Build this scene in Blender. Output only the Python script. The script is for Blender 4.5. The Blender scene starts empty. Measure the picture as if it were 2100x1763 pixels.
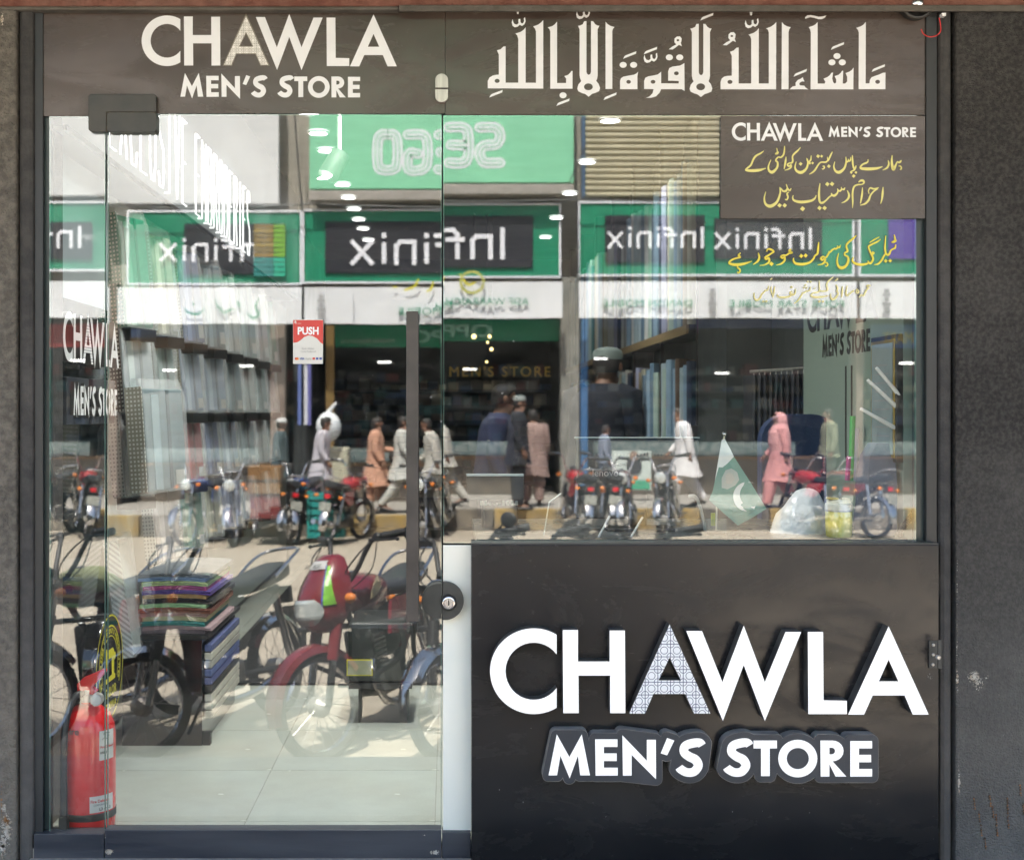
import bpy, bmesh, math, random
from mathutils import Vector, Matrix
from mathutils.geometry import tessellate_polygon
random.seed(11)
SC = bpy.context.scene
COL = SC.collection
rad = math.radians

# ------------------------------------------------------------------ camera, sky, sun, exposure
D, S, CX, CY, EZ = 4.0, 680.0, 920.0, 845.0, 1.257     # camera distance, pixels per metre at the glass, eye point
FZ, GZ, WZ = -0.04, -0.80, -0.44                        # shop floor, road, far walkway
cam_d = bpy.data.cameras.new("camera")
cam = bpy.data.objects.new("camera", cam_d)
COL.objects.link(cam)
cam.location = (0, -D, EZ)
cam.rotation_euler = (rad(90), 0, 0)
cam_d.sensor_width = 36
cam_d.lens = 36 * D / (2100 / S)
cam_d.shift_x = 130 / 2100
cam_d.shift_y = -36.5 / 2100
cam_d.clip_start = 0.05
cam_d.clip_end = 500
cam_d.dof.use_dof = True
cam_d.dof.focus_distance = 4.05
cam_d.dof.aperture_fstop = 4.6
SC.camera = cam

SUN_EL, SUN_AZ = 62, -12          # sun stands high behind the shop
world = bpy.data.worlds.new("World")
SC.world = world
world.use_nodes = True
wn = world.node_tree
sky = wn.nodes.new("ShaderNodeTexSky")
sky.sky_type = 'NISHITA'
sky.sun_disc = False
sky.sun_elevation = rad(SUN_EL)
sky.sun_rotation = rad(SUN_AZ)
sky.dust_density = 4.0
bg = wn.nodes["Background"]
bg.inputs[1].default_value = 0.13
wn.links.new(sky.outputs[0], bg.inputs[0])
sd = bpy.data.lights.new("sun", 'SUN')
sun = bpy.data.objects.new("sun", sd)
COL.objects.link(sun)
sd.energy = 4.5
sd.angle = rad(1.6)
sd.color = (1.0, 0.955, 0.89)
el, az = rad(SUN_EL), rad(SUN_AZ)
sdir = Vector((math.sin(az) * math.cos(el), math.cos(az) * math.cos(el), math.sin(el)))
sun.rotation_euler = sdir.to_track_quat('Z', 'Y').to_euler()
sun.location = (0, 0, 30)
SC.view_settings.view_transform = 'Standard'
SC.view_settings.look = 'None'
SC.view_settings.gamma = 1
SC.view_settings.use_curve_mapping = False
SC.view_settings.exposure = 2.5
cy = SC.cycles
cy.max_bounces = 9
cy.diffuse_bounces = 4
cy.glossy_bounces = 5
cy.transparent_max_bounces = 16
cy.transmission_bounces = 4
cy.caustics_reflective = False
cy.caustics_refractive = False
cy.sample_clamp_indirect = 4.0
cy.use_denoising = True
cy.use_adaptive_sampling = True
cy.adaptive_threshold = 0.015

# ------------------------------------------------------------------ small library
def K(y): return S * D / (D + y)
def W(px, py, y=0.0):
    k = K(y); return Vector(((px - CX) / k, y, EZ + (CY - py) / k))
def R(px, py, d):
    k = K(d); return Vector(((px - CX) / k, -d, EZ + (CY - py) / k))

_mats = {}
def mat(name, c, rough=0.6, metal=0.0, c2=None, scale=6.0, detail=4.0, bump=0.0, bscale=None, spec=0.5,
        coat=0.0, emis=None, estr=0.0, stretch=(1, 1, 1), contrast=(0.35, 0.65), rvar=0.0, trans=0.0, sub=0.0):
    if name in _mats: return _mats[name]
    m = bpy.data.materials.new(name)
    m.use_nodes = True
    nt = m.node_tree; N = nt.nodes; L = nt.links
    p = N["Principled BSDF"]
    c = tuple(c) + (1,) if len(c) == 3 else c
    p.inputs["Base Color"].default_value = c
    p.inputs["Roughness"].default_value = rough
    p.inputs["Metallic"].default_value = metal
    p.inputs["Specular IOR Level"].default_value = spec
    p.inputs["Coat Weight"].default_value = coat
    p.inputs["Coat Roughness"].default_value = 0.06
    if trans: p.inputs["Transmission Weight"].default_value = trans
    if emis:
        p.inputs["Emission Color"].default_value = tuple(emis) + (1,)
        p.inputs["Emission Strength"].default_value = estr
    if c2 or bump or rvar:
        tc = N.new("ShaderNodeTexCoord"); mp = N.new("ShaderNodeMapping")
        mp.inputs["Scale"].default_value = stretch
        L.new(tc.outputs["Object"], mp.inputs[0])
        n1 = N.new("ShaderNodeTexNoise")
        n1.inputs["Scale"].default_value = scale; n1.inputs["Detail"].default_value = detail
        L.new(mp.outputs[0], n1.inputs["Vector"])
        rmp = N.new("ShaderNodeMapRange")
        rmp.inputs[1].default_value, rmp.inputs[2].default_value = contrast
        L.new(n1.outputs[0], rmp.inputs[0])
        if c2:
            mx = N.new("ShaderNodeMix"); mx.data_type = 'RGBA'
            mx.inputs[6].default_value = c; mx.inputs[7].default_value = tuple(c2) + (1,)
            L.new(rmp.outputs[0], mx.inputs[0]); L.new(mx.outputs[2], p.inputs["Base Color"])
        if rvar:
            r2 = N.new("ShaderNodeMapRange")
            r2.inputs[3].default_value = rough; r2.inputs[4].default_value = min(1, rough + rvar)
            L.new(rmp.outputs[0], r2.inputs[0]); L.new(r2.outputs[0], p.inputs["Roughness"])
        if bump:
            n2 = N.new("ShaderNodeTexNoise")
            n2.inputs["Scale"].default_value = bscale or scale * 6; n2.inputs["Detail"].default_value = 3
            L.new(mp.outputs[0], n2.inputs["Vector"])
            b = N.new("ShaderNodeBump"); b.inputs["Strength"].default_value = bump
            b.inputs["Distance"].default_value = 0.01
            L.new(n2.outputs[0], b.inputs["Height"]); L.new(b.outputs[0], p.inputs["Normal"])
    _mats[name] = m
    return m

def flat(c, rough=0.55, **k):
    key = "paint_" + "_".join("%02x" % int(max(0, min(1, x)) * 255) for x in c) + "_%d" % int(rough * 100) + ("m" if k.get('metal') else "")
    kk = dict(c2=tuple(x * 0.86 for x in c), scale=9, rvar=0.08); kk.update(k)
    return mat(key, c, rough, **kk)

class MB:
    def __init__(s): s.v = []; s.f = []; s.m = []; s.cur = 0
    def q(s, pts, m=None):
        b = len(s.v); s.v += [tuple(p) for p in pts]; s.f.append(tuple(range(b, b + len(pts)))); s.m.append(s.cur if m is None else m); return s
    def box(s, a, b, M=None):
        x0, y0, z0 = a; x1, y1, z1 = b
        P = [Vector(p) for p in ((x0,y0,z0),(x1,y0,z0),(x1,y1,z0),(x0,y1,z0),(x0,y0,z1),(x1,y0,z1),(x1,y1,z1),(x0,y1,z1))]
        if M is not None: P = [M @ p for p in P]
        n = len(s.v); s.v += [tuple(p) for p in P]
        for f in ((0,3,2,1),(4,5,6,7),(0,1,5,4),(1,2,6,5),(2,3,7,6),(3,0,4,7)):
            s.f.append(tuple(n + i for i in f)); s.m.append(s.cur)
        return s
    def loft(s, rings, caps=True, closed=True):
        n = len(s.v); k = len(rings[0])
        for r in rings: s.v += [tuple(p) for p in r]
        for i in range(len(rings) - 1):
            for j in range(k if closed else k - 1):
                a = n + i * k + j; b = n + i * k + (j + 1) % k
                s.f.append((a, b, b + k, a + k)); s.m.append(s.cur)
        if caps:
            s.f.append(tuple(n + j for j in reversed(range(k)))); s.m.append(s.cur)
            e = n + (len(rings) - 1) * k
            s.f.append(tuple(e + j for j in range(k))); s.m.append(s.cur)
        return s
    def tube(s, pts, r, n=8, caps=True, M=None, flatten=1.0):
        pts = [Vector(p) for p in pts]
        if M is not None: pts = [M @ p for p in pts]
        rs = r if isinstance(r, (list, tuple)) else [r] * len(pts)
        rings = []; up = None
        for i, p in enumerate(pts):
            t = (pts[min(i + 1, len(pts) - 1)] - pts[max(i - 1, 0)]).normalized()
            if up is None:
                up = Vector((0, 0, 1)) if abs(t.z) < 0.9 else Vector((1, 0, 0))
            a = t.cross(up)
            if a.length < 1e-5: a = t.orthogonal()
            a.normalize(); b = a.cross(t).normalized(); up = b
            rings.append([p + (a * math.cos(2*math.pi*j/n) + b * math.sin(2*math.pi*j/n) * flatten) * rs[i] for j in range(n)])
        return s.loft(rings, caps)
    def lathe(s, prof, M=None, n=20, caps=True):
        rings = []
        for r, z in prof:
            ring = [Vector((r*math.cos(2*math.pi*j/n), r*math.sin(2*math.pi*j/n), z)) for j in range(n)]
            rings.append([M @ p for p in ring] if M is not None else ring)
        return s.loft(rings, caps)
    def ball(s, c, r, n=12, M=None, m=8):
        c = Vector(c); r = Vector(r) if not isinstance(r, (int, float)) else Vector((r, r, r))
        rings = []
        for i in range(m + 1):
            a = -math.pi/2 + math.pi * i / m; rr = max(math.cos(a), 0.02)
            ring = [c + Vector((r.x*rr*math.cos(2*math.pi*j/n), r.y*rr*math.sin(2*math.pi*j/n), r.z*math.sin(a))) for j in range(n)]
            rings.append([M @ p for p in ring] if M is not None else ring)
        return s.loft(rings)
    def solid(s, loops, mapf, nv=None):
        L3 = [[mapf(*p) for p in lp] for lp in loops]
        n = len(s.v); flatp = [p for lp in L3 for p in lp]
        s.v += [tuple(p) for p in flatp]
        tris = tessellate_polygon(L3)
        for t in tris: s.f.append(tuple(n + i for i in t)); s.m.append(s.cur)
        if nv is not None:
            nb = len(s.v); s.v += [tuple(p + nv) for p in flatp]
            o = 0
            for lp in L3:
                for j in range(len(lp)):
                    a = o + j; b = o + (j + 1) % len(lp)
                    s.f.append((n + a, n + b, nb + b, nb + a)); s.m.append(s.cur + 1 if s.side else s.cur)
                o += len(lp)
            for t in tris: s.f.append(tuple(nb + i for i in reversed(t))); s.m.append(s.cur + 1 if s.side else s.cur)
        return s
    side = False
    def build(s, name, m, parent=None, smooth=False, bevel=0, loc=None):
        me = bpy.data.meshes.new(name)
        me.from_pydata(s.v, [], s.f)
        ms = m if isinstance(m, (list, tuple)) else [m]
        for x in ms: me.materials.append(x)
        if len(ms) > 1: me.polygons.foreach_set("material_index", s.m)
        bm = bmesh.new(); bm.from_mesh(me)
        bmesh.ops.recalc_face_normals(bm, faces=bm.faces)
        bm.to_mesh(me); bm.free()
        o = bpy.data.objects.new(name, me)
        COL.objects.link(o)
        if smooth:
            me.polygons.foreach_set("use_smooth", [True] * len(me.polygons))
            me.set_sharp_from_angle(angle=rad(42))
        if parent: o.parent = parent
        if loc is not None: o.location = loc
        if bevel:
            b = o.modifiers.new("bevel", 'BEVEL'); b.width = bevel; b.segments = 2; b.limit_method = 'ANGLE'; b.angle_limit = rad(40)
        return o

def tag(o, label=None, cat=None, group=None, kind=None):
    if label: o["label"] = label
    if cat: o["category"] = cat
    if group: o["group"] = group
    if kind: o["kind"] = kind
    return o
def thing(name, label, cat, loc=(0, 0, 0), rz=0.0, group=None):
    o = bpy.data.objects.new(name, None); COL.objects.link(o)
    o.empty_display_size = 0.1
    o.location = loc; o.rotation_euler = (0, 0, rz)
    return tag(o, label, cat, group)
def struct(o): return tag(o, kind='structure')
def stuff(o): return tag(o, kind='stuff')
def kids(o): return [c for c in COL.objects if c.parent == o]
def copy_tree(o, loc=None, rz=None, label=None, group=None):
    def rec(src, par):
        c = src.copy(); COL.objects.link(c); c.parent = par
        for ch in kidmap.get(src.name, []): rec(ch, c)
        return c
    kidmap = {}
    for c in list(COL.objects):
        if c.parent: kidmap.setdefault(c.parent.name, []).append(c)
    c = rec(o, None)
    if loc is not None: c.location = loc
    if rz is not None: c.rotation_euler = (c.rotation_euler[0], c.rotation_euler[1], rz)
    if label: c["label"] = label
    if group: c["group"] = group
    return c
def pbox(mb, x0, y0, x1, y1, ya, yb):
    """box whose front face (nearest the street, depth ya) covers the given picture rectangle"""
    a = W(x0, y1, ya); b = W(x1, y0, ya)
    return mb.box((a.x, ya, a.z), (b.x, yb, b.z))
def catmull(pts, n=6):
    out = []
    P = [pts[0]] + list(pts) + [pts[-1]]
    for i in range(1, len(P) - 2):
        p0, p1, p2, p3 = P[i-1], P[i], P[i+1], P[i+2]
        for k in range(n):
            t = k / n
            out.append(tuple(0.5*((2*p1[a]) + (-p0[a]+p2[a])*t + (2*p0[a]-5*p1[a]+4*p2[a]-p3[a])*t*t + (-p0[a]+3*p1[a]-3*p2[a]+p3[a])*t**3) for a in range(len(p1))))
    out.append(tuple(pts[-1]))
    return out
def ribbon(pts, n=6):
    P = catmull(pts, n); Lf = []; Rt = []
    for i, p in enumerate(P):
        a = P[max(i-1, 0)]; b = P[min(i+1, len(P)-1)]
        dx, dy = b[0]-a[0], b[1]-a[1]; l = math.hypot(dx, dy) or 1
        w = max(p[2], 1.5) / 2
        Lf.append((p[0] - dy/l*w, p[1] + dx/l*w)); Rt.append((p[0] + dy/l*w, p[1] - dx/l*w))
    return Lf, Rt
def ell(cx, cy_, rx, ry, n=20, a0=0, a1=360):
    return [(cx + rx*math.cos(rad(a0 + (a1-a0)*i/n)), cy_ + ry*math.sin(rad(a0 + (a1-a0)*i/n))) for i in range(n if a1-a0 == 360 else n + 1)]
def rrect(x0, y0, x1, y1, r, n=5):
    out = []
    for cx_, cy_, a in ((x1-r, y0+r, -90), (x1-r, y1-r, 0), (x0+r, y1-r, 90), (x0+r, y0+r, 180)):
        out += [(cx_ + r*math.cos(rad(a+90*i/n)), cy_ + r*math.sin(rad(a+90*i/n))) for i in range(n+1)]
    return out
def textmesh(txt, size, m, name, parent, M, offset=0.0, extrude=0.0, spacing=1.0, shear=0, width=None):
    cu = bpy.data.curves.new("lettering", 'FONT'); cu.body = txt; cu.size = size; cu.offset = offset; cu.extrude = extrude
    cu.space_character = spacing; cu.resolution_u = 3; cu.shear = shear
    t = bpy.data.objects.new("lettering", cu); COL.objects.link(t)
    bpy.context.view_layer.update()
    dg = bpy.context.evaluated_depsgraph_get()
    me = bpy.data.meshes.new_from_object(t.evaluated_get(dg))
    COL.objects.unlink(t); bpy.data.objects.remove(t)
    xs = [v.co.x for v in me.vertices]
    if width and xs:
        w = max(xs) - min(xs); f = width / w; x0 = min(xs)
        for v in me.vertices: v.co.x = (v.co.x - x0) * f
    me.materials.clear(); me.materials.append(m); me.transform(M)
    o = bpy.data.objects.new(name, me); COL.objects.link(o); o.parent = parent
    return o
def strokes(mb, lst, mapf, base, step=0.00012, wk=1.0, wadd=0.0):
    """calligraphy: each pen stroke a flat sliver lying a hair proud of the one before"""
    for i, st in enumerate(lst):
        off = Vector((0, base - step * (i % 7), 0))
        if st[0] == 'd':
            _, x, y, r = st
            lp = [(x-r, y+r*0.1), (x-r*0.1, y-r), (x+r, y-r*0.1), (x+r*0.1, y+r)]
            mb.q([mapf(*p) + off for p in lp]); continue
        Lf, Rt = ribbon([(p[0], p[1], p[2]*wk + wadd) for p in st], 5)
        n = len(mb.v)
        mb.v += [tuple(mapf(*p) + off) for p in Lf] + [tuple(mapf(*p) + off) for p in Rt]; k = len(Lf)
        for j in range(k-1):
            mb.f.append((n+j, n+j+1, n+k+j+1, n+k+j)); mb.m.append(mb.cur)
    return mb

# ------------------------------------------------------------------ materials
def glass_mat(name, tint, f0):
    m = bpy.data.materials.new(name); m.use_nodes = True
    nt = m.node_tree; N = nt.nodes; L = nt.links; N.clear()
    out = N.new("ShaderNodeOutputMaterial"); mix = N.new("ShaderNodeMixShader")
    tr = N.new("ShaderNodeBsdfTransparent"); tr.inputs[0].default_value = tint + (1,)
    gl = N.new("ShaderNodeBsdfGlossy"); gl.inputs["Roughness"].default_value = 0.0
    gl.inputs["Color"].default_value = (0.97, 1.0, 0.985, 1)
    g = N.new("ShaderNodeNewGeometry"); dp = N.new("ShaderNodeVectorMath"); dp.operation = 'DOT_PRODUCT'
    L.new(g.outputs["Normal"], dp.inputs[0]); L.new(g.outputs["Incoming"], dp.inputs[1])
    ab = N.new("ShaderNodeMath"); ab.operation = 'ABSOLUTE'; L.new(dp.outputs["Value"], ab.inputs[0])
    om = N.new("ShaderNodeMath"); om.operation = 'SUBTRACT'; om.inputs[0].default_value = 1; L.new(ab.outputs[0], om.inputs[1])
    pw = N.new("ShaderNodeMath"); pw.operation = 'POWER'; pw.inputs[1].default_value = 5; L.new(om.outputs[0], pw.inputs[0])
    ma = N.new("ShaderNodeMath"); ma.operation = 'MULTIPLY_ADD'; ma.inputs[1].default_value = 1-f0; ma.inputs[2].default_value = f0
    L.new(pw.outputs[0], ma.inputs[0])
    L.new(ma.outputs[0], mix.inputs[0]); L.new(tr.outputs[0], mix.inputs[1]); L.new(gl.outputs[0], mix.inputs[2])
    # very slight waviness of float glass
    tc = N.new("ShaderNodeTexCoord"); nz = N.new("ShaderNodeTexNoise"); nz.inputs["Scale"].default_value = 1.3
    nz.inputs["Detail"].default_value = 0
    L.new(tc.outputs["Object"], nz.inputs["Vector"])
    bp = N.new("ShaderNodeBump"); bp.inputs["Strength"].default_value = 0.12; bp.inputs["Distance"].default_value = 0.002
    L.new(nz.outputs[0], bp.inputs["Height"]); L.new(bp.outputs[0], gl.inputs["Normal"])
    # film of street dust with wiped streaks
    df = N.new("ShaderNodeBsdfDiffuse"); df.inputs[0].default_value = (0.55, 0.54, 0.50, 1)
    mp = N.new("ShaderNodeMapping"); mp.inputs["Rotation"].default_value = (0, rad(35), 0); mp.inputs["Scale"].default_value = (1, 1, 5)
    n2 = N.new("ShaderNodeTexNoise"); n2.inputs["Scale"].default_value = 3.5; n2.inputs["Detail"].default_value = 9; n2.inputs["Roughness"].default_value = 0.72; n2.inputs["Distortion"].default_value = 0.8
    L.new(tc.outputs["Object"], mp.inputs[0]); L.new(mp.outputs[0], n2.inputs["Vector"])
    mr = N.new("ShaderNodeMapRange"); mr.inputs[1].default_value = 0.42; mr.inputs[2].default_value = 0.78; mr.inputs[3].default_value = 0.002; mr.inputs[4].default_value = 0.045
    L.new(n2.outputs[0], mr.inputs[0])
    m2 = N.new("ShaderNodeMixShader"); L.new(mr.outputs[0], m2.inputs[0]); L.new(mix.outputs[0], m2.inputs[1]); L.new(df.outputs[0], m2.inputs[2])
    L.new(m2.outputs[0], out.inputs[0])
    return m
def clear_mat(name, tint, amount, rough=0.05, col=(1, 1, 1)):
    """thin clear plastic: mostly see-through with a sheen and a little milkiness"""
    m = bpy.data.materials.new(name); m.use_nodes = True
    nt = m.node_tree; N = nt.nodes; L = nt.links; N.clear()
    out = N.new("ShaderNodeOutputMaterial"); mix = N.new("ShaderNodeMixShader"); mix.inputs[0].default_value = amount
    tr = N.new("ShaderNodeBsdfTransparent"); tr.inputs[0].default_value = tint + (1,)
    p = N.new("ShaderNodeBsdfPrincipled"); p.inputs["Base Color"].default_value = col + (1,); p.inputs["Roughness"].default_value = rough
    tc = N.new("ShaderNodeTexCoord"); nz = N.new("ShaderNodeTexNoise"); nz.inputs["Scale"].default_value = 26
    L.new(tc.outputs["Object"], nz.inputs["Vector"])
    bp = N.new("ShaderNodeBump"); bp.inputs["Strength"].default_value = 0.9; bp.inputs["Distance"].default_value = 0.01
    L.new(nz.outputs[0], bp.inputs["Height"]); L.new(bp.outputs[0], p.inputs["Normal"])
    L.new(tr.outputs[0], mix.inputs[1]); L.new(p.outputs[0], mix.inputs[2]); L.new(mix.outputs[0], out.inputs[0])
    return m
F0 = 0.15
M_GLASS = glass_mat("float_glass", (0.93, 0.965, 0.95), F0)
M_EDGE = mat("glass_edge", (0.05, 0.12, 0.1), 0.15, c2=(0.16, 0.25, 0.22), scale=3, stretch=(1, 1, 0.4))
M_CLEAR = clear_mat("clear_wrap", (0.93, 0.96, 0.96), 0.24)
M_TINT = clear_mat("sticker_film", (0.8, 0.8, 0.8), 0.72, 0.4, (0.045, 0.05, 0.05))
M_ACRYL = clear_mat("clear_acrylic", (0.9, 0.94, 0.93), 0.12, 0.05, (0.8, 0.85, 0.85))
# brown vinyl film, dusty with rubbed streaks
M_FILM = mat("brown_vinyl", (0.052, 0.039, 0.032), 0.25, c2=(0.078, 0.060, 0.050), scale=2.2, stretch=(1, 1, 2.2), bump=0.03, bscale=300, rvar=0.2, spec=0.45)
M_PANEL = mat("black_bronze_panel", (0.010, 0.011, 0.013), 0.20, c2=(0.017, 0.0175, 0.019), scale=3.2, detail=9, bump=0.02, bscale=260, rvar=0.12, spec=0.4, contrast=(0.3, 0.75))
M_FRAME = mat("black_frame", (0.016, 0.019, 0.021), 0.35, c2=(0.028, 0.031, 0.033), scale=8, stretch=(1, 1, 0.2), rvar=0.2)
M_RAIL = mat("rail_metal", (0.028, 0.033, 0.045), 0.35, c2=(0.055, 0.06, 0.072), scale=4, stretch=(0.4, 1, 4), rvar=0.25, bump=0.05, bscale=60)
M_FIT = mat("fitting_metal", (0.045, 0.047, 0.045), 0.42, c2=(0.07, 0.07, 0.065), scale=16, bump=0.04, bscale=200, rvar=0.15, metal=0.3)
M_HAND = mat("handle_metal", (0.05, 0.045, 0.043), 0.38, c2=(0.085, 0.075, 0.068), scale=9, metal=0.35, bump=0.05, bscale=220, rvar=0.15)
M_STEEL = mat("brushed_steel", (0.55, 0.53, 0.49), 0.35, metal=0.45, c2=(0.42, 0.40, 0.37), scale=30, stretch=(6, 1, 0.5))
M_CHROME = mat("chrome", (0.72, 0.73, 0.75), 0.12, metal=1.0, c2=(0.5, 0.5, 0.5), scale=7)
M_WHITE = mat("white_acrylic", (0.86, 0.87, 0.88), 0.28, c2=(0.82, 0.83, 0.84), scale=3)
M_PRINT = mat("white_print", (0.80, 0.82, 0.84), 0.5, c2=(0.75, 0.77, 0.79), scale=6)
M_YEL = mat("yellow_print", (0.72, 0.66, 0.22), 0.5, c2=(0.66, 0.60, 0.18), scale=12)
M_YEL2 = mat("bright_yellow_print", (0.78, 0.64, 0.05), 0.5, c2=(0.70, 0.58, 0.05), scale=12)
M_YEL3 = mat("pale_yellow_print", (0.75, 0.70, 0.35), 0.5, c2=(0.70, 0.62, 0.25), scale=12)
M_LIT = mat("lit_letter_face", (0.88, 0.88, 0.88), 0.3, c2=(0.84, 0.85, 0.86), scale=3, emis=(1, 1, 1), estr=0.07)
M_RETURN = mat("letter_return", (0.05, 0.05, 0.052), 0.5, c2=(0.12, 0.115, 0.105), scale=14, bump=0.1, bscale=80)
M_PLATE = mat("letter_backing", (0.030, 0.036, 0.046), 0.42, c2=(0.045, 0.05, 0.06), scale=8, rvar=0.1)
M_PLEDGE = mat("backing_edge", (0.16, 0.16, 0.155), 0.5, c2=(0.3, 0.29, 0.27), scale=20)
M_MINT = mat("painted_glass", (0.90, 0.92, 0.84), 0.12, c2=(0.88, 0.91, 0.83), scale=1.0, coat=0.5)
M_BLACK = mat("black_plastic", (0.015, 0.015, 0.016), 0.4, c2=(0.03, 0.03, 0.03), scale=12, rvar=0.15)
M_RUBBER = mat("tyre_rubber", (0.02, 0.02, 0.02), 0.75, c2=(0.05, 0.047, 0.042), scale=22, bump=0.15, bscale=90)

def smudge(m, scale, lo, hi, add, base):
    """wipe marks and hand grease: patches where the sheen is duller"""
    nt = m.node_tree; N = nt.nodes; L = nt.links; p = N["Principled BSDF"]
    tc = N.new("ShaderNodeTexCoord"); mp = N.new("ShaderNodeMapping"); mp.inputs["Rotation"].default_value = (0, rad(24), 0); mp.inputs["Scale"].default_value = (1, 1, 2.6)
    n = N.new("ShaderNodeTexNoise"); n.inputs["Scale"].default_value = scale; n.inputs["Detail"].default_value = 10; n.inputs["Roughness"].default_value = 0.7; n.inputs["Distortion"].default_value = 0.6
    L.new(tc.outputs["Object"], mp.inputs[0]); L.new(mp.outputs[0], n.inputs["Vector"])
    r = N.new("ShaderNodeMapRange"); r.inputs[1].default_value = lo; r.inputs[2].default_value = hi; r.inputs[3].default_value = base; r.inputs[4].default_value = base + add
    L.new(n.outputs[0], r.inputs[0]); L.new(r.outputs[0], p.inputs["Roughness"])
smudge(M_PANEL, 2.6, 0.42, 0.72, 0.26, 0.17)
smudge(M_FILM, 3.0, 0.42, 0.72, 0.25, 0.20)

def lattice_mat(name, line, face, sc_):
    m = mat(name, face, 0.4)
    nt = m.node_tree; N = nt.nodes; L = nt.links; p = N["Principled BSDF"]
    tc = N.new("ShaderNodeTexCoord"); mp = N.new("ShaderNodeMapping"); mp.inputs["Rotation"].default_value = (0, 0, 0)
    sx = N.new("ShaderNodeSeparateXYZ"); cb = N.new("ShaderNodeCombineXYZ")
    L.new(tc.outputs["Object"], sx.inputs[0]); L.new(sx.outputs[0], cb.inputs[0]); L.new(sx.outputs[2], cb.inputs[1])
    L.new(cb.outputs[0], mp.inputs[0])
    def vor(rot, feat, lo, hi, s2):
        m2 = N.new("ShaderNodeMapping"); m2.inputs["Rotation"].default_value = (0, 0, rad(rot)); L.new(mp.outputs[0], m2.inputs[0])
        v = N.new("ShaderNodeTexVoronoi"); v.voronoi_dimensions = '2D'; v.feature = feat
        v.inputs["Scale"].default_value = s2; v.inputs["Randomness"].default_value = 0
        L.new(m2.outputs[0], v.inputs["Vector"])
        c = N.new("ShaderNodeMath"); c.operation = 'COMPARE'; c.inputs[1].default_value = lo; c.inputs[2].default_value = hi
        L.new(v.outputs["Distance"], c.inputs[0]); return c
    a = vor(45, 'F1', 0.40, 0.034, sc_); b = vor(0, 'DISTANCE_TO_EDGE', 0.0, 0.028, sc_ * 0.707)
    mx = N.new("ShaderNodeMath"); mx.operation = 'MAXIMUM'; L.new(a.outputs[0], mx.inputs[0]); L.new(b.outputs[0], mx.inputs[1])
    mm = N.new("ShaderNodeMix"); mm.data_type = 'RGBA'; mm.inputs[6].default_value = tuple(face) + (1,); mm.inputs[7].default_value = tuple(line) + (1,)
    L.new(mx.outputs[0], mm.inputs[0]); L.new(mm.outputs[2], p.inputs["Base Color"])
    return m
M_LATB = lattice_mat("lattice_face_navy", (0.03, 0.05, 0.12), (0.86, 0.87, 0.88), 38)
M_LATG = lattice_mat("lattice_face_grey", (0.20, 0.19, 0.15), (0.78, 0.77, 0.73), 72)
M_LAT_EDGE = mat("lattice_border", (0.17, 0.15, 0.11), 0.5, c2=(0.2, 0.18, 0.14), scale=8)

# ------------------------------------------------------------------ logo lettering outlines (one drawing, reused at every size)
def _S(x):
    return ('r', [(x+92, 558, 32), (x+82, 547, 34), (x+55, 549, 36), (x+27, 560, 35), (x+22, 585, 34), (x+42, 603, 36), (x+66, 616, 37), (x+77, 640, 35), (x+60, 664, 35), (x+33, 667, 34), (x+10, 655, 34), (x+2, 646, 32)])
CH = [
    ('C', [[ell(295, 288, 178, 177, 40, 58.5, 301.5) + ell(295, 288, 115, 118, 28, 324, 36)]]),
    ('H', [[[(413,118),(475,118),(475,248),(604,248),(604,120),(666,120),(668,461),(606,461),(606,306),(477,306),(478,461),(415,461)]]]),
    ('A', [[[(848,95),(1014,463),(948,463),(912,382),(782,382),(748,463),(683,463)], [(848,232),(803,326),(895,326)]]]),
    ('W', [[[(916,122),(980,122),(1063,333),(1150,100),(1236,333),(1320,126),(1384,126),(1236,493),(1150,262),(1065,493)]]]),
    ('L', [[[(1411,126),(1473,126),(1475,408),(1570,410),(1570,465),(1413,465)]]]),
    ('A', [[[(1740,103),(1903,467),(1838,467),(1805,388),(1675,388),(1640,467),(1575,467)], [(1740,240),(1700,330),(1780,330)]]]),
]
MS = [
    ('M', [[[(388,679),(420,513),(469,605),(517,513),(549,679),(511,679),(502,600),(470,691),(434,600),(421,679)]]]),
    ('E', [[[(569,533),(656,533),(656,564),(603,564),(603,590),(653,590),(653,621),(603,621),(603,648),(657,648),(657,680),(571,680)]]]),
    ('N', [[[(675,517),(770,620),(770,535),(805,535),(806,695),(711,596),(711,680),(677,680)]]]),
    ("'", [[[(849,528),(877,538),(849,598),(824,590)]]]),
    ('S', [_S(893)]),
    ('S', [_S(1078)]),
    ('T', [[[(1185,538),(1276,538),(1276,570),(1248,570),(1248,682),(1214,682),(1214,570),(1185,570)]]]),
    ('O', [[ell(1357, 611, 76, 76, 36), ell(1357, 611, 43, 43, 30)]]),
    ('R', [[[(1445,538),(1492,538)] + ell(1492, 580, 43, 42, 10, -90, 90)[1:] + [(1546,684),(1504,684),(1480,634),(1480,684),(1446,684)], [(1480,567),(1480,594)] + [(1480,594.2)][:0] + list(reversed(ell(1488, 580.5, 14, 13.5, 8, -90, 90)))]]),
    ('E', [[[(1561,540),(1646,540),(1646,570),(1595,570),(1595,596),(1642,596),(1642,626),(1595,626),(1595,653),(1646,653),(1646,684),(1561,684)]]]),
]
def glyph_loops(g):
    if g[0] == 'r':
        Lf, Rt = ribbon(g[1], 5); return [Lf + list(reversed(Rt))]
    return g
def amap(sx0, sx1, dx0, dx1, sy0, sy1, dy0, dy1):
    ax = (dx1-dx0)/(sx1-sx0); ay = (dy1-dy0)/(sy1-sy0)
    return lambda x, y: (dx0 + (x-sx0)*ax, dy0 + (y-sy0)*ay)
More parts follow.
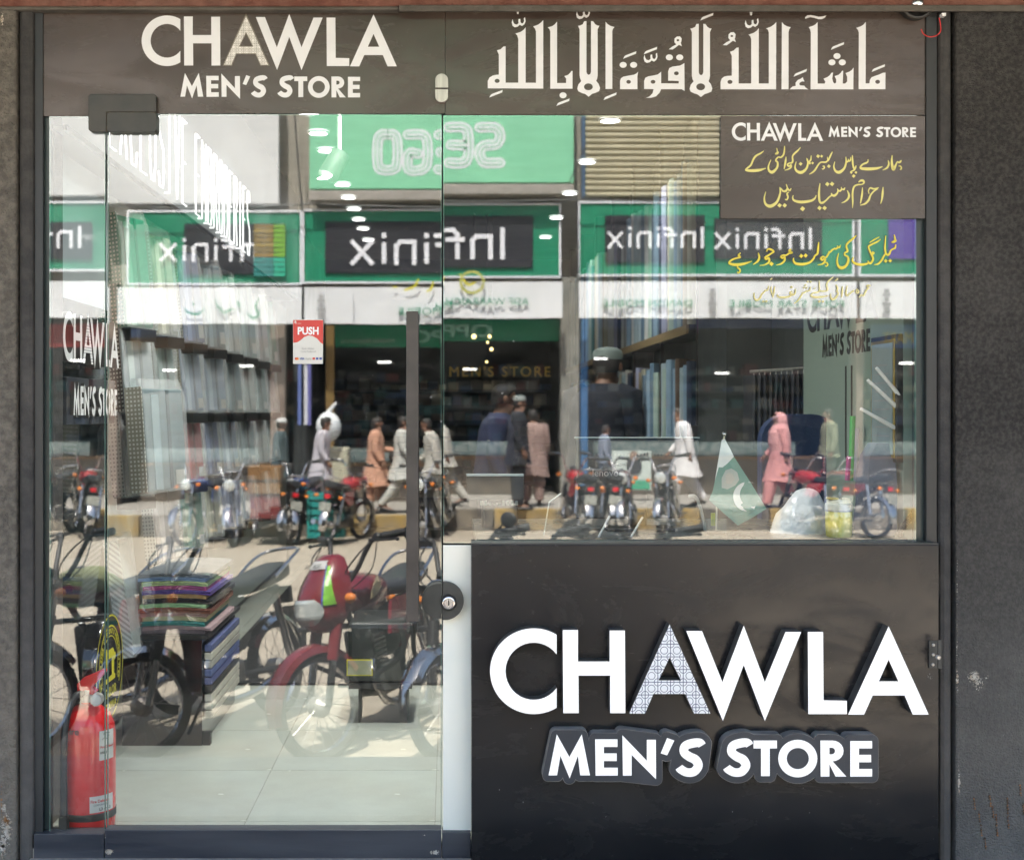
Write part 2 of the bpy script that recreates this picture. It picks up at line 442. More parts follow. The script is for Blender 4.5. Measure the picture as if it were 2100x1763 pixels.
def put_logo(glyphs, m2, place, nv, mats, parent, name='letter', first_a=None):
    """place(px,py)->Vector in front plane; nv = depth vector"""
    seenA = False
    for ch, gl in glyphs:
        mb = MB(); mb.side = nv is not None and len(mats) > 1
        for g in gl:
            mb.solid(glyph_loops(g), lambda x, y: place(*m2(x, y)), nv)
        mm = mats
        if ch == 'A' and not seenA:
            seenA = True
            if first_a: mm = [first_a] + list(mats[1:])
        mb.build(name, mm if len(mm) > 1 else mm[0], parent)
# ------------------------------------------------------------------ the ground, the raised step, the building shell
def wear_mat(name, c, c2, cd, scale, bump, bscale, dust_h=None, patch=0.6):
    """rough coated wall: grain, big soft patches and pale scuffs of dust"""
    m = mat(name, c, 0.78, c2=c2, scale=scale, bump=bump, bscale=bscale, detail=8, contrast=(0.38, 0.66))
    nt = m.node_tree; N = nt.nodes; L = nt.links; p = N["Principled BSDF"]
    src = p.inputs["Base Color"].links[0].from_socket
    tc = N.new("ShaderNodeTexCoord")
    n = N.new("ShaderNodeTexNoise"); n.inputs["Scale"].default_value = 1.7; n.inputs["Detail"].default_value = 9; n.inputs["Roughness"].default_value = 0.72
    L.new(tc.outputs["Object"], n.inputs["Vector"])
    r = N.new("ShaderNodeMapRange"); r.inputs[1].default_value = 0.52; r.inputs[2].default_value = 0.78; r.inputs[4].default_value = patch
    L.new(n.outputs[0], r.inputs[0])
    fac = r.outputs[0]
    if dust_h:
        sx = N.new("ShaderNodeSeparateXYZ"); L.new(tc.outputs["Object"], sx.inputs[0])
        rr = N.new("ShaderNodeMapRange"); rr.inputs[1].default_value = dust_h[0]; rr.inputs[2].default_value = dust_h[1]; rr.inputs[3].default_value = 0.8; rr.inputs[4].default_value = 0
        L.new(sx.outputs[2], rr.inputs[0])
        mu = N.new("ShaderNodeMath"); mu.operation = 'MULTIPLY_ADD'; mu.inputs[1].default_value = 1.1; L.new(rr.outputs[0], mu.inputs[0])
        n3 = N.new("ShaderNodeMath"); n3.operation = 'MULTIPLY'; n3.inputs[1].default_value = 1.0; L.new(n.outputs[0], n3.inputs[0])
        m3 = N.new("ShaderNodeMath"); m3.operation = 'MULTIPLY'; L.new(rr.outputs[0], m3.inputs[0]); L.new(n3.outputs[0], m3.inputs[1])
        m4 = N.new("ShaderNodeMath"); m4.operation = 'MULTIPLY_ADD'; m4.inputs[1].default_value = 1.5; L.new(m3.outputs[0], m4.inputs[0]); L.new(r.outputs[0], m4.inputs[2])
        m4.use_clamp = True
        fac = m4.outputs[0]
    x = N.new("ShaderNodeMix"); x.data_type = 'RGBA'; x.inputs[7].default_value = tuple(cd) + (1,)
    L.new(src, x.inputs[6]); L.new(fac, x.inputs[0]); L.new(x.outputs[2], p.inputs["Base Color"])
    return m
M_RWALL = wear_mat("textured_charcoal_wall", (0.018, 0.0175, 0.0165), (0.054, 0.051, 0.047), (0.24, 0.23, 0.21), 90, 1.0, 190, (-0.30, 1.25), 0.2)
M_LWALL = wear_mat("dusty_grey_wall", (0.085, 0.078, 0.066), (0.16, 0.145, 0.122), (0.22, 0.195, 0.16), 45, 0.9, 150, (-0.2, 1.0))
M_COL = wear_mat("coated_column", (0.030, 0.030, 0.030), (0.050, 0.048, 0.046), (0.14, 0.13, 0.12), 30, 0.25, 120, (-0.25, 1.1))
M_BEAM = wear_mat("rusty_red_beam", (0.13, 0.045, 0.03), (0.2, 0.085, 0.06), (0.18, 0.14, 0.11), 20, 0.4, 80)
M_LIP = wear_mat("grey_lip", (0.075, 0.068, 0.055), (0.11, 0.1, 0.085), (0.16, 0.13, 0.10), 18, 0.3, 90)
M_CONC = wear_mat("concrete", (0.28, 0.26, 0.23), (0.38, 0.35, 0.31), (0.2, 0.18, 0.15), 12, 0.4, 70)
M_ROAD = wear_mat("dusty_road", (0.34, 0.29, 0.225), (0.40, 0.345, 0.27), (0.28, 0.235, 0.18), 5, 0.3, 120)
M_FLOORT = mat("floor_tile", (0.50, 0.54, 0.49), 0.16, c2=(0.45, 0.47, 0.41), scale=2.4, spec=0.4, rvar=0.12)
M_GROUT = mat("tile_joint", (0.2, 0.2, 0.18), 0.8, c2=(0.28, 0.27, 0.24), scale=10)

ground = MB().box((-60, -19.12, GZ - 0.3), (60, 14, GZ)).build("road", M_ROAD); struct(ground)
far_ground = MB().box((-60, -45, WZ - 0.8), (60, -19.36, WZ)).build("far_walkway", M_CONC); struct(far_ground)
step = MB().box((-14, -1.08, GZ), (14, -0.32, -0.055)).build("shop_step", M_CONC, bevel=0.01); struct(step)
step2 = MB().box((-14, -1.42, GZ), (14, -1.084, -0.45)).build("shop_step", M_CONC, bevel=0.01); struct(step2)
# shop building mass (sides beside and above the opening)
sb = thing("shop_building", "shop building with unseen shade storeys and a dark canopy over its glass front", "building")
M_REND = mat("street_render", (0.42, 0.39, 0.34), 0.8, c2=(0.35, 0.32, 0.28), scale=3, bump=0.2)
MB().box((-12, 0.32, GZ), (-1.66, 13, 4.0)).build("wall", M_REND, sb)
MB().box((1.9, 0.32, GZ), (12, 13, 4.0)).build("wall", M_REND, sb)
MB().box((-12, 0.32, 3.3), (12, 13, 4.1)).build("floor_slab", M_REND, sb)
MB().box((-2.0, 0.32, 4.102), (12, 13, 6.0)).build("shade_storey", M_REND, sb)  # unseen storey, its height set for the shadow on the street
MB().box((-12, 0.32, 4.102), (-2.002, 13, 9.2)).build("shade_storey", M_REND, sb)  # unseen taller block, added so its shadow darkens the ground at left
MB().box((-12, 13, GZ), (12, 13.3, 4.0)).build("wall", M_REND, sb)
MB().box((-12, -1.75, 2.92), (12, 0.30, 3.06)).build("canopy", M_LIP, sb)
MB().box((-12, -1.81, 2.86), (12, -1.754, 3.12)).build("canopy_edge", M_BEAM, sb)

# ------------------------------------------------------------------ jambs, columns, beam
lw = MB(); pbox(lw, -150, -60, 33, 1900, -0.030, 0.3)
lwo = lw.build("shop_wall", M_LWALL, bevel=0.006)
tag(lwo, "dusty grey rendered wall at the left edge beside the door frame", "wall")
# chipped white paint flecks on the left wall
M_CHIP = mat("white_paint_chip", (0.62, 0.60, 0.55), 0.8, c2=(0.42, 0.33, 0.24), scale=60, bump=0.5)
def splat(mb, cx, cy, rx, ry, y, n, sz, seed):
    r_ = random.Random(seed)
    for i in range(n):
        a = r_.uniform(0, 6.28); q = r_.random() ** 0.7
        x = cx + rx*q*math.cos(a); yy = cy + ry*q*math.sin(a); s_ = sz * r_.uniform(0.3, 1.1) * (1.2 - q)
        k = r_.randint(5, 7)
        ps = [W(x + s_*r_.uniform(.6, 1.2)*math.cos(6.28*j/k), yy + s_*r_.uniform(.6, 1.2)*math.sin(6.28*j/k), y - 0.0006 - 0.00015*(i % 6)) for j in range(k)]
        mb.q(ps)
fl = MB()
splat(fl, 4, 40, 4, 16, -0.03, 40, 2.4, 1); splat(fl, 14, 1700, 13, 38, -0.03, 90, 4.2, 2); splat(fl, 6, 1735, 6, 30, -0.03, 70, 4.5, 4); splat(fl, 10, 1690, 10, 20, -0.03, 60, 2.5, 44); splat(fl, 8, 1655, 6, 12, -0.03, 30, 3, 3)
stuff(fl.build("paint_fleck", M_CHIP, lwo))
ru = MB(); splat(ru, 12, 1682, 9, 12, -0.031, 40, 3.2, 51); splat(ru, 3, 1640, 2, 40, -0.031, 30, 2.2, 52)
stuff(ru.build("rust_patch", mat("rust_patch", (0.34, 0.16, 0.06), 0.85, c2=(0.22, 0.15, 0.09), scale=50, bump=0.4), lwo))
lc = MB(); pbox(lc, 38, -40, 68, 1900, -0.018, 0.3)
tag(lc.build("column", M_COL, bevel=0.012), "slim dark grey column between the rendered wall and the glass at left", "column")
lf = thing("door_frame", "tall black metal frame standing left of the narrow glass side pane", "door frame")
m_ = MB(); pbox(m_, 71, -40, 88, 1709, -0.006, 0.06); m_.build("jamb", M_FRAME, lf, bevel=0.002)
m_ = MB(); pbox(m_, 88.8, -40, 101, 1709, 0.014, 0.05); m_.build("rebate", mat("teal_black_gasket", (0.012, 0.025, 0.028), 0.3, c2=(0.03, 0.05, 0.052), scale=6, stretch=(1, 1, .2)), lf)

rw = MB(); pbox(rw, 1960, -60, 2300, 1900, -0.030, 0.3)
rwo = rw.build("shop_wall", M_RWALL, bevel=0.006)
tag(rwo, "rough charcoal textured wall at the right edge with white paint splashes", "wall")
fl = MB()
splat(fl, 1998, 1388, 15, 14, -0.030, 150, 2.6, 5); splat(fl, 2006, 1402, 14, 17, -0.030, 80, 1.8, 6); splat(fl, 2024, 1388, 6, 10, -0.030, 16, 1.3, 7)
splat(fl, 1963, 1395, 3, 26, -0.030, 40, 2.6, 8); splat(fl, 1962.5, 1320, 2, 60, -0.030, 60, 1.1, 9)
splat(fl, 1967, 1600, 2.5, 34, -0.030, 60, 2.6, 10); splat(fl, 1963, 1200, 1.2, 120, -0.030, 70, 0.9, 12)
splat(fl, 2050, 1450, 60, 200, -0.030, 26, 0.8, 13)
stuff(fl.build("paint_splash", M_CHIP, rwo))
M_RUST = mat("rust_stain", (0.42, 0.20, 0.08), 0.85, c2=(0.12, 0.06, 0.03), scale=120, bump=0.4)
M_RUSTD = mat("rust_halo", (0.05, 0.04, 0.028), 0.85, c2=(0.08, 0.06, 0.04), scale=90)
rs, rh = MB(), MB()
for (x, y) in ((1998, 1645), (2030, 1640), (2066, 1645), (2092, 1618), (2008, 1672), (2036, 1662), (2066, 1660), (2099, 1656), (2012, 1700), (2043, 1678), (2044, 1700), (2067, 1684), (2020, 1728)):
    for j in range(5):
        splat(rh, x - 1 + j*0.4, y - 9 + j*5, 3.0, 3.6, -0.030, 5, 2.6, int(x*7+j)); 
        splat(rs, x + j*0.5, y - 8 + j*5, 1.5, 2.2, -0.0312, 4, 2.1, int(x*3+j))
stuff(rh.build("rust_halo", M_RUSTD, rwo)); stuff(rs.build("rust_stain", M_RUST, rwo))
rc = MB(); pbox(rc, 1927, -40, 1953, 1900, -0.020, 0.3)
tag(rc.build("column", M_COL, bevel=0.014), "slim dark grey column between the sign panel and the textured wall at right", "column")
rf = thing("window_frame", "black metal upright frame at the right end of the shop window", "window frame")
m_ = MB(); pbox(m_, 1899.5, -40, 1922, 1113, -0.008, 0.06); m_.build("upright", M_FRAME, rf, bevel=0.002)
m_ = MB(); pbox(m_, 1879, 449, 1899, 1113, 0.014, 0.05); m_.build("rebate", bpy.data.materials["teal_black_gasket"], rf)

bt = thing("shutter_beam", "rusty red steel beam with a grey lip across the top of the opening", "beam")
m_ = MB(); pbox(m_, -200, -90, 2300, 12.5, -0.040, 0.28); m_.build("beam", M_BEAM, bt, bevel=0.004)
m_ = MB(); pbox(m_, -200, 12.9, 818, 20.5, -0.037, 0.1); m_.build("lip", M_LIP, bt, bevel=0.004)
m_ = MB(); pbox(m_, 818, 10, 2300, 23, -0.052, -0.0405); m_.build("lip", M_LIP, bt, bevel=0.003)

# ------------------------------------------------------------------ fascia band (vinyl on fixed glass)
fb = thing("fascia_band", "brown vinyl covered fixed glass band across the top carrying white lettering", "fascia")
m_ = MB(); m_.solid([[(82, -30), (912.5, -30), (912.5, 232.5), (219, 232.5), (219, 238.5), (82, 238.5)]], lambda x, y: W(x, y, 0.0), Vector((0, 0.012, 0)))
m_.build("panel", M_FILM, fb)
m_ = MB(); m_.solid([[(913.6, -30), (1898, -30), (1898, 235.8), (913.6, 235.8)]], lambda x, y: W(x, y, 0.0), Vector((0, 0.012, 0)))
m_.build("panel", M_FILM, fb)
def film_place(dy): return lambda x, y: W(x, y) + Vector((0, dy, 0))
Z5 = lambda x, y: ((500 + x*0.5714)/1.9505, y*0.5714/1.9505)
put_logo(CH, Z5, film_place(-0.0012), None, [M_PRINT], fb, first_a=M_LATG)
put_logo(MS, Z5, film_place(-0.0012), None, [M_PRINT], fb)
# thin border round the patterned A
mb = MB(); A = [(848,95),(1014,463),(948,463),(912,382),(782,382),(748,463),(683,463)]; A2 = [(848,116),(1003,457),(952,457),(916,376),(778,376),(744,457),(693,457)]
for i in range(7):
    j = (i+1) % 7; mb.q([W(*Z5(*p)) + Vector((0, -0.0017, 0)) for p in (A[i], A[j], A2[j], A2[i])])
A = [(848,226),(798,330),(900,330)]; A2 = [(848,238),(807,324),(889,324)]
for i in range(3):
    j = (i+1) % 3; mb.q([W(*Z5(*p)) + Vector((0, -0.0017, 0)) for p in (A[i], A[j], A2[j], A2[i])])
mb.build("letter_border", M_LAT_EDGE, fb)

# squared calligraphy, traced stroke by stroke
ZA = lambda x, y: ((1900 + x/2.1)/1.9505, (20 + y/2.1)/1.9505)
ZB = lambda x, y: ((2700 + x/2.1)/1.9505, (20 + y/2.1)/1.9505)
def sh(P, dx, dy): return [(x+dx, y+dy) for x, y in P]
def E(x, y, rx, ry): return ell(x, y, rx, ry, 18)
def bar(x0, y0, x1, y1): return [(x0, y0), (x0+(x1-x0)*0.1, y0-22), (x0+(x1-x0)*0.2, y0-30), (x1, y1), (x1-3, y1+21)]
SHAD = [(315,122),(308,150),(315,178),(335,191),(360,185),(375,170),(395,180),(415,165),(425,140),(420,105),(410,115),(412,140),(402,158),(388,155),(382,145),(380,120),(366,122),(364,140),(366,155),(352,168),(332,163),(322,148)]
DAMO = [(1627,375),(1660,350),(1690,335),(1674,315),(1676,285),(1695,268),(1720,266),(1736,285),(1733,310),(1728,322),(1738,350),(1712,338),(1685,360),(1660,377)]
DAMH = E(1704, 299, 11, 9)
def lamalif(dx, top):
    P = [(865,178+top),(880,176+top),(905,165+top),(916,140+top),(936,138+top),(936,565),(942,582),(955,590),(968,582),(974,565),(974,138+top),(992,140+top),(1008,163+top),(1025,175+top),(1044,178+top),(1030,208+top),(1030,595),(1026,620),(1018,640),(1038,665),(1050,700),(1042,727),(1010,741),(985,748),(954,773),(925,750),(900,743),(868,728),(859,705),(868,670),(892,642),(882,618),(878,590),(878,208+top)]
    return [sh(P, dx, 3 if dx else 0), E(952+dx, 690, 37, 29)]
KA = [
    [[(107,703),(107,640),(122,612),(150,595),(180,589),(200,587),(200,420),(184,383),(215,375),(238,352),(257,350),(257,655),(363,655),(363,290),(355,260),(340,243),(385,228),(410,210),(425,190),(425,656),(512,656),(512,225),(503,200),(487,184),(530,168),(555,150),(573,130),(573,705)], E(186,640,21,17)],
    [bar(120,780,232,716)], [SHAD], [[(348,40),(371,40),(366,80),(353,80)]],
    [[(632,706),(632,225),(625,205),(610,192),(650,180),(670,165),(689,142),(689,658),(765,658),(765,620),(750,600),(780,590),(800,572),(808,557),(819,557),(819,706)]],
    [E(739,761,30,25)], [bar(683,851,794,788)],
    lamalif(0, 0), [sh(SHAD, 541, -68)],
    [[(1096,708),(1096,143),(1115,165),(1140,180),(1172,188),(1158,205),(1153,225),(1153,708)]], [bar(1079,802,1189,737)],
    [[(1218,710),(1218,640),(1226,618),(1245,605),(1290,596),(1335,588),(1355,578),(1370,563),(1364,600),(1364,710)], E(1290,648,19,16)],
    [E(1244,506,30,25)], [E(1332,506,30,25)], [bar(1244,455,1355,391)],
    [[(1420,708),(1420,640),(1430,614),(1455,602),(1490,596),(1535,586),(1563,563),(1563,660),(1711,662),(1711,641),(1622,638),(1622,560),(1632,532),(1660,520),(1720,512),(1740,502),(1758,490),(1760,725),(1735,710),(1563,710),(1550,740),(1520,770),(1480,782),(1435,783),(1465,770),(1490,745),(1500,710)], E(1495,648,20,16), E(1691,577,20,16)],
    [E(1632,443,30,25)], [E(1719,443,30,25)], [bar(1417,418,1530,354)], [sh(SHAD, 1108, 299)], [DAMO, DAMH],
    lamalif(943, 20), [bar(1893,133,2002,69)],
]
KB = [
    [[(382,711),(382,650),(392,620),(415,603),(440,598),(476,596),(476,430),(461,396),(492,385),(515,362),(534,360),(534,662),(639,662),(639,290),(632,266),(616,252),(660,237),(685,220),(703,198),(703,662),(787,662),(787,235),(780,212),(764,200),(805,185),(830,168),(850,146),(848,711)], E(461,649,21,17)],
    [[(894,711),(897,146),(915,168),(940,182),(972,190),(958,210),(953,235),(953,711)]], [sh(SHAD, 278, 8)], [[(624,38),(652,38),(646,91),(630,91)]],
    [sh(DAMO, -1227, -35), sh(DAMH, -1227, -35)],
    [[(962,711),(985,688),(1013,682),(1012,655),(1030,632),(1055,622),(1073,608),(1078,628),(1088,645),(1065,645),(1048,655),(1042,668),(1052,678),(1085,680),(1098,698),(1117,711)]], [bar(995,606,1107,539)],
    [[(1138,711),(1140,235),(1135,210),(1122,190),(1158,178),(1180,165),(1197,146),(1197,663),(1256,663),(1262,648),(1247,622),(1280,608),(1300,592),(1312,573),(1327,570),(1320,620),(1328,652),(1340,663),(1352,655),(1353,628),(1340,600),(1372,590),(1392,572),(1402,556),(1412,555),(1408,662),(1428,663),(1445,645),(1445,605),(1432,575),(1465,562),(1485,548),(1499,528),(1497,711)]],
    [E(1360,432,30,25)], [E(1317,485,30,25)], [E(1404,485,30,25)], [bar(1308,380,1420,314)],
    [[(1092,106),(1110,91),(1140,88),(1175,94),(1205,102),(1235,100),(1272,90),(1258,110),(1235,123),(1205,123),(1170,112),(1135,106),(1092,119)]],
    [[(1541,710),(1543,235),(1535,212),(1520,195),(1556,184),(1580,170),(1602,144),(1600,661),(1632,661),(1636,632),(1650,610),(1680,598),(1715,586),(1745,572),(1767,570),(1766,710)], E(1701,648,20,17)],
    [bar(1650,566,1763,500)],
]
for grp, mp in ((KA, ZA), (KB, ZB)):
    for gl in grp:
        MB().solid(gl, lambda x, y: W(*mp(x, y)) + Vector((0, -0.0012, 0))).build("letter", M_PRINT, fb)

# ------------------------------------------------------------------ notice panel at right and yellow sticker below it
nb = thing("notice_panel", "brown vinyl notice at upper right with white and yellow lettering", "sign")
m_ = MB(); m_.solid([[(1478, 238), (1897, 238), (1897, 448), (1478, 448)]], lambda x, y: W(x, y, -0.0105), Vector((0, 0.004, 0)))
m_.build("panel", M_FILM, nb)
put_logo(CH, amap(117, 1903, 1499, 1686, 120, 462, 254.4, 290.5), film_place(-0.0122), None, [M_PRINT], nb)
put_logo(MS, amap(388, 1646, 1696.8, 1875.6, 533, 682, 262.4, 283.1), film_place(-0.0122), None, [M_PRINT], nb)
ZC = lambda x, y: W((2900 + x/2.625)/1.9505, (460 + y/2.625)/1.9505)
ZD = lambda x, y: W((2860 + x/2.625)/1.9505, (880 + y/2.625)/1.9505)
U1 = [
 [(1838,485,6),(1826,500,16),(1812,510,10),(1798,500,8),(1785,520,12),(1768,560,20),(1755,580,24),(1745,560,24),(1737,500,18),(1741,432,6)],
 [(1808,548,5),(1825,545,9),(1838,562,11),(1832,580,10),(1820,578,6)],
 [(1698,485,5),(1706,520,13),(1692,558,16),(1665,578,10),(1640,588,3)],
 [(1488,475,5),(1486,500,9),(1470,512,14),(1430,530,14),(1408,558,14),(1425,572,22),(1500,576,26),(1580,570,20),(1640,552,4)],
 [(1324,432,5),(1326,490,14),(1332,545,14),(1345,575,16),(1358,560,12),(1362,540,5)], [(1352,575,12),(1338,590,12),(1300,606,4)],
 ('d',1312,614,15),('d',1362,612,15),('d',1338,650,20),
 [(1308,452,5),(1303,485,12),(1288,495,9),(1281,470,5)],[(1284,480,8),(1275,500,12),(1262,495,9),(1256,455,5)],
 [(1256,450,5),(1258,510,14),(1238,570,18),(1190,610,26),(1148,597,18),(1130,550,11),(1140,500,4)],
 [(1116,396,4),(1100,425,12),(1082,465,13),(1068,492,10),(1063,450,5)],
 [(1066,488,10),(1045,505,12),(1005,505,11),(985,512,11),(965,535,12),(932,588,15),(902,615,11),(872,632,3)],
 [(1012,548,5),(1028,548,10),(1030,565,11),(1015,578,7),(1006,570,4)],
 ('d',965,443,20),('d',1003,443,16),('d',1078,548,20),
 [(893,436,5),(888,480,13),(870,500,12),(852,490,9),(846,462,5)],
 [(852,470,9),(858,520,14),(840,575,18),(792,612,26),(745,600,20),(724,560,13),(736,500,4)],
 ('d',782,523,20),('d',878,516,15),('d',908,514,15),
 [(782,350,4),(752,385,12),(718,415,14),(698,445,12),(700,490,14),(690,512,14),(665,515,10),(645,530,12),(660,548,14),(682,535,13),(680,560,13),(650,580,9),(615,590,3)],
 [(630,448,5),(624,500,16),(610,577,6)],
 [(615,335,5),(611,395,13),(600,432,13),(575,455,12),(550,452,10),(530,470,12),(522,490,12),(540,505,14),(542,540,16),(525,578,18),(485,610,26),(452,592,18),(446,545,11),(472,480,4)],
 [(532,358,5),(538,388,7),(536,412,8)], [(515,418,6),(535,405,8),(550,400,8),(540,418,7),(516,422,5)],
 [(397,388,4),(365,412,12),(315,440,16),(286,480,14),(262,535,15),(222,570,13),(212,588,16),(270,594,24),(350,588,22),(420,568,4)],
]
U2 = [
 [(1646,765,5),(1641,830,18),(1634,890,14),(1620,940,5)],
 [(1500,835,5),(1493,805,8),(1512,775,12),(1550,785,12),(1600,772,6)], [(1590,782,8),(1548,810,12),(1515,850,13),(1495,900,17),(1460,938,15),(1405,956,4)],
 [(1430,768,4),(1424,850,16),(1408,938,6)],
 [(1388,715,6),(1412,698,16),(1438,700,18),(1445,722,12),(1420,738,9),(1375,742,12),(1340,765,14),(1326,830,14),(1328,920,13),(1325,985,2)],
 [(1270,800,4),(1288,845,16),(1280,885,16),(1245,918,11),(1210,932,3)],
 [(1245,770,4),(1235,790,13),(1212,785,8),(1208,765,4)],[(1215,782,8),(1198,805,14),(1175,802,9),(1168,780,4)],
 [(1178,790,8),(1165,830,14),(1135,855,20),(1108,845,14),(1108,828,6)],[(1112,850,8),(1080,872,12),(1048,905,12),(1010,930,18),(982,915,17),(975,830,18),(985,725,4)],
 ('d',1062,735,24),('d',1112,733,24),('d',980,985,24),('d',1033,985,24),
 [(946,850,4),(930,885,14),(885,910,20),(790,922,24),(720,908,17),(700,880,11),(706,850,4)], ('d',803,992,27),
 [(684,778,5),(668,800,14),(648,780,10),(632,735,5)],[(645,775,12),(630,805,18),(600,808,14),(580,785,9),(562,768,5)],
 [(566,775,8),(568,830,14),(535,920,20),(470,965,28),(418,945,19),(402,885,12),(418,815,4)],
 [(660,818,5),(640,835,12),(650,868,13),(638,898,10),(618,892,4)], ('d',562,957,24),('d',616,957,24),
]
U3 = [
 [(1878,155,4),(1886,190,9),(1888,212,8)],[(1852,238,6),(1875,222,8),(1896,215,8),(1888,232,7),(1860,240,5)],
 [(1894,258,4),(1886,295,12),(1862,308,10),(1842,322,11),(1822,365,14),(1796,360,12),(1782,300,11),(1788,165,4)],
 [(1790,352,9),(1765,388,12),(1745,425,14),(1710,462,12),(1670,472,3)], ('d',1788,432,20),('d',1835,430,20),
 [(1735,205,4),(1690,235,11),(1635,262,11),(1608,285,10),(1625,335,12),(1655,410,14),(1625,460,13),(1600,430,5)],
 [(1608,445,8),(1590,462,13),(1530,470,18),(1470,458,16),(1440,428,11),(1450,390,4)], [(1722,180,3),(1672,205,9),(1620,240,3)], ('d',1655,350,20),
 [(1480,165,4),(1442,200,12),(1395,240,13),(1375,275,11),(1388,330,14),(1362,345,10),(1360,370,10),(1392,390,13),(1395,435,16),(1370,485,18),(1325,505,24),(1288,478,15),(1280,415,9),(1295,350,3)],
 [(1315,265,4),(1303,290,11),(1288,288,8),(1283,270,4)],[(1288,285,7),(1268,305,11),(1248,298,8)],
 [(1252,302,8),(1225,318,12),(1205,340,10),(1190,330,8)],[(1200,335,10),(1180,370,12),(1162,395,10),(1130,388,12),(1108,405,13),(1125,422,14),(1150,405,12),(1148,440,13),(1120,465,10),(1075,473,3)],
 [(1155,448,5),(1172,452,10),(1180,472,11),(1166,488,7),(1155,480,4)],
 [(1086,235,4),(1080,300,14),(1072,355,14),(1045,378,11),(1030,410,13),(990,448,15),(920,466,20),(850,460,18),(822,432,12),(822,400,4)], ('d',902,380,22),('d',948,376,22),
 [(795,308,10),(778,328,16),(805,345,14),(775,352,11),(745,372,10),(715,372,10),(690,385,13),(705,402,14),(728,390,12),(725,430,14),(690,462,11),(640,475,3)],
 [(540,335,4),(548,312,8),(575,308,12),(612,332,12),(590,352,10),(555,375,12),(525,395,14),(535,415,12),(560,400,12),(565,440,14),(525,470,9),(465,480,3)], ('d',590,462,24),
 [(452,348,4),(462,395,14),(445,435,14),(398,470,3)],
 [(265,348,4),(245,372,12),(262,392,12),(225,402,10),(180,418,12),(148,445,12),(158,462,16),(220,472,22),(300,462,18),(385,435,3)],
 [(238,480,5),(235,500,9),(255,518,11),(262,540,10),(245,556,7),(232,546,4)],
]
U4 = [
 [(1630,692,6),(1608,686,8),(1592,700,9),(1610,716,7),(1590,732,9),(1572,765,10),(1560,790,10),(1545,798,8),(1530,785,8),(1510,815,5)],[(1490,722,6),(1482,755,10),(1495,770,8),(1506,750,8),(1488,728,6)],
 [(1455,735,4),(1445,755,9),(1430,750,6)],[(1434,750,6),(1418,768,9),(1404,780,8),(1385,795,9),(1372,770,8),(1384,690,3)],[(1335,698,3),(1332,760,10),(1326,815,3)],
 [(1268,682,5),(1284,715,11),(1276,745,8),(1290,770,10),(1270,810,13),(1235,835,14),(1212,812,9),(1214,770,3)],[(1275,612,4),(1282,625,7),(1255,640,3)],
 [(1240,600,3),(1195,638,9),(1170,675,9),(1178,735,10),(1150,748,7),(1118,748,7),(1095,735,8),(1092,640,3)],
 [(1100,740,7),(1075,760,9),(1035,765,9),(1008,785,8),(1012,802,10),(1080,812,15),(1185,798,3)],('d',1095,855,14),('d',1130,857,14),[(1050,712,4),(1035,725,6)],
 [(1000,700,3),(992,735,9),(970,748,7),(955,738,5)],[(960,742,6),(940,762,9),(918,762,7)],[(922,760,7),(900,800,9),(870,845,8),(830,877,2)],('d',972,650,12),('d',1003,650,12),('d',932,712,12),('d',960,712,12),('d',946,685,12),
 [(845,722,3),(838,765,9),(822,788,8),(792,782,8),(788,760,9),(808,755,7)],[(812,768,7),(790,798,9),(740,812,13),(680,812,12),(655,798,8),(656,780,3)],('d',800,706,15),
 [(624,698,3),(618,750,9),(604,815,5)],[(588,700,3),(586,740,8),(602,790,5)],
 [(562,690,3),(555,730,9),(535,742,7),(524,732,4)],[(530,740,6),(505,765,9),(485,785,9),(468,825,13),(435,842,12),(410,818,8),(408,765,3)],('d',505,855,13),('d',537,855,13),[(598,612,4),(578,628,7)],
]
MB_ = strokes(MB(), U1, ZC, -0.0122, wk=1.12, wadd=3); MB_.build("lettering", M_YEL, nb)
MB_ = strokes(MB(), U2, ZC, -0.0122, wk=1.12, wadd=3); MB_.build("lettering", M_YEL, nb)
yb = thing("clear_sticker", "clear sticker with yellow lettering on the glass below the brown notice", "sticker")
m_ = MB(); m_.q([W(x, y, 0.0150) for x, y in ((1469, 455), (1878, 455), (1878, 652), (1469, 652))]); m_.build("film", M_TINT, yb)
strokes(MB(), U3, ZD, -0.0036, wk=1.18, wadd=4).build("lettering", M_YEL2, yb)
strokes(MB(), U4, ZD, -0.0036, wk=1.25, wadd=4).build("lettering", M_YEL3, yb)

# ------------------------------------------------------------------ glass panes
def pane(name, label, px0, py0, px1, py1, y=0.0, tilt=None, cat="glass pane", t=0.010):
    a = W(px0, py1, 0); b = W(px1, py0, 0); w = b.x - a.x; h = b.z - a.z
    g = MB(); g.cur = 0
    g.q([(0, 0, 0), (w, 0, 0), (w, 0, h), (0, 0, h)])
    root = thing(name, label, cat, (a.x, y, a.z))
    if tilt: root.rotation_euler = tilt
    g.build("glass", M_GLASS, root)
    e = MB()
    e.box((0, 0.0004, 0), (0.0022, t, h)); e.box((w-0.0022, 0.0004, 0), (w, t, h)); e.box((0.0022, 0.0004, h-0.0022), (w-0.0022, t, h)); e.box((0.0022, 0.0004, 0), (w-0.0022, t, 0.0022))
    e.build("glass_edge", M_EDGE, root)
    return root
side_pane = pane("side_window", "narrow fixed glass side pane left of the door", 101, 239, 215.5, 1706, y=0.001)
door = pane("glass_door", "frameless glass door with a long dark pull handle and push sticker", 219.5, 233.5, 905.5, 1700, y=0.0005,
            tilt=(rad(-0.16), 0, rad(0.26)), cat="door")
win = pane("shop_window", "wide glass window above the black sign panel", 909, 237, 1879, 1113.5, y=0.001, cat="window")
dm = door.matrix_world.copy(); bpy.context.view_layer.update(); DI = door.matrix_world.inverted()
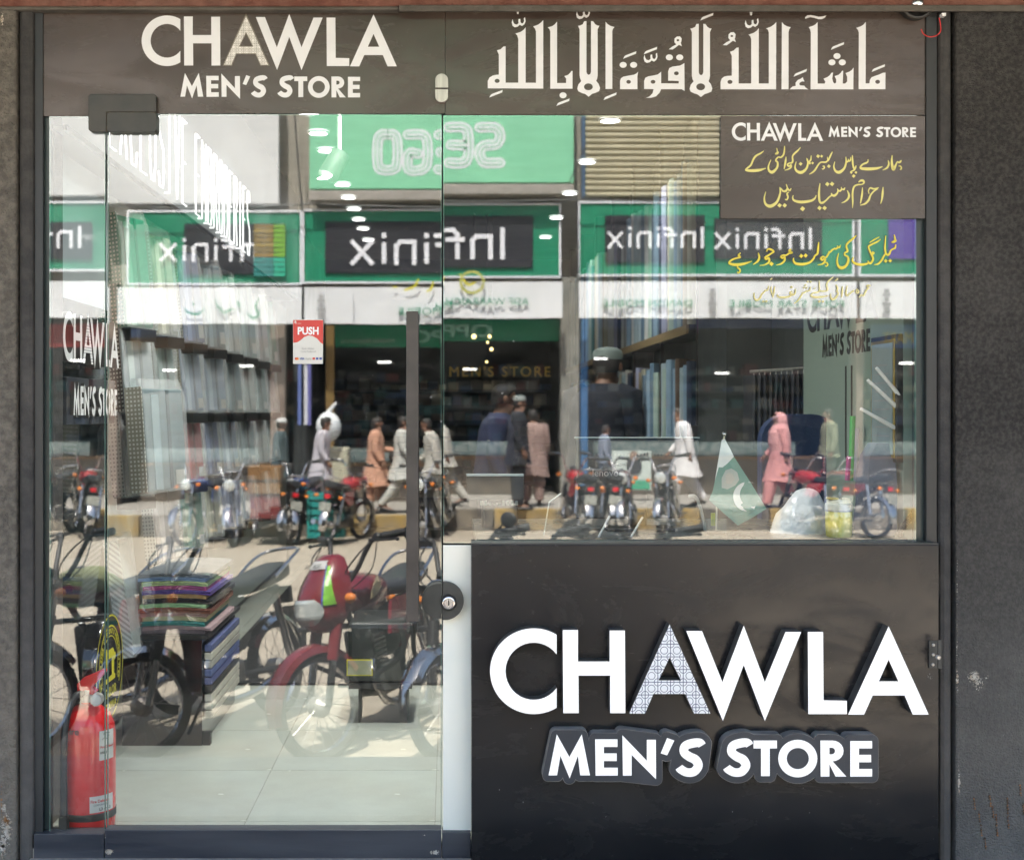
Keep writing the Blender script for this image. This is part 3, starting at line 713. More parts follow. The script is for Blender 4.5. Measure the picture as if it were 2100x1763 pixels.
def on_door(o):
    o.parent = door; o.matrix_parent_inverse = DI; return o
def dbox(name, x0, y0, x1, y1, ya, yb_, m, bevel=0.0015, r=None):
    if r:
        mb = MB().solid([rrect(x0, y0, x1, y1, r)], lambda x, y: W(x, y, ya), Vector((0, yb_-ya, 0)))
    else: mb = pbox(MB(), x0, y0, x1, y1, ya, yb_)
    return on_door(mb.build(name, m, bevel=bevel))
# door handle: square bar on two stand-offs, and the bar on the inside
dbox("handle", 833, 638, 858, 1275, -0.075, -0.045, M_HAND)
for yy in (760, 1150):
    on_door(MB().tube([W(846, yy, -0.046), W(846, yy, 0.06)], 0.011, 14).build("handle_mount", M_FIT, smooth=True))
dbox("inside_handle", 848, 640, 858, 1270, 0.05, 0.075, M_HAND)
# bottom rail of the door
dbox("bottom_rail", 214.5, 1701, 905, 1775, -0.022, 0.03, M_RAIL)
# patch fitting: lower half on the door, upper half fixed
dbox("hinge_fitting", 219.5, 231, 320, 270, -0.022, 0.026, M_FIT, r=5)
pf = thing("patch_hinge", "dark grey square hinge fitting above the upper left corner of the door", "hinge", (0, 0, 0))
MB().solid([[(185, 193), (316, 193), (320, 197), (320, 229.6), (217.6, 229.6), (217.6, 270), (186, 270), (181, 266), (181, 197)]], lambda x, y: W(x, y, -0.022), Vector((0, 0.021, 0))).build("cover", M_FIT, pf, bevel=0.002)
MB().solid([[(217.8, 229.8), (319, 229.8), (319, 231.6), (219.6, 231.6), (219.6, 270), (217.8, 270)]], lambda x, y: W(x, y, -0.018), Vector((0, 0.010, 0))).build("gap", mat("gap_brass", (0.10, 0.075, 0.04), 0.5, c2=(0.02, 0.02, 0.02), scale=60), pf)
# keeper pill at the top
kp = thing("top_lock", "small silver pill shaped door stop on the fascia above the door edge", "lock")
def pill(x0, y0, x1, y1, up):
    r = (x1-x0)/2; cx_ = (x0+x1)/2
    return ([(cx_ + r*math.cos(rad(a)), y0 + r + r*math.sin(rad(a))) for a in range(180, 361, 15)] + [(x1, y1), (x0, y1)]) if up else \
           ([(x0, y0), (x1, y0)] + [(cx_ + r*math.cos(rad(a)), y1 - r + r*math.sin(rad(a))) for a in range(0, 181, 15)])
MB().solid([pill(892.5, 151, 919, 180, True)], lambda x, y: W(x, y, -0.016), Vector((0, 0.016, 0))).build("upper_half", M_STEEL, kp, bevel=0.002)
MB().solid([pill(892.5, 183, 919, 210, False)], lambda x, y: W(x, y, -0.016), Vector((0, 0.016, 0))).build("lower_half", M_STEEL, kp, bevel=0.002)
# round centre lock
def halfdisc(cx_, cy_, r, left, flatx):
    P = [(cx_ + r*math.cos(rad(a)), cy_ + r*math.sin(rad(a))) for a in (range(95, 266, 8) if left else range(-85, 86, 8))]
    return P + ([(flatx, P[-1][1]), (flatx, P[0][1])])
on_door(MB().solid([halfdisc(901, 1232, 36, True, 905)], lambda x, y: W(x, y, -0.026), Vector((0, 0.05, 0))).build("lock_half", M_FIT, bevel=0.002))
cl = thing("centre_lock", "round dark lock with a silver keyhole on the white glass strip", "lock")
MB().solid([halfdisc(912, 1232, 39, False, 908.5)], lambda x, y: W(x, y, -0.026), Vector((0, 0.024, 0))).build("lock_body", M_FIT, cl, bevel=0.002)
Mx = Matrix.Translation(W(920, 1235, -0.027)) @ Matrix.Rotation(rad(90), 4, 'X')
MB().lathe([(0.024, 0), (0.024, 0.006), (0.021, 0.009)], Mx, 28).build("collar", M_BLACK, cl, smooth=True)
MB().lathe([(0.0185, 0.009), (0.0185, 0.013), (0.015, 0.0145), (0.0125, 0.0142), (0.012, 0.013)], Mx, 28).build("barrel", M_CHROME, cl, smooth=True)
MB().solid([[(919, 1231), (921.4, 1231), (921.4, 1241), (919, 1241)]], lambda x, y: W(x, y, -0.0425), Vector((0, 0.003, 0))).build("keyhole", M_BLACK, cl)
# push sticker
def flat_on(name, pts, m, y=-0.0016):
    return on_door(MB().q([W(x, yy, y) for x, yy in pts]) or None)
def plate(loops, y, m, name, parent=None, dfix=False, mapf=None):
    o = MB().solid(loops, mapf or (lambda x, yy: W(x, yy, y))).build(name, m, parent)
    return on_door(o) if dfix else o
M_RED = mat("sticker_red", (0.62, 0.05, 0.04), 0.4, c2=(0.55, 0.045, 0.035), scale=8)
M_CREAM = mat("sticker_cream", (0.66, 0.66, 0.62), 0.45, c2=(0.6, 0.6, 0.57), scale=5)
stk = [(601, 658), (604, 655), (661, 655), (663, 658), (662, 746), (601, 746)]
plate([stk], -0.0018, M_CREAM, "push_sticker", dfix=True)
wave = [(601.4, 656.5), (662.6, 656.5), (662.6, 706), (657, 702), (650, 694), (641, 689), (632, 688), (624, 691), (616, 698), (609, 702), (601.4, 703)]
plate([wave], -0.0022, M_RED, "red_field", dfix=True)
def wtext(txt, px, py, size_px, m, name, parent=None, y=-0.0026, offset=0.0, width=None, dfix=False, spacing=1.0):
    p = W(px, py, y); k = K(y)
    M_ = Matrix.Translation(p) @ Matrix.Rotation(rad(90), 4, 'X')
    o = textmesh(txt, size_px/k, m, name, parent, M_, offset=offset, width=(width/k if width else None), spacing=spacing)
    return on_door(o) if dfix else o
M_INK = mat("grey_ink", (0.28, 0.28, 0.28), 0.6, c2=(0.36, 0.36, 0.36), scale=20)
M_BLUE = mat("blue_ink", (0.04, 0.07, 0.30), 0.5, c2=(0.05, 0.09, 0.35), scale=20)
M_ORG = mat("orange_ink", (0.75, 0.22, 0.03), 0.5, c2=(0.7, 0.2, 0.03), scale=20)
wtext("PUSH", 610.5, 685.5, 21, M_WHITE, "lettering", dfix=True, offset=0.0011, width=43)
wtext("Bank Alfalah", 619, 716.5, 5.2, M_INK, "lettering", dfix=True, width=25)
wtext("Cards Preferred", 616.5, 722.5, 5.2, M_INK, "lettering", dfix=True, width=31)
wtext("Bank Alfalah", 605, 664, 2.6, M_CREAM, "lettering", dfix=True)
wtext("VISA", 614.5, 737.5, 6, M_BLUE, "lettering", dfix=True, offset=0.0003, width=10)
wtext("PayPal", 627, 738, 6, M_INK, "lettering", dfix=True, width=11)
plate([ell(607, 735.5, 2.6, 2.6, 14)], -0.0026, M_RED, "card_mark", dfix=True)
plate([ell(610, 735.5, 2.6, 2.6, 14)], -0.0028, M_ORG, "card_mark", dfix=True)
for i, mm in enumerate((M_RED, M_BLUE, M_BLUE)):
    plate([[(641+i*7, 733), (646+i*7, 733), (646+i*7, 737.5), (641+i*7, 737.5)]], -0.0026, mm, "card_mark", dfix=True)
plate([[(605, 657.5), (606.6, 657.5), (608.5, 662), (603, 662)]], -0.0026, M_CREAM, "bank_mark", dfix=True)
# specks of old glue on the panes
sp = MB()
for (x, y) in ((1002, 903), (1030, 806), (1053, 700), (905, 864), (884, 814)):
    splat(sp, x, y, 3.2, 3.2, -0.0014, 16, 1.3, int(x))
r_ = random.Random(5)
for i in range(150):
    splat(sp, r_.uniform(912, 1876), r_.uniform(245, 1110), 1, 1, -0.0014, 1, r_.uniform(0.35, 0.8), i)
o = stuff(sp.build("glue_speck", M_INK, win)); o.matrix_parent_inverse = Matrix.Translation(-win.location)
sp = MB()
for i in range(150):
    splat(sp, r_.uniform(225, 900), r_.uniform(245, 1690), 1, 1, -0.0022, 1, r_.uniform(0.35, 0.85), i+300)
on_door(stuff(sp.build("dirt_speck", M_CREAM)))

# ------------------------------------------------------------------ painted glass strip, threshold, sign panel
ws = pbox(MB(), 908.5, 1117.5, 966, 1704, 0.002, 0.014).build("painted_glass", M_MINT, bevel=0.001)
tag(ws, "tall pale mint painted glass strip between the door and the black panel", "glass panel")
ts = thing("threshold", "low black metal threshold strip under the glass side pane", "threshold")
pbox(MB(), 69, 1709, 213, 1790, -0.025, 0.04).build("plate", M_RAIL, ts, bevel=0.002)
ts2 = pbox(MB(), 906.5, 1706, 965.5, 1790, -0.02, 0.04).build("threshold", M_RAIL, bevel=0.002)
tag(ts2, "short dark metal threshold block under the white glass strip", "threshold")
cp = MB(); splat(cp, 224, 1746, 9, 6, -0.0222, 60, 3, 31); splat(cp, 892, 1747, 11, 5, -0.0222, 60, 3.2, 32); splat(cp, 870, 1712, 4, 3, -0.0222, 8, 1, 33)
splat(cp, 216, 1715, 1.5, 20, -0.0222, 10, 1.2, 34)
on_door(stuff(cp.build("paint_chip", M_CHIP)))
lg = MB().box((W(69, 0).x, -0.075, -0.5), (W(966, 0).x, -0.027, W(0, 1752.5).z)).build("ledge", M_CONC); struct(lg)
sill = MB().box((W(70, 0).x, -0.0135, -0.3), (0.066, 0.3, -0.053)).build("door_sill", M_CONC); struct(sill)

PY = -0.055
sg = thing("sign_panel", "large black metal panel with raised white shop name lettering", "sign")
pbox(MB(), 967, 1117, 1925, 1790, PY, PY + 0.05).build("panel", M_PANEL, sg, bevel=0.0015)
a = W(967, 1115, PY); b = W(1925, 1115, PY)
MB().box((a.x, PY - 0.001, W(0, 1117, PY).z + 0.0005), (b.x, 0.02, W(0, 1113, PY).z)).build("top_edge", M_FIT, sg, bevel=0.001)
def off_place(y): 
    return lambda x, yy: W(x, yy, y)
LY = PY - 0.052
put_logo(CH, amap(117, 1903, 1005, 1904.5, 119.5, 462, 1292, 1462), off_place(LY), Vector((0, 0.0515, 0)), [M_LIT, M_RETURN], sg, first_a=M_LATB)
put_logo(MS, amap(388, 1646, 1125, 1788.5, 534, 682, 1515.6, 1590.5), off_place(LY - 0.002), Vector((0, 0.004, 0)), [M_LIT, M_RETURN], sg)
# backing plates following the small letters
def hull(P):
    P = sorted(set(P)); 
    def half(Q):
        h = []
        for p in Q:
            while len(h) > 1 and (h[-1][0]-h[-2][0])*(p[1]-h[-2][1]) - (h[-1][1]-h[-2][1])*(p[0]-h[-2][0]) <= 0: h.pop()
            h.append(p)
        return h
    return half(P)[:-1] + half(P[::-1])[:-1]
mm_ = amap(388, 1646, 1125, 1788.5, 534, 682, 1515.6, 1590.5)
for i, (ch, gl) in enumerate(MS):
    pts = [mm_(*p) for g in gl for lp in glyph_loops(g)[:1] for p in lp]
    parts = [pts]
    if ch == 'M':
        parts = [[mm_(*p) for p in ((388,679),(420,520),(434,600),(421,679))], [mm_(*p) for p in ((420,520),(469,690),(517,520),(469,605))], [mm_(*p) for p in ((549,679),(511,679),(502,600),(517,520))]]
    for q, pp in enumerate(parts):
        for rr, yo, thick, mt in ((13.2, 0.0, 0.044, M_PLEDGE), (12.4, -0.0012, 0.044, M_PLATE)):
            big = hull([(round(x + rr*math.cos(rad(t)), 2), round(y + rr*math.sin(rad(t)), 2)) for x, y in pts[:0] + pp for t in range(0, 360, 20)])
            yy_ = LY + 0.0025 + yo + 0.00013 * ((i * 3 + q) % 5)
            MB().solid([big], off_place(yy_), Vector((0, thick, 0))).build("backing", mt, sg)
# dark grease smears near the top of the panel
gs = MB(); r_ = random.Random(19)
for i in range(26):
    x, y = r_.uniform(1000, 1640), r_.uniform(1122, 1205)
    splat(gs, x, y, r_.uniform(2, 9), r_.uniform(1.5, 5), PY - 0.0008, 3, r_.uniform(1.5, 4), i + 900)
stuff(gs.build("grease_mark", mat("grease", (0.004, 0.004, 0.004), 0.6, c2=(0.012, 0.011, 0.010), scale=40), sg))
# flecks of dried paint on the black panel
fk = MB(); r_ = random.Random(9)
for i in range(120):
    x, y = r_.uniform(975, 1915), r_.uniform(1125, 1760)
    splat(fk, x, y, 1, 1, PY - 0.001, 1, r_.uniform(0.3, 1.0), i)
for (x, y) in ((1024, 1619), (1073, 1644), (1216, 1645), (1502, 1664), (1563, 1663), (1242, 1674), (1660, 1666), (1845, 1547)):
    splat(fk, x, y, 1, 1.6, PY - 0.001, 3, 1.5, int(x))
splat(fk, 1906, 1385, 8, 12, PY - 0.001, 34, 1.0, 77)
stuff(fk.build("paint_fleck", mat("grey_fleck", (0.4, 0.4, 0.38), 0.8, c2=(0.2, 0.2, 0.19), scale=40), sg))
hg = thing("panel_hinge", "small dark metal hinge plate with screws on the right edge of the sign panel", "hinge")
pbox(MB(), 1905, 1314, 1923.5, 1370, PY - 0.006, PY - 0.0005).build("plate", M_FIT, hg, bevel=0.001)
pbox(MB(), 1923.8, 1312, 1931, 1371, PY - 0.052, PY - 0.046).build("wing", M_FIT, hg, bevel=0.001)
for (x, y) in ((1914, 1322), (1914, 1342), (1913, 1362)):
    MB().lathe([(0.005, 0), (0.005, 0.002), (0.003, 0.004)], Matrix.Translation(W(x, y, PY - 0.006)) @ Matrix.Rotation(rad(90), 4, 'X'), 12).build("screw", M_STEEL, hg, smooth=True)
MB().lathe([(0.008, 0), (0.008, 0.006), (0.005, 0.010)], Matrix.Translation(W(1923, 1347, PY - 0.052)) @ Matrix.Rotation(rad(90), 4, 'X'), 6).build("bolt", M_STEEL, hg)
# spotlight drum with its red wire under the beam
cm = thing("canopy_lamp", "round black lamp housing with loose red wire under the beam at upper right", "lamp")
Mx = Matrix.Translation(W(1882, 3, -0.036)) @ Matrix.Rotation(rad(90), 4, 'X')
MB().lathe([(0.050, -0.03), (0.052, 0.0), (0.046, 0.002), (0.044, -0.01), (0.03, -0.02)], Mx, 32).build("housing", M_BLACK, cm, smooth=True)
MB().lathe([(0.052, -0.004), (0.0535, 0.0), (0.052, 0.004)], Mx, 36, caps=False).build("rim", M_LIP, cm, smooth=True)
MB().ball(W(1880, 8, -0.030), 0.022).build("lens", M_CHROME, cm, smooth=True)
MB().tube([tuple(p) for p in [Vector(q) for q in catmull([tuple(W(x, y, -0.045)) for x, y in ((1889, 60), (1894, 70), (1906, 76), (1919, 74), (1928, 66), (1929, 54), (1926, 37))], 5)]], 0.0016, 8).build("wire", mat("red_wire", (0.7, 0.02, 0.02), 0.4, c2=(0.6, 0.02, 0.02), scale=9), cm, smooth=True)
pbox(MB(), 1932, 27, 1940, 33, -0.05, -0.03).build("terminal", M_WHITE, cm)
# ================================================================== SHOP INTERIOR
LX, RX, BY, CZ = -1.40, 1.44, 11.0, 2.98
M_IWALL = mat("interior_dark_wall", (0.035, 0.042, 0.042), 0.45, c2=(0.05, 0.058, 0.056), scale=3, rvar=0.2)
M_LIGHTW = mat("pale_wall", (0.28, 0.33, 0.30), 0.35, c2=(0.31, 0.35, 0.32), scale=1.5, rvar=0.15)
M_CEIL = mat("ceiling", (0.16, 0.17, 0.17), 0.7, c2=(0.13, 0.14, 0.14), scale=3)
fl_ = MB().box((LX - 0.1, 0.02, FZ - 0.12), (RX + 0.1, BY, FZ - 0.003)).build("shop_floor", M_GROUT); struct(fl_)
tiles = MB()
# big polished floor tiles: nearest ones are pieces, all laid with open joints
tw = 0.60; n_t = 0
xj = W(487, 1681, 0.04).x
xs = [LX - 0.1] + [xj + tw*i for i in range(-2, 6) if LX - 0.05 < xj + tw*i < RX] + [RX + 0.1]
ys = [0.03, 0.21] + [0.21 + tw*i for i in range(1, 18)]
tmesh = {}
for i in range(len(xs) - 1):
    for j in range(len(ys) - 1):
        key = (round(xs[i+1]-xs[i], 3), round(ys[j+1]-ys[j], 3))
        if key not in tmesh:
            me_o = MB().box((0.0012, 0.0012, -0.02), (key[0] - 0.0012, key[1] - 0.0012, 0)).build("tile", M_FLOORT, bevel=0)
            tmesh[key] = me_o.data
            o = me_o
        else:
            o = bpy.data.objects.new("tile", tmesh[key]); COL.objects.link(o)
        o.parent = fl_; o.location = (xs[i], ys[j], FZ)
shade_sheet = MB().box((LX + 0.22, 2.30, FZ + 0.002), (RX - 0.2, 10.5, FZ + 0.012)).build("floor_shade_sheet", mat("dark_shade_sheet", (0.022, 0.024, 0.026), 0.95, c2=(0.035, 0.036, 0.038), scale=40, bump=0.4, bscale=200))  # dark sheet added so the deep floor reads shaded behind the reflections
tag(shade_sheet, "added dark sheet standing in for the shade on the deep shop floor", "floor sheet")
w1 = MB().box((LX - 0.12, 0.13, FZ - 0.1), (LX, BY, CZ)).build("interior_wall_left", M_IWALL); struct(w1)
w2 = MB().box((RX, 0.11, FZ - 0.1), (RX + 0.12, BY, CZ)).build("interior_wall_right", M_IWALL); struct(w2)
w3 = MB().box((LX - 0.12, BY + 0.002, FZ - 0.1), (RX + 0.12, BY + 0.12, CZ + 0.1)).build("interior_wall_back", M_IWALL); struct(w3)
cl_ = MB().box((LX - 0.12, 0.02, CZ + 0.002), (RX + 0.12, BY, CZ + 0.12)).build("shop_ceiling", M_CEIL); struct(cl_)

# ceiling downlights (lit): the area lights below include added fills without a fitting
M_LED = mat("lit_diffuser", (0.9, 0.9, 0.9), 0.4, emis=(1.0, 0.97, 0.92), estr=4)
M_LEDW = mat("lit_warm", (0.9, 0.8, 0.5), 0.4, emis=(1.0, 0.75, 0.3), estr=0.7)
dl0 = thing("downlight", "round recessed ceiling downlight glowing white", "ceiling light", (0, 0, 0), group="lit downlights in the shop ceiling")
MB().lathe([(0.064, 0), (0.066, -0.006), (0.057, -0.012), (0.055, -0.004)], None, 24, caps=False).build("ring", M_WHITE, dl0, smooth=True)
MB().lathe([(0.055, -0.002), (0.045, -0.006), (0.01, -0.008)], None, 24).build("diffuser", M_LED, dl0)
cnt = 0
lamp_pos = []
for row, X, ysr in (("left", -0.80, (3.6, 4.15, 4.7, 5.3, 6.0, 6.6, 7.2, 7.8, 8.4, 9.2)), ("middle", -0.1, (0.75, 1.7, 2.6)), ("right", 0.95, (3.8, 5.1, 6.4, 7.7, 9.0))):  # middle row is unseen, added to light the entrance floor
    for i, y in enumerate(ysr):
        z = CZ - 0.002
        lab = "round ceiling downlight glowing white, number %s of the %s row from the shop front" % (["one","two","three","four","five","six","seven","eight","nine","ten"][i], row)
        if cnt == 0:
            dl0.location = (X, y, z); dl0["label"] = lab
        else: copy_tree(dl0, (X, y, z), None, lab)
        cnt += 1; lamp_pos.append((X, y))
for i, (X, y, e) in enumerate(((-0.1, 0.75, 11), (-0.1, 1.7, 1.5), (-0.75, 1.9, 2.8), (-0.75, 3.2, 2.2), (-0.80, 4.6, 1.4), (0.85, 3.8, 2.6), (0.05, 4.5, 4.5), (0.95, 7.7, 1.5), (-0.80, 6.6, 1.0))):  # lights over the packs and the navy-shirted man are added fills
    ld = bpy.data.lights.new("downlight_fill", 'AREA'); ld.shape = 'DISK'; ld.size = 0.15; ld.energy = e * 0.62; ld.spread = rad(118); ld.color = (1.0, 0.97, 0.92)
    lo = bpy.data.objects.new("downlight_fill", ld); COL.objects.link(lo); lo.location = (X, y, CZ - 0.03)
# pendant spotlights seen near the door: track heads
th = thing("track_spotlight", "grey cylindrical track spotlight aimed down behind the door glass", "spotlight", (0, 0, 0))
p0 = W(672, 362, 0.9)
MB().tube([p0, p0 + Vector((0.045, 0.03, 0.09))], [0.04, 0.036], 18).build("head", M_FIT, th, smooth=True)
MB().tube([p0 + Vector((0.04, 0.03, 0.08)), (p0.x + 0.04, p0.y + 0.03, CZ)], 0.008, 8).build("arm", M_WHITE, th)
MB().lathe([(0.037, 0), (0.02, 0.003)], Matrix.Translation(p0 + Vector((-0.001, -0.001, -0.003))) @ Matrix.Rotation(rad(170), 4, 'Y'), 18).build("lens", M_LED, th)

# ------------------------------------------------------------------ left side: white soffit board with neon-style letters
so = thing("soffit_board", "white boxed fascia along the left wall carrying thin white glowing letters", "fascia board")
SX, SZ = -1.205, 2.150
MB().box((LX, 0.135, SZ), (SX, 6.6, CZ - 0.002)).build("board", mat("white_gloss_board", (0.14, 0.16, 0.17), 0.45, c2=(0.12, 0.14, 0.15), scale=1.2), so)
MB().box((SX + 0.001, 0.14, SZ - 0.014), (SX + 0.014, 6.6, SZ + 0.004)).build("edge_trim", M_CHROME, so)
M_NEON = mat("neon_tube", (0.9, 0.9, 0.9), 0.4, emis=(1.0, 1.0, 0.98), estr=0.3)
NE = {
 'E': [[(1,1),(0,1),(0,0),(1,0)],[(0,.5),(.8,.5)]], 'X': [[(0,1),(1,0)],[(1,1),(0,0)]], 'C': [[(1,.85),(.8,1),(.2,1),(0,.8),(0,.2),(.2,0),(.8,0),(1,.15)]],
 'L': [[(0,1),(0,0),(1,0)]], 'U': [[(0,1),(0,.2),(.25,0),(.75,0),(1,.2),(1,1)]], 'S': [[(1,.85),(.8,1),(.2,1),(0,.8),(.1,.58),(.9,.42),(1,.2),(.8,0),(.2,0),(0,.15)]],
 'I': [[(.5,0),(.5,1)]], 'V': [[(0,1),(.5,0),(1,1)]], 'M': [[(0,0),(0,1),(.5,.3),(1,1),(1,0)]], 'B': [[(0,0),(0,1),(.7,1),(.9,.85),(.9,.65),(.7,.5),(0,.5)],[(.7,.5),(1,.35),(1,.12),(.75,0),(0,0)]],
 'R': [[(0,0),(0,1),(.75,1),(1,.85),(1,.65),(.75,.5),(0,.5)],[(.55,.5),(1,0)]], 'O': [[(.2,0),(0,.2),(0,.8),(.2,1),(.8,1),(1,.8),(1,.2),(.8,0),(.2,0)]], 'D': [[(0,0),(0,1),(.7,1),(1,.8),(1,.2),(.7,0),(0,0)]],
}
yy = 0.62; word = "EXCLUSIVE EMBRODERIES"; LW = (3.95 - 0.62) / len(word)
for ch in word:
    if ch != ' ':
        mb = MB()
        for seg in NE[ch]:
            mb.tube([(SX + 0.022, yy + LW*0.62*u, 2.185 + 0.375*v) for u, v in seg], 0.0036, 6)
        for (u, v) in NE[ch][0][:1]:
            mb.tube([(SX + 0.001, yy + LW*0.62*u, 2.185 + 0.375*v), (SX + 0.022, yy + LW*0.62*u, 2.185 + 0.375*v)], 0.004, 5)
        mb.build("letter", M_NEON, so, smooth=True)
    yy += LW

# pale backing wall behind the packs
bw = MB().box((LX + 0.001, 1.08, FZ + 0.05), (LX + 0.03, 7.2, SZ - 0.016)).build("display_backboard", M_LIGHTW)
tag(bw, "pale green white backboard behind the packed suits on the left wall", "wall panel")
# dark glossy panel near the entrance with raised shop letters
lp = thing("entrance_sign", "dark gloss panel on the inside left wall with raised white shop letters", "sign")
MB().box((LX + 0.001, 0.135, FZ + 0.01), (LX + 0.10, 1.07, 1.64)).build("panel", mat("teal_black_gloss", (0.012, 0.020, 0.022), 0.12, c2=(0.02, 0.03, 0.032), scale=3, coat=0.5), lp)
MB().box((LX + 0.001, 0.135, 1.643), (LX + 0.10, 1.07, SZ - 0.02)).build("panel", mat("pale_gloss", (0.40, 0.47, 0.50), 0.16, c2=(0.36, 0.42, 0.45), scale=1.6, coat=0.4), lp)
def lw_place(X): return lambda yy, z: Vector((X, yy, z))
put_logo(CH, amap(117, 1903, 0.30, 1.03, 119.5, 462, 1.585, 1.425), lw_place(LX + 0.150), Vector((-0.03, 0, 0)), [M_WHITE, M_RETURN], lp, first_a=M_LATB)
put_logo(MS, amap(388, 1646, 0.42, 1.00, 534, 682, 1.345, 1.245), lw_place(LX + 0.150), Vector((-0.012, 0, 0)), [M_WHITE, M_RETURN], lp)
MB().box((LX + 0.102, 0.395, 1.215), (LX + 0.136, 0.665, 1.375)).build("backing", M_PLATE, lp, bevel=0.004)
MB().box((LX + 0.102, 0.715, 1.215), (LX + 0.136, 1.025, 1.375)).build("backing", M_PLATE, lp, bevel=0.004)
for (y0, z0, z1) in ((0.31, 1.68, 2.0), (0.37, 1.68, 1.97)):
    MB().box((LX + 0.101, y0, z0), (LX + 0.118, y0 + 0.016, z1)).build("pull_bar", M_CHROME, lp)

# packed suits leaning on small black ledges
wrapcols = [(0.03,0.20,0.12),(0.45,0.43,0.33),(0.13,0.17,0.32),(0.45,0.48,0.50),(0.42,0.36,0.35),(0.20,0.26,0.28),(0.38,0.04,0.05),(0.27,0.34,0.33),(0.06,0.06,0.08),(0.36,0.41,0.52),(0.22,0.30,0.27),(0.55,0.56,0.54)]
cnames = ["dark green","cream","navy","light grey","dusty pink","slate","red","sage","black","pale blue","moss green","off white"]
def dots_mat(name, base, dot):
    m = mat(name, base, 0.35); nt = m.node_tree; N = nt.nodes; L = nt.links; p = N["Principled BSDF"]
    tc = N.new("ShaderNodeTexCoord"); sx = N.new("ShaderNodeSeparateXYZ"); L.new(tc.outputs["Object"], sx.inputs[0])
    fs = []
    for ax in (0, 1, 2):
        a = N.new("ShaderNodeMath"); a.operation = 'MULTIPLY'; a.inputs[1].default_value = 62; L.new(sx.outputs[ax], a.inputs[0])
        f = N.new("ShaderNodeMath"); f.operation = 'FRACT'; L.new(a.outputs[0], f.inputs[0])
        c = N.new("ShaderNodeMath"); c.operation = 'COMPARE'; c.inputs[1].default_value = 0.5; c.inputs[2].default_value = 0.24; L.new(f.outputs[0], c.inputs[0]); fs.append(c)
    g = N.new("ShaderNodeNewGeometry"); sn = N.new("ShaderNodeSeparateXYZ"); L.new(g.outputs["Normal"], sn.inputs[0])
    mx = N.new("ShaderNodeMath"); mx.operation = 'MULTIPLY'; L.new(fs[0].outputs[0], mx.inputs[0]); L.new(fs[2].outputs[0], mx.inputs[1])
    mm = N.new("ShaderNodeMix"); mm.data_type = 'RGBA'; mm.inputs[6].default_value = tuple(base)+(1,); mm.inputs[7].default_value = tuple(dot)+(1,)
    L.new(mx.outputs[0], mm.inputs[0]); L.new(mm.outputs[2], p.inputs["Base Color"])
    return m
M_DOTS = [dots_mat("dotted_band_dark", (0.05, 0.035, 0.03), (0.75, 0.74, 0.68)), dots_mat("dotted_band_cream", (0.35, 0.33, 0.27), (0.8, 0.79, 0.74)),
          dots_mat("dotted_band_green", (0.03, 0.16, 0.10), (0.72, 0.72, 0.66)), dots_mat("dotted_band_red", (0.35, 0.02, 0.03), (0.75, 0.74, 0.68)), dots_mat("dotted_band_silver", (0.5, 0.52, 0.52), (0.2, 0.21, 0.22))]
M_LAB0 = flat((0.62, 0.6, 0.56), 0.5)
def pack(x, y, z, h, w, ci, di, lean, label, t=0.058, group="packed suits leaning on the left wall display"):
    """clear-wrapped folded suit; its narrow spine faces the street"""
    r = thing("suit_pack", label, "clothes pack", (x, y, z), 0, group)
    r.rotation_euler = (0, lean, rad(-22 + random.uniform(-6, 6)))
    col = wrapcols[ci]
    MB().box((-t/2+0.004, 0.006, 0.004), (t/2-0.004, w - 0.006, h - 0.006)).build("cloth", flat(col, 0.8), r, bevel=0.008)
    MB().box((-t/2+0.002, -0.013, 0.004), (t/2, -0.0095, h)).build("band", M_DOTS[di], r)
    lt = tuple(min(0.8, q*1.5 + 0.08) for q in col); dk_ = tuple(q*0.55 for q in col)
    MB().box((t/2-0.0038, w*0.18, 0.01), (t/2-0.0005, w*0.36, h - 0.03)).build("fold_highlight", flat(lt, 0.8), r)  # fold highlight painted as a strip lighter than the cloth
    MB().box((t/2-0.0038, w*0.55, 0.01), (t/2-0.0005, w*0.62, h - 0.01)).build("fold_shade", flat(dk_, 0.8), r)  # crease shade painted as a strip darker than the cloth
    MB().box((t/2-0.0004, w*0.68, h*0.06), (t/2+0.0006, w*0.9, h*0.2)).build("tag", M_LAB0, r)
    cw = MB(); n = 7; rr = random.Random(int(x*1000+y*333+z*71))
    rings = []
    for k in range(n + 1):
        zz = -0.002 + (h + 0.035) * k / n; sq = 1.0 if k < n - 1 else (0.75 if k == n - 1 else 0.25)
        jit = lambda: rr.uniform(-0.004, 0.005)
        rings.append([Vector((-t/2*sq - 0.003 + jit(), -0.004 + jit(), zz)), Vector((t/2*sq + 0.004 + jit(), -0.004 + jit(), zz)), Vector((t/2*sq + 0.007 + jit(), w*0.5 + jit(), zz)), Vector((t/2*sq + 0.004 + jit(), w + 0.006 + jit(), zz)), Vector((-t/2*sq - 0.004, w + 0.006, zz))])
    cw.loft(rings, caps=True); cw.build("wrap", M_CLEAR, r, smooth=True)
    return r
rows = [(1.585, 0.45, "top"), (1.255, 0.335, "second"), (0.925, 0.33, "third"), (0.60, 0.32, "fourth")]
ordn = ["nearest the door", "second in", "third in", "fourth in", "fifth in", "sixth in", "seventh in", "eighth in"]
M_LEDGE = mat("ledge_black", (0.02, 0.02, 0.02), 0.35, c2=(0.035, 0.035, 0.035), scale=9)
dimap = {(0,0):2,(0,1):1,(1,0):0,(1,1):0,(2,2):3,(0,3):0}
cimap = {(0,0):0,(0,1):1,(0,2):2,(1,0):3,(1,1):7,(1,2):9,(2,2):6}
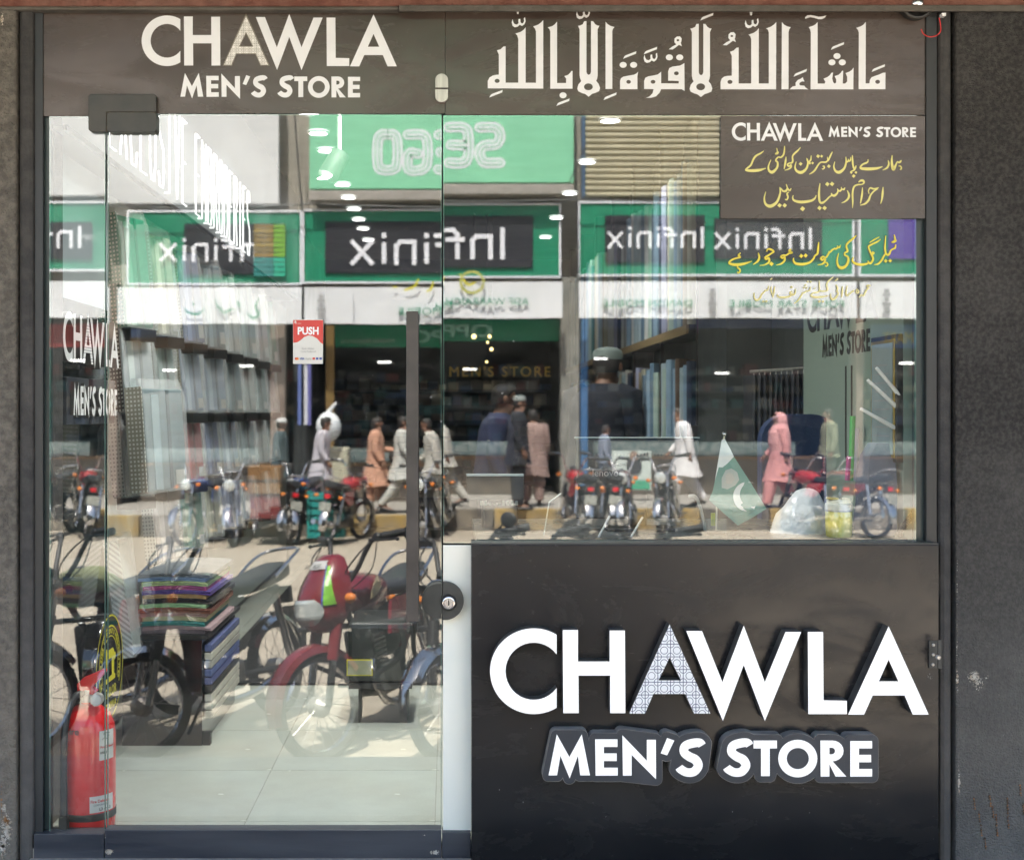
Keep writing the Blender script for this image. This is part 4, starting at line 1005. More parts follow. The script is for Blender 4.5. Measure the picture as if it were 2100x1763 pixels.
for ri, (z, h, rn) in enumerate(rows):
    for c in range(8):
        y = 1.16 + 0.565*c
        x0 = LX + 0.03
        if ri == 3 and c < 1: continue
        lo = MB().box((-0.045, 0.02, -0.05), (0.05, 0.15, -0.002)).build("display_ledge", M_LEDGE, bevel=0.002, loc=(x0 + 0.105, y - 0.005, z)); lo.rotation_euler = (0, 0, rad(-22))
        tag(lo, "small black display ledge in the %s row of the left wall, %s" % (rn, ordn[c]), "shelf", "display ledges on the left wall")
        ci = cimap.get((ri, c), (1, 7, 9, 0, 11, 2, 4, 5)[(ri*3 + c*5) % 8]); di = dimap.get((ri, c), (4, 1, 4, 0, 4, 1, 1)[(ri*2 + c*3) % 7])
        pack(x0 + 0.095, y, z, h, 0.19, ci, di, rad(-6), "clear wrapped %s suit pack in the %s display row, %s" % (cnames[ci], rn, ordn[c]))
        cj = (11, 3, 9, 7, 11, 5)[(ri + c*2) % 6]
        if c < 7:
            pack(x0 + 0.045, y + 0.285, z - 0.01, h*0.90, 0.15, cj, 4, rad(-5), "clear wrapped %s suit pack between ledges, %s row, %s" % (cnames[cj], rn, ordn[c]), t=0.035)
# big packs standing at the front of the display
pack(W(288, 1010, 0.98).x, 0.98, W(288, 1012, 0.98).z, 0.40, 0.30, 5, 1, rad(-4), "large clear wrapped pack with a silver dotted spine at the front of the left display", t=0.075)
b_ = W(268, 1345, 1.02)
pk = thing("garment_box", "upright clear pack with a grey striped spine beside the folded shirts", "clothes pack", (b_.x, 0.99, b_.z)); pk.rotation_euler = (0, rad(-8), rad(3))
stripes = mat("striped_band", (0.55, 0.57, 0.57), 0.4); 
def _st(m):
    nt = m.node_tree; N = nt.nodes; L = nt.links
    w = N.new("ShaderNodeTexWave"); w.inputs["Scale"].default_value = 28; w.bands_direction = 'DIAGONAL'; tc = N.new("ShaderNodeTexCoord"); L.new(tc.outputs["Object"], w.inputs[0])
    r = N.new("ShaderNodeValToRGB"); r.color_ramp.elements[0].position = 0.45; r.color_ramp.elements[1].position = 0.55
    r.color_ramp.elements[0].color = (0.3, 0.31, 0.32, 1); r.color_ramp.elements[1].color = (0.68, 0.7, 0.7, 1)
    L.new(w.outputs[0], r.inputs[0]); L.new(r.outputs[0], N["Principled BSDF"].inputs["Base Color"])
_st(stripes)
MB().box((-0.035, 0, 0), (0.02, 0.004, 0.44)).build("spine", stripes, pk)
MB().box((-0.033, 0.006, 0.003), (0.018, 0.25, 0.43)).build("cloth", flat((0.30, 0.36, 0.36), 0.7), pk, bevel=0.006)
MB().box((-0.038, -0.003, -0.002), (0.024, 0.256, 0.455)).build("wrap", M_CLEAR, pk)
# tall dim acrylic sheet leaning beside it
# ------------------------------------------------------------------ round black and yellow sign with sewing machine
rsn = thing("round_sign", "round black drum sign with a yellow sewing machine and lettering", "sign", (LX + 0.22, 0.62, 0.37))
rsn.rotation_euler = (0, 0, rad(0))
MY = mat("sign_yellow", (0.74, 0.66, 0.03), 0.4, c2=(0.68, 0.60, 0.03), scale=9)
RY = Matrix.Rotation(rad(90), 4, 'Y')
MB().lathe([(0.150, -0.20), (0.165, -0.19), (0.165, -0.09), (0.185, -0.088), (0.185, -0.004), (0.182, 0.0)], RY, 44).build("drum", mat("drum_black", (0.008, 0.009, 0.010), 0.12, c2=(0.015, 0.015, 0.017), scale=5, coat=0.6), rsn, smooth=True)
def ring_(r0, r1, x, m, name="ring", a0=0, a1=360):
    mb = MB(); n = 60
    for i in range(n):
        t0, t1 = rad(a0 + (a1-a0)*i/n), rad(a0 + (a1-a0)*(i+1)/n)
        mb.q([(x, r0*math.cos(t0), r0*math.sin(t0)), (x, r1*math.cos(t0), r1*math.sin(t0)), (x, r1*math.cos(t1), r1*math.sin(t1)), (x, r0*math.cos(t1), r0*math.sin(t1))])
    return mb.build(name, m, rsn)
ring_(0.176, 0.182, 0.0008, MY); ring_(0.140, 0.1455, 0.0008, MY, a0=-30, a1=210); ring_(0.106, 0.110, 0.0008, MY, a0=-25, a1=205)
def arc_text(txt, r, a0, a1, size):
    for i, ch in enumerate(txt):
        if ch == ' ': continue
        a = a0 + (a1-a0)*i/(len(txt)-1)
        # face looks along +X; text runs along +Y (away from the street)
        base = Matrix(((0,0,1,0.001),(1,0,0,0),(0,1,0,0),(0,0,0,1)))
        M_ = Matrix.Rotation(rad(a - 90), 4, 'X') @ Matrix.Translation((0, 0, r)) @ base @ Matrix.Translation((-size*0.3, 0, 0))
        textmesh(ch, size, MY, "letter", rsn, M_, offset=0.0012)
arc_text("WE FINISHES UP PEOPLE'S PERSONALITIES", 0.118, 205, -25, 0.022)
mach = [(-0.07,-0.05),(0.07,-0.05),(0.07,-0.035),(0.055,-0.03),(0.055,0.05),(0.04,0.062),(-0.03,0.062),(-0.045,0.07),(-0.055,0.06),(-0.055,0.03),(-0.045,0.0),(-0.04,0.0),(-0.035,0.03),(0.02,0.03),(0.025,-0.03),(-0.07,-0.035)]
MB().solid([mach], lambda y, z: Vector((0.0009, y, z)), None).build("machine_emblem", MY, rsn)
MB().solid([ell(0.062, 0.03, 0.014, 0.014, 16)], lambda y, z: Vector((0.0012, y, z)), None).build("machine_emblem", MY, rsn)
base = Matrix(((0,0,1,0.001),(1,0,0,0),(0,1,0,0),(0,0,0,1)))
for t_, s_, yo, zo in (("TAILOR", 0.045, -0.07, -0.10), ("CHAWLA", 0.035, -0.07, -0.145)):
    textmesh(t_, s_, MY, "lettering", rsn, Matrix.Translation((0, yo, zo)) @ base, offset=0.001)
# ------------------------------------------------------------------ fire extinguisher
fe = thing("fire_extinguisher", "red fire extinguisher with black hose standing inside the left side pane", "fire extinguisher", (W(179, 1600, 0.115).x, 0.125, FZ - 0.004))
M_FRED = mat("extinguisher_red", (0.75, 0.010, 0.012), 0.22, c2=(0.66, 0.010, 0.012), scale=4, coat=0.6, rvar=0.12)
MB().lathe([(0.076, 0), (0.083, 0.012), (0.084, 0.05), (0.084, 0.30), (0.080, 0.335), (0.066, 0.368), (0.040, 0.39), (0.022, 0.397), (0.020, 0.41)], None, 40).build("cylinder", M_FRED, fe, smooth=True)
MB().lathe([(0.024, 0.404), (0.024, 0.424), (0.016, 0.428), (0.016, 0.44)], None, 20).build("valve", M_STEEL, fe, smooth=True)
MB().solid([[(-0.030, 0.425), (0.02, 0.425), (0.03, 0.436), (0.014, 0.448), (0.055, 0.492), (0.060, 0.500), (0.05, 0.505), (-0.012, 0.478), (-0.032, 0.458)]], lambda x, z: Vector((x, -0.014, z)), Vector((0, 0.028, 0))).build("squeeze_handle", M_FRED, fe, bevel=0.003)
MB().lathe([(0.019, -0.012), (0.019, 0.012)], Matrix.Translation((0.036, -0.03, 0.416)) @ Matrix.Rotation(rad(90), 4, 'X'), 24).build("gauge", M_STEEL, fe, smooth=True)
MB().lathe([(0.0155, 0.0), (0.0155, 0.001)], Matrix.Translation((0.036, -0.0435, 0.416)) @ Matrix.Rotation(rad(90), 4, 'X'), 24).build("gauge_face", M_CREAM, fe)
MB().tube(catmull([(-0.012, -0.012, 0.428), (-0.03, -0.04, 0.425), (-0.045, -0.075, 0.37), (-0.047, -0.098, 0.28), (-0.047, -0.098, 0.12), (-0.046, -0.096, 0.02)], 5), 0.0105, 14).build("hose", M_BLACK, fe, smooth=True)
MB().lathe([(0.0855, 0.052), (0.0855, 0.074)], None, 40, caps=False).build("strap", M_RUBBER, fe, smooth=True)
MB().box((-0.060, -0.112, 0.035), (-0.034, -0.084, 0.078)).build("strap_clip", M_RUBBER, fe, bevel=0.003)
def curved_label(z0, z1, a0, a1, m, name, r=0.0846):
    mb = MB(); n = 10; rings = []
    for i in range(n):
        t0, t1 = rad(a0+(a1-a0)*i/n), rad(a0+(a1-a0)*(i+1)/n)
        mb.q([(r*math.cos(t0), r*math.sin(t0), z0), (r*math.cos(t1), r*math.sin(t1), z0), (r*math.cos(t1), r*math.sin(t1), z1), (r*math.cos(t0), r*math.sin(t0), z1)])
    return mb.build(name, m, fe)
M_LAB = mat("label_white", (0.72, 0.71, 0.68), 0.5, c2=(0.62, 0.60, 0.56), scale=14)
curved_label(0.235, 0.325, -52, -12, M_LAB, "label"); curved_label(0.078, 0.128, -72, -15, M_LAB, "label")
def cyl_text(txt, a, z, size, m, width=None):
    """print wrapped on the cylinder"""
    o = textmesh(txt, size, m, "lettering", fe, Matrix.Identity(4), offset=0.0004, width=width)
    for v in o.data.vertices:
        t = rad(a) + v.co.x / 0.0850; zz = z + v.co.y
        v.co = Vector((0.0851*math.cos(t), 0.0851*math.sin(t), zz))
    return o
cyl_text("Fire Defence", -70, 0.108, 0.013, M_RED, 0.062); cyl_text("CORPORATION", -64, 0.098, 0.008, M_INK, 0.05); cyl_text("L3 -> J-3", -52, 0.083, 0.012, M_BLACK)
cyl_text("Fire Defence", -50, 0.272, 0.010, M_RED); cyl_text("03001", -50, 0.255, 0.010, M_BLACK); cyl_text("Fire", -125, 0.318, 0.03, M_BLACK)
mbk = MB()
for yoff, seg in enumerate(([(0, 0), (0.01, 0.006), (0.02, 0), (0.028, 0.012)], [(0.004, 0.016), (0.012, 0.02), (0.03, 0.018)])):
    for a_, b2 in zip(seg, seg[1:]):
        P = [(a_[0], a_[1] - .001), (b2[0], b2[1] - .001), (b2[0], b2[1] + .001), (a_[0], a_[1] + .001)]
        mbk.q([(0.0852*math.cos(rad(-46) + x/0.085), 0.0852*math.sin(rad(-46) + x/0.085), 0.298 + z) for x, z in P])
mbk.build("handwriting", M_BLACK, fe)

# ------------------------------------------------------------------ black plinth with folded cloth
PX0, PX1 = W(300, 1310, 1.16).x, W(425, 1508, 1.16).x
PX0 = LX + 0.13
pl_ = thing("display_plinth", "black display plinth with an open shelf side under the folded cloth", "plinth")
topz = W(425, 1312, 1.16).z
MB().box((PX0 + 0.0, 1.16, FZ), (PX1 - 0.02, 1.95, topz)).build("body", mat("plinth_black", (0.012, 0.013, 0.014), 0.15, c2=(0.03, 0.022, 0.016), scale=6, coat=0.5, contrast=(0.55, 0.8)), pl_, bevel=0.002)
MB().box((PX0, 1.162, topz + 0.001), (PX1 + 0.004, 1.95, topz + 0.018)).build("top", M_BLACK, pl_, bevel=0.002)
MB().box((PX1 - 0.018, 1.165, FZ + 0.001), (PX1 + 0.01, 1.20, FZ + 0.05)).build("foot", M_BLACK, pl_)
bcols = [(0.10,0.13,0.30),(0.62,0.60,0.52),(0.45,0.44,0.40),(0.12,0.16,0.36),(0.10,0.12,0.30),(0.02,0.02,0.02),(0.6,0.58,0.5),(0.62,0.6,0.52),(0.6,0.57,0.5)]
bnm = ["navy", "cream", "grey", "blue", "dark blue", "black", "ivory", "beige", "pale"]
for i, c in enumerate(bcols):
    h_ = (topz - 0.06) / 9.6; z0 = topz - 0.02 - (i+1)*h_
    r = MB().box((PX1 - 0.017, 1.19, z0 + 0.002), (PX1 + 0.012, 1.88, z0 + h_ - 0.003)).build("fabric_box", flat(c, 0.5), bevel=0.003)
    tag(r, "thin %s fabric box in the side of the plinth, %s from the top" % (bnm[i], ["first","second","third","fourth","fifth","sixth","seventh","eighth","ninth"][i]), "box", "fabric boxes stacked in the plinth side")
ccols = [(0.45,0.60,0.33),(0.08,0.30,0.26),(0.60,0.45,0.47),(0.30,0.26,0.32)]
stack = [("mauve",(0.33,0.26,0.30)),("lilac pink",(0.50,0.36,0.38)),("teal",(0.05,0.26,0.24)),("cream yellow",(0.66,0.62,0.36)),("pink",(0.58,0.36,0.34)),("rust brown",(0.25,0.09,0.06)),("mint green",(0.38,0.62,0.34)),("black",(0.02,0.02,0.025)),
         ("apricot",(0.66,0.42,0.18)),("purple",(0.10,0.05,0.28)),("magenta",(0.45,0.04,0.22)),("lime",(0.42,0.52,0.22)),("light blue",(0.28,0.42,0.68)),("grey",(0.13,0.15,0.16))]
z = topz + 0.019
for i, (nm, c) in enumerate(stack):
    h_ = 0.0165 if nm not in ("black", "rust brown") else 0.020
    x0 = PX0 + 0.06 + random.uniform(-0.012, 0.012); x1 = PX1 + 0.0 + random.uniform(-0.02, 0.02); y0 = 1.20 + random.uniform(-0.01, 0.02)
    # folded piece: layers with a rolled front fold, sagging a little at the ends
    mb = MB()
    for k in range(2):
        zz = z + h_*k/2; n = 9; rings = []
        rr = random.Random(i*7+k)
        for j in range(n+1):
            x = x0 + (x1-x0)*j/n; sag = -0.006*((2*j/n-1)**2) + rr.uniform(-0.0012, 0.0012)
            prof = [(0, 0.15), (0.004, 0.0), (0.02, -0.0), (0.55, 0), (0.55, 1), (0.02, 1), (0.004, 0.98), (0, 0.6)]
            ta = max(0, sag)
            rings.append([Vector((x, y0 + rr.uniform(-0.002, 0.002) + a_, zz + sag + b_*h_*0.46)) for a_, b_ in prof])
        mb.loft(rings)
    o = mb.build("folded_cloth", flat(c, 0.85), smooth=True)
    tag(o, "folded %s cloth %s in the stack on the black plinth" % (nm, ["lowest", "second lowest", "third lowest", "fourth lowest", "fifth lowest", "sixth lowest", "seventh lowest", "mid height", "above the black one", "above the apricot one", "above the purple one", "fourth", "second highest", "topmost"][i] if True else ""), "folded cloth", "folded cloths on the plinth")
    z += h_
# second small dark stand with a brass plated box deeper in the shop (seen through the red bike)
dk = thing("charging_case", "dark equipment case with a yellow edged plate on the floor by the door", "case")
pbox(MB(), 712, 1278, 850, 1400, 1.5, 1.9).build("case", mat("case_black", (0.02, 0.024, 0.024), 0.35, c2=(0.04, 0.045, 0.045), scale=5), dk, bevel=0.02)
pbox(MB(), 715, 1400, 845, 1412, 1.5, 1.9).build("case_foot", M_BLACK, dk)
pbox(MB(), 735, 1412.5, 835, 1484, 1.55, 1.85).build("stand", M_BLACK, dk)
pbox(MB(), 711, 1352, 764, 1385, 1.492, 1.499).build("plate_border", MY, dk)
pbox(MB(), 713, 1354, 762, 1383, 1.488, 1.491).build("plate", mat("plate_green", (0.25, 0.27, 0.18), 0.4, c2=(0.45, 0.42, 0.3), scale=12), dk)

# ------------------------------------------------------------------ right wall: bolt shelves
shf = thing("fabric_shelving", "dark steel shelving with timber edged shelves along the right wall", "shelf unit")
M_TIM = mat("timber_edge", (0.36, 0.26, 0.13), 0.5, c2=(0.26, 0.18, 0.09), scale=8, stretch=(1, 0.2, 6))
SZs = [(0.93, 0.70), (1.72, 0.92)]
sx0 = 1.26
for z0, h in SZs:
    MB().box((sx0, 2.95, z0 - 0.045), (RX - 0.002, 10.2, z0 - 0.003)).build("shelf", M_BLACK, shf)
    MB().box((sx0 - 0.012, 2.96, z0 - 0.05), (sx0 - 0.001, 10.2, z0 - 0.003)).build("shelf_edge", M_TIM, shf)
for y in [2.90 + 1.2*i for i in range(7)]:
    MB().box((sx0 + 0.032, y, FZ), (sx0 + 0.055, y + 0.03, CZ)).build("upright", M_BLACK, shf)
    MB().box((sx0 + 0.0555, y + 0.002, FZ), (RX - 0.002, y + 0.022, CZ)).build("side_panel", M_IWALL, shf)
MB().box((sx0 + 0.02, 2.95, FZ), (RX - 0.002, 10.2, 0.86)).build("lower_cabinet", M_IWALL, shf)
bc = [("pale blue",(0.40,0.52,0.58)),("white",(0.66,0.69,0.68)),("steel blue",(0.14,0.24,0.34)),("navy",(0.03,0.05,0.10)),("grey",(0.28,0.30,0.30)),("cream",(0.55,0.54,0.42)),("mint",(0.42,0.56,0.50)),("tan",(0.33,0.27,0.18)),("charcoal",(0.05,0.055,0.06)),("lavender",(0.42,0.44,0.62)),("olive",(0.20,0.20,0.11)),("teal",(0.08,0.22,0.25)),("brown",(0.14,0.09,0.06)),("sky blue",(0.30,0.45,0.60))]
seq = [1,0,2,6,1,3,5,4,0,13,8,7,1,0,11,9,3,6,2,1,12,5,0,4,1,13,10,3]
rb = random.Random(21); counts = {}
for si, (z0, h) in enumerate(SZs):
    y = 2.99; k = 0
    while y < 9.9 and k < 60:
        w = rb.uniform(0.085, 0.15)
        hit = [o_ for o_ in [2.90 + 1.2*i for i in range(7)] if o_ - 0.01 < y + w and y < o_ + 0.032]
        if hit: y = hit[0] + 0.036
        nm, c = bc[seq[(k*5 + si*3 + rb.randint(0, 5)) % len(seq)]]
        hh = h * rb.uniform(0.88, 0.99) - (0.05 if si == 0 else 0.0); x0 = sx0 + rb.uniform(0.0, 0.018)
        me = MB()
        prof = []
        for a in range(0, 181, 45): prof.append((x0 + 0.014 - 0.014*math.sin(rad(a)), y + w/2 - (w/2)*math.cos(rad(a))))
        loop = prof + [(RX - 0.03, y + w), (RX - 0.03, y)]
        lean = rb.uniform(-0.006, 0.006)
        me.loft([[Vector((px, py + lean*t, z0 + hh*t - (0.01 if (px > x0+0.05 and t == 1) else 0))) for px, py in loop] for t in (0, 0.5, 1)])
        o = me.build("fabric_bolt", flat(c, 0.75), smooth=True)
        key = (nm, si); counts[key] = counts.get(key, 0) + 1
        on = [ "first","second","third","fourth","fifth","sixth","seventh","eighth","ninth","tenth","eleventh","twelfth","thirteenth","fourteenth","fifteenth","sixteenth","seventeenth","eighteenth","nineteenth","twentieth"][min(counts[key]-1, 19)]
        tag(o, "%s fabric bolt, %s right wall shelf, %s such from the street" % (nm, ["lower", "upper"][si], on), "fabric bolt", "fabric bolts standing on the right wall shelves")
        y += w + rb.uniform(0.004, 0.014); k += 1
# rolled towels at the near end of the shelving
rc_ = [("magenta",(0.50,0.07,0.28)),("yellow",(0.62,0.55,0.12)),("orange",(0.62,0.22,0.10)),("pink",(0.52,0.16,0.34)),("coral",(0.50,0.17,0.09)),("white",(0.66,0.64,0.60)),("maroon",(0.16,0.01,0.03)),("brown",(0.22,0.09,0.05))]
def roll(px0, py0, px1, py1, ci, pos):
    yv = 2.62; a = W(px0, py1, yv); b = W(px1, py0, yv); r = (b.x-a.x)/2; cx_ = (a.x+b.x)/2
    mb = MB(); rings = []
    zz0, zz1 = a.z, b.z; n = 12; rr = random.Random(ci*9+int(px0))
    for k in range(n+1):
        t = k/n; q = min(1, math.sqrt(max(0.02, 1-(2*t-1)**8))); q = q if 0 < k < n else 0.35
        rings.append([Vector((cx_ + r*q*math.cos(a_)*rr.uniform(.94, 1.04), yv + 0.06 + 0.05*q*math.sin(a_), zz0 + (zz1-zz0)*t)) for a_ in [6.283*j/14 for j in range(14)]])
    mb.loft(rings)
    o = mb.build("rolled_towel", flat(rc_[ci][1], 0.95, bump=0.6, bscale=160), smooth=True)
    tag(o, "fluffy %s towel roll, %s of the towel column" % (rc_[ci][0], pos), "towel", "rolled towels at the end of the shelving")
for k, (ci, x0, x1) in enumerate(((0,1437,1445),(1,1446,1453),(2,1454,1463),(3,1464,1474))): roll(x0, 640, x1, 690 + (k % 2)*4, ci, "in the top row")
roll(1446, 697, 1475, 742, 4, "wide and second from the top")
roll(1450, 743, 1461, 782, 2, "left half of the third row"); roll(1461.5, 743, 1475, 780, 1, "right half of the third row")
for ci, x0, x1, ps in ((5,1449,1459,"left"),(6,1459.5,1467,"middle"),(5,1467.5,1475,"right")): roll(x0, 783, x1, 828, ci, ps + " of the fourth row")
for ci, x0, x1, ps in ((7,1450,1458,"left"),(5,1458.5,1466,"middle"),(3,1466.5,1475,"right")): roll(x0, 829, x1, 872, ci, ps + " of the bottom row")
tw_ = thing("towel_shelf", "pale narrow shelf end holding the towel rolls", "shelf")
MB().box((W(1436, 700, 2.62).x, 2.58, W(0, 900, 2.62).z), (RX - 0.003, 2.86, W(0, 873.5, 2.62).z)).build("board", M_BLACK, tw_)
MB().box((W(1476.5, 700, 2.62).x, 2.58, FZ), (RX - 0.003, 2.86, CZ - 0.01)).build("side_board", M_IWALL, tw_)
# recess with dark trousers on a rail
rc2 = thing("dark_cabinet", "tall near black cabinet on the right wall behind the hanging trousers", "cabinet")
MB().box((W(1480, 800, 2.0).x, 1.9, FZ), (RX - 0.003, 2.57, CZ - 0.01)).build("carcass", M_IWALL, rc2)
rail = MB().tube([W(1538, 762, 1.36), W(1668, 754, 1.36)], 0.006, 8).build("hanging_rail", M_STEEL, smooth=True)
tag(rail, "thin steel rail carrying dark trousers on the right wall", "rail")
nP = 11
for i in range(nP):
    px = 1546 + i*11.3
    a = W(px, 925, 1.36); t_ = W(px, 764 - i*0.3, 1.36)
    tr = thing("hanging_trousers", "dark trousers on the steel rail, %s from the left" % ["first","second","third","fourth","fifth","sixth","seventh","eighth","ninth","tenth","last"][i], "trousers", (t_.x, 1.36, 0), 0, "dark trousers hanging on the rail")
    mb = MB(); rings = []
    for k in range(9):
        z = t_.z - 0.01 + (a.z - t_.z + 0.02) * k / 8
        ww = 0.0085 + 0.0015*math.sin(k*1.3 + i); dx = 0.002*math.sin(k*0.9 + i*2)
        rings.append([Vector((dx - ww, -0.01, z)), Vector((dx, -0.018, z)), Vector((dx + ww, -0.01, z)), Vector((dx + ww*0.9, 0.16, z)), Vector((dx - ww*0.9, 0.16, z))])
    mb.loft(rings); mb.build("cloth", flat([(0.018,0.02,0.026),(0.03,0.032,0.04),(0.012,0.014,0.02)][i % 3], 0.6), tr, smooth=True)
    MB().tube([Vector((0, 0, t_.z - 0.012)), Vector((0, 0.0, t_.z + 0.004)), Vector((0.004, 0.0, t_.z + 0.008))], 0.002, 6).build("hook", M_STEEL, tr)
# pale wall panel with black shop letters
wp = thing("wall_sign", "pale green wall panel at right painted with black shop letters and scrawls", "sign")
MB().box((RX - 0.03, 0.112, 0.80), (RX - 0.001, 1.27, 2.35)).build("panel", mat("pale_green_panel", (0.26, 0.33, 0.28), 0.3, c2=(0.23, 0.30, 0.25), scale=2, rvar=0.1), wp)
def rw_place(X): return lambda yy, z: Vector((X, yy, z))
def ydep(px): return 2720.0*(RX - 0.031)/(px - CX) - 4.0
put_logo(CH, amap(117, 1903, ydep(1655), ydep(1800), 119.5, 462, 1.70, 1.565), rw_place(RX - 0.0312), Vector((0.001, 0, 0)), [M_BLACK], wp)
put_logo(MS, amap(388, 1646, ydep(1686), ydep(1784), 534, 682, 1.54, 1.462), rw_place(RX - 0.0312), Vector((0.001, 0, 0)), [M_BLACK], wp)
for px in (1735, 1747):
    y0 = ydep(px); MB().box((RX - 0.0335, y0 - 0.004, 1.09), (RX - 0.0305, y0 + 0.004, 1.42)).build("painted_bar", M_BLACK, wp)
def scr(pts, z0, y0, name="scrawl"):
    Lf, Rt = ribbon(pts, 5); mb = MB(); k = len(Lf)
    P = lambda p: Vector((RX - 0.0318, y0 - p[0]*0.001, z0 - p[1]*0.001))
    for j in range(k-1): mb.q([P(Lf[j]), P(Lf[j+1]), P(Rt[j+1]), P(Rt[j])])
    return mb.build(name, M_BLACK, wp)
scr([(0,60,4),(10,20,10),(25,50,12),(40,0,10),(48,40,12),(60,70,10),(90,60,8),(100,20,8),(110,60,12),(95,80,10),(70,90,4)], 1.10, 0.66)
scr([(0,40,8),(20,10,10),(40,40,10),(20,60,8),(0,40,8)], 1.08, 0.50)
# green, pink and white tubes leaning there
for i, (px, c, nm, t0, t1) in enumerate(((1748, (0.10,0.55,0.14), "bright green", 853, 985), (1741, (0.6,0.12,0.3), "pink", 935, 985), (1756, (0.55,0.55,0.62), "pale lilac", 878, 985))):
    a = W(px - 3, t1, 0.5); b = W(px + 1, t0, 0.5)
    o = MB().tube([a, b], 0.0095, 12).build("paper_roll", flat(c, 0.4), smooth=True)
    tag(o, "%s plastic tube leaning against the pale wall sign" % nm, "tube", "tubes leaning by the wall sign")
# framed certificate
ct = thing("framed_certificate", "gold and black framed certificate hanging at the right end of the window", "picture frame")
cy0, cy1 = ydep(1843), 0.115
def cbox(ya, yb_, za, zb, xa, xb): return MB().box((RX - xb, min(ya, yb_), za), (RX - xa, max(ya, yb_), zb))
cbox(0.115, 0.36, 1.10, 1.50, 0.002, 0.052).build("frame", M_BLACK, ct, bevel=0.003)
cbox(0.125, 0.345, 1.115, 1.485, 0.0525, 0.056).build("gold_edge", mat("gold", (0.65, 0.47, 0.12), 0.3, metal=0.8, c2=(0.5, 0.36, 0.1), scale=20), ct)
cbox(0.132, 0.334, 1.125, 1.475, 0.0565, 0.058).build("paper", flat((0.26, 0.32, 0.32), 0.5), ct)
for i in range(9):
    cbox(0.16 + 0.01*(i % 3), 0.31 - 0.012*(i % 2), 1.18 + 0.028*i, 1.184 + 0.028*i, 0.0583, 0.0588).build("print_line", M_INK, ct)
# ------------------------------------------------------------------ front desk and what stands on it
DZ = 0.872
dsk = thing("counter", "white topped cash counter behind the black sign panel", "counter")
MB().box((0.085, 0.045, DZ - 0.03), (RX - 0.04, 0.80, DZ)).build("top", flat((0.05, 0.055, 0.055), 0.25), dsk)
MB().box((0.10, 0.05, FZ), (RX - 0.05, 0.09, DZ - 0.032)).build("front", flat((0.5, 0.5, 0.48), 0.4), dsk)
MB().box((0.10, 0.092, FZ), (0.13, 0.78, DZ - 0.032)).build("side", flat((0.5, 0.5, 0.48), 0.4), dsk)
mon = thing("monitor", "thin black computer monitor seen from behind on the counter", "monitor", (0, 0, 0))
a = W(1181, 1062, 0.36); b = W(1433, 899, 0.36)
MB().box((a.x, 0.36, a.z), (b.x, 0.385, b.z)).build("back_shell", mat("monitor_shell", (0.022, 0.03, 0.035), 0.25, c2=(0.03, 0.04, 0.045), scale=3), mon, bevel=0.006)
MB().box((a.x - 0.003, 0.356, b.z + 0.0005), (b.x + 0.003, 0.388, b.z + 0.0045)).build("bezel", flat((0.35, 0.42, 0.42), 0.3), mon, bevel=0.001)
MB().box(((a.x+b.x)/2 - 0.03, 0.35, DZ + 0.012), ((a.x+b.x)/2 + 0.03, 0.3595, a.z + 0.1)).build("stand", M_BLACK, mon, bevel=0.004)
MB().box(((a.x+b.x)/2 - 0.11, 0.27, DZ), ((a.x+b.x)/2 + 0.11, 0.42, DZ + 0.011)).build("foot", M_BLACK, mon, bevel=0.003)
wtext("lenovo", 1214, 976, 20, M_INK, "lettering", mon, y=0.3588)
for i in range(30):
    pbox(MB(), 1205 + i*7, 930, 1208 + i*7, 934, 0.3565, 0.359).build("vent_slot", M_BLACK, mon)
# receipt printer / cash box at the left of the counter
cb = thing("cash_terminal", "dark cash terminal with a pale edged glass screen beside the door", "cash register")
pbox(MB(), 990, 1032, 1062, 1112, 0.40, 0.62).build("body", M_BLACK, cb, bevel=0.008)
pbox(MB(), 957, 972, 1074, 976, 0.33, 0.36).build("screen_edge", flat((0.5, 0.58, 0.6), 0.3), cb)
pbox(MB(), 957, 976.5, 1074, 1024, 0.33, 0.345).build("screen", mat("screen_dark", (0.02, 0.03, 0.032), 0.1, c2=(0.03, 0.04, 0.042), scale=3), cb, bevel=0.002)
pbox(MB(), 1000, 1024.5, 1030, 1031.5, 0.345, 0.40).build("neck", M_BLACK, cb)
for i in range(9):
    pbox(MB(), 985 + i*9, 1027, 990 + i*9, 1036, 0.388, 0.398).build("key", flat((0.4, 0.45, 0.42), 0.4), cb)
ph = thing("acrylic_stand", "clear acrylic menu stand leaning on the counter left of the monitor", "stand")
MB().q([W(1113, 1111, 0.14), W(1146, 1111, 0.20), W(1150, 1012, 0.24), W(1126, 1030, 0.16)]).build("sheet", M_ACRYL, ph)
MB().tube([W(1126, 1030, 0.16), W(1113, 1111, 0.14)], 0.0022, 6).build("edge", flat((0.6, 0.66, 0.64), 0.2), ph)
MB().tube([W(1150, 1012, 0.24), W(1126, 1030, 0.16)], 0.0022, 6).build("edge", flat((0.6, 0.66, 0.64), 0.2), ph)
for i, ((x0, y0), (x1, y1), lb) in enumerate((((1222, 1111), (1250, 1058), "left"), ((1288, 1111), (1318, 1060), "right"))):
    o = MB().tube([W(x0, y0, 0.10), W(x1, y1, 0.13)], 0.0035, 8).build("clear_rod", flat((0.66, 0.66, 0.62), 0.15), smooth=True)
    tag(o, "%s of two slanting clear rods on the counter below the monitor" % lb, "rod", "slanting rods on the counter")
cab = MB().tube(catmull([tuple(W(x, y, 0.30)) for x, y in ((1412, 1017), (1426, 1018), (1436, 1040), (1444, 1075), (1450, 1112))], 6), 0.005, 8).build("usb_cable", flat((0.55, 0.55, 0.5), 0.4), smooth=True)
tag(cab, "pale cable hanging beside the table flag", "cable")
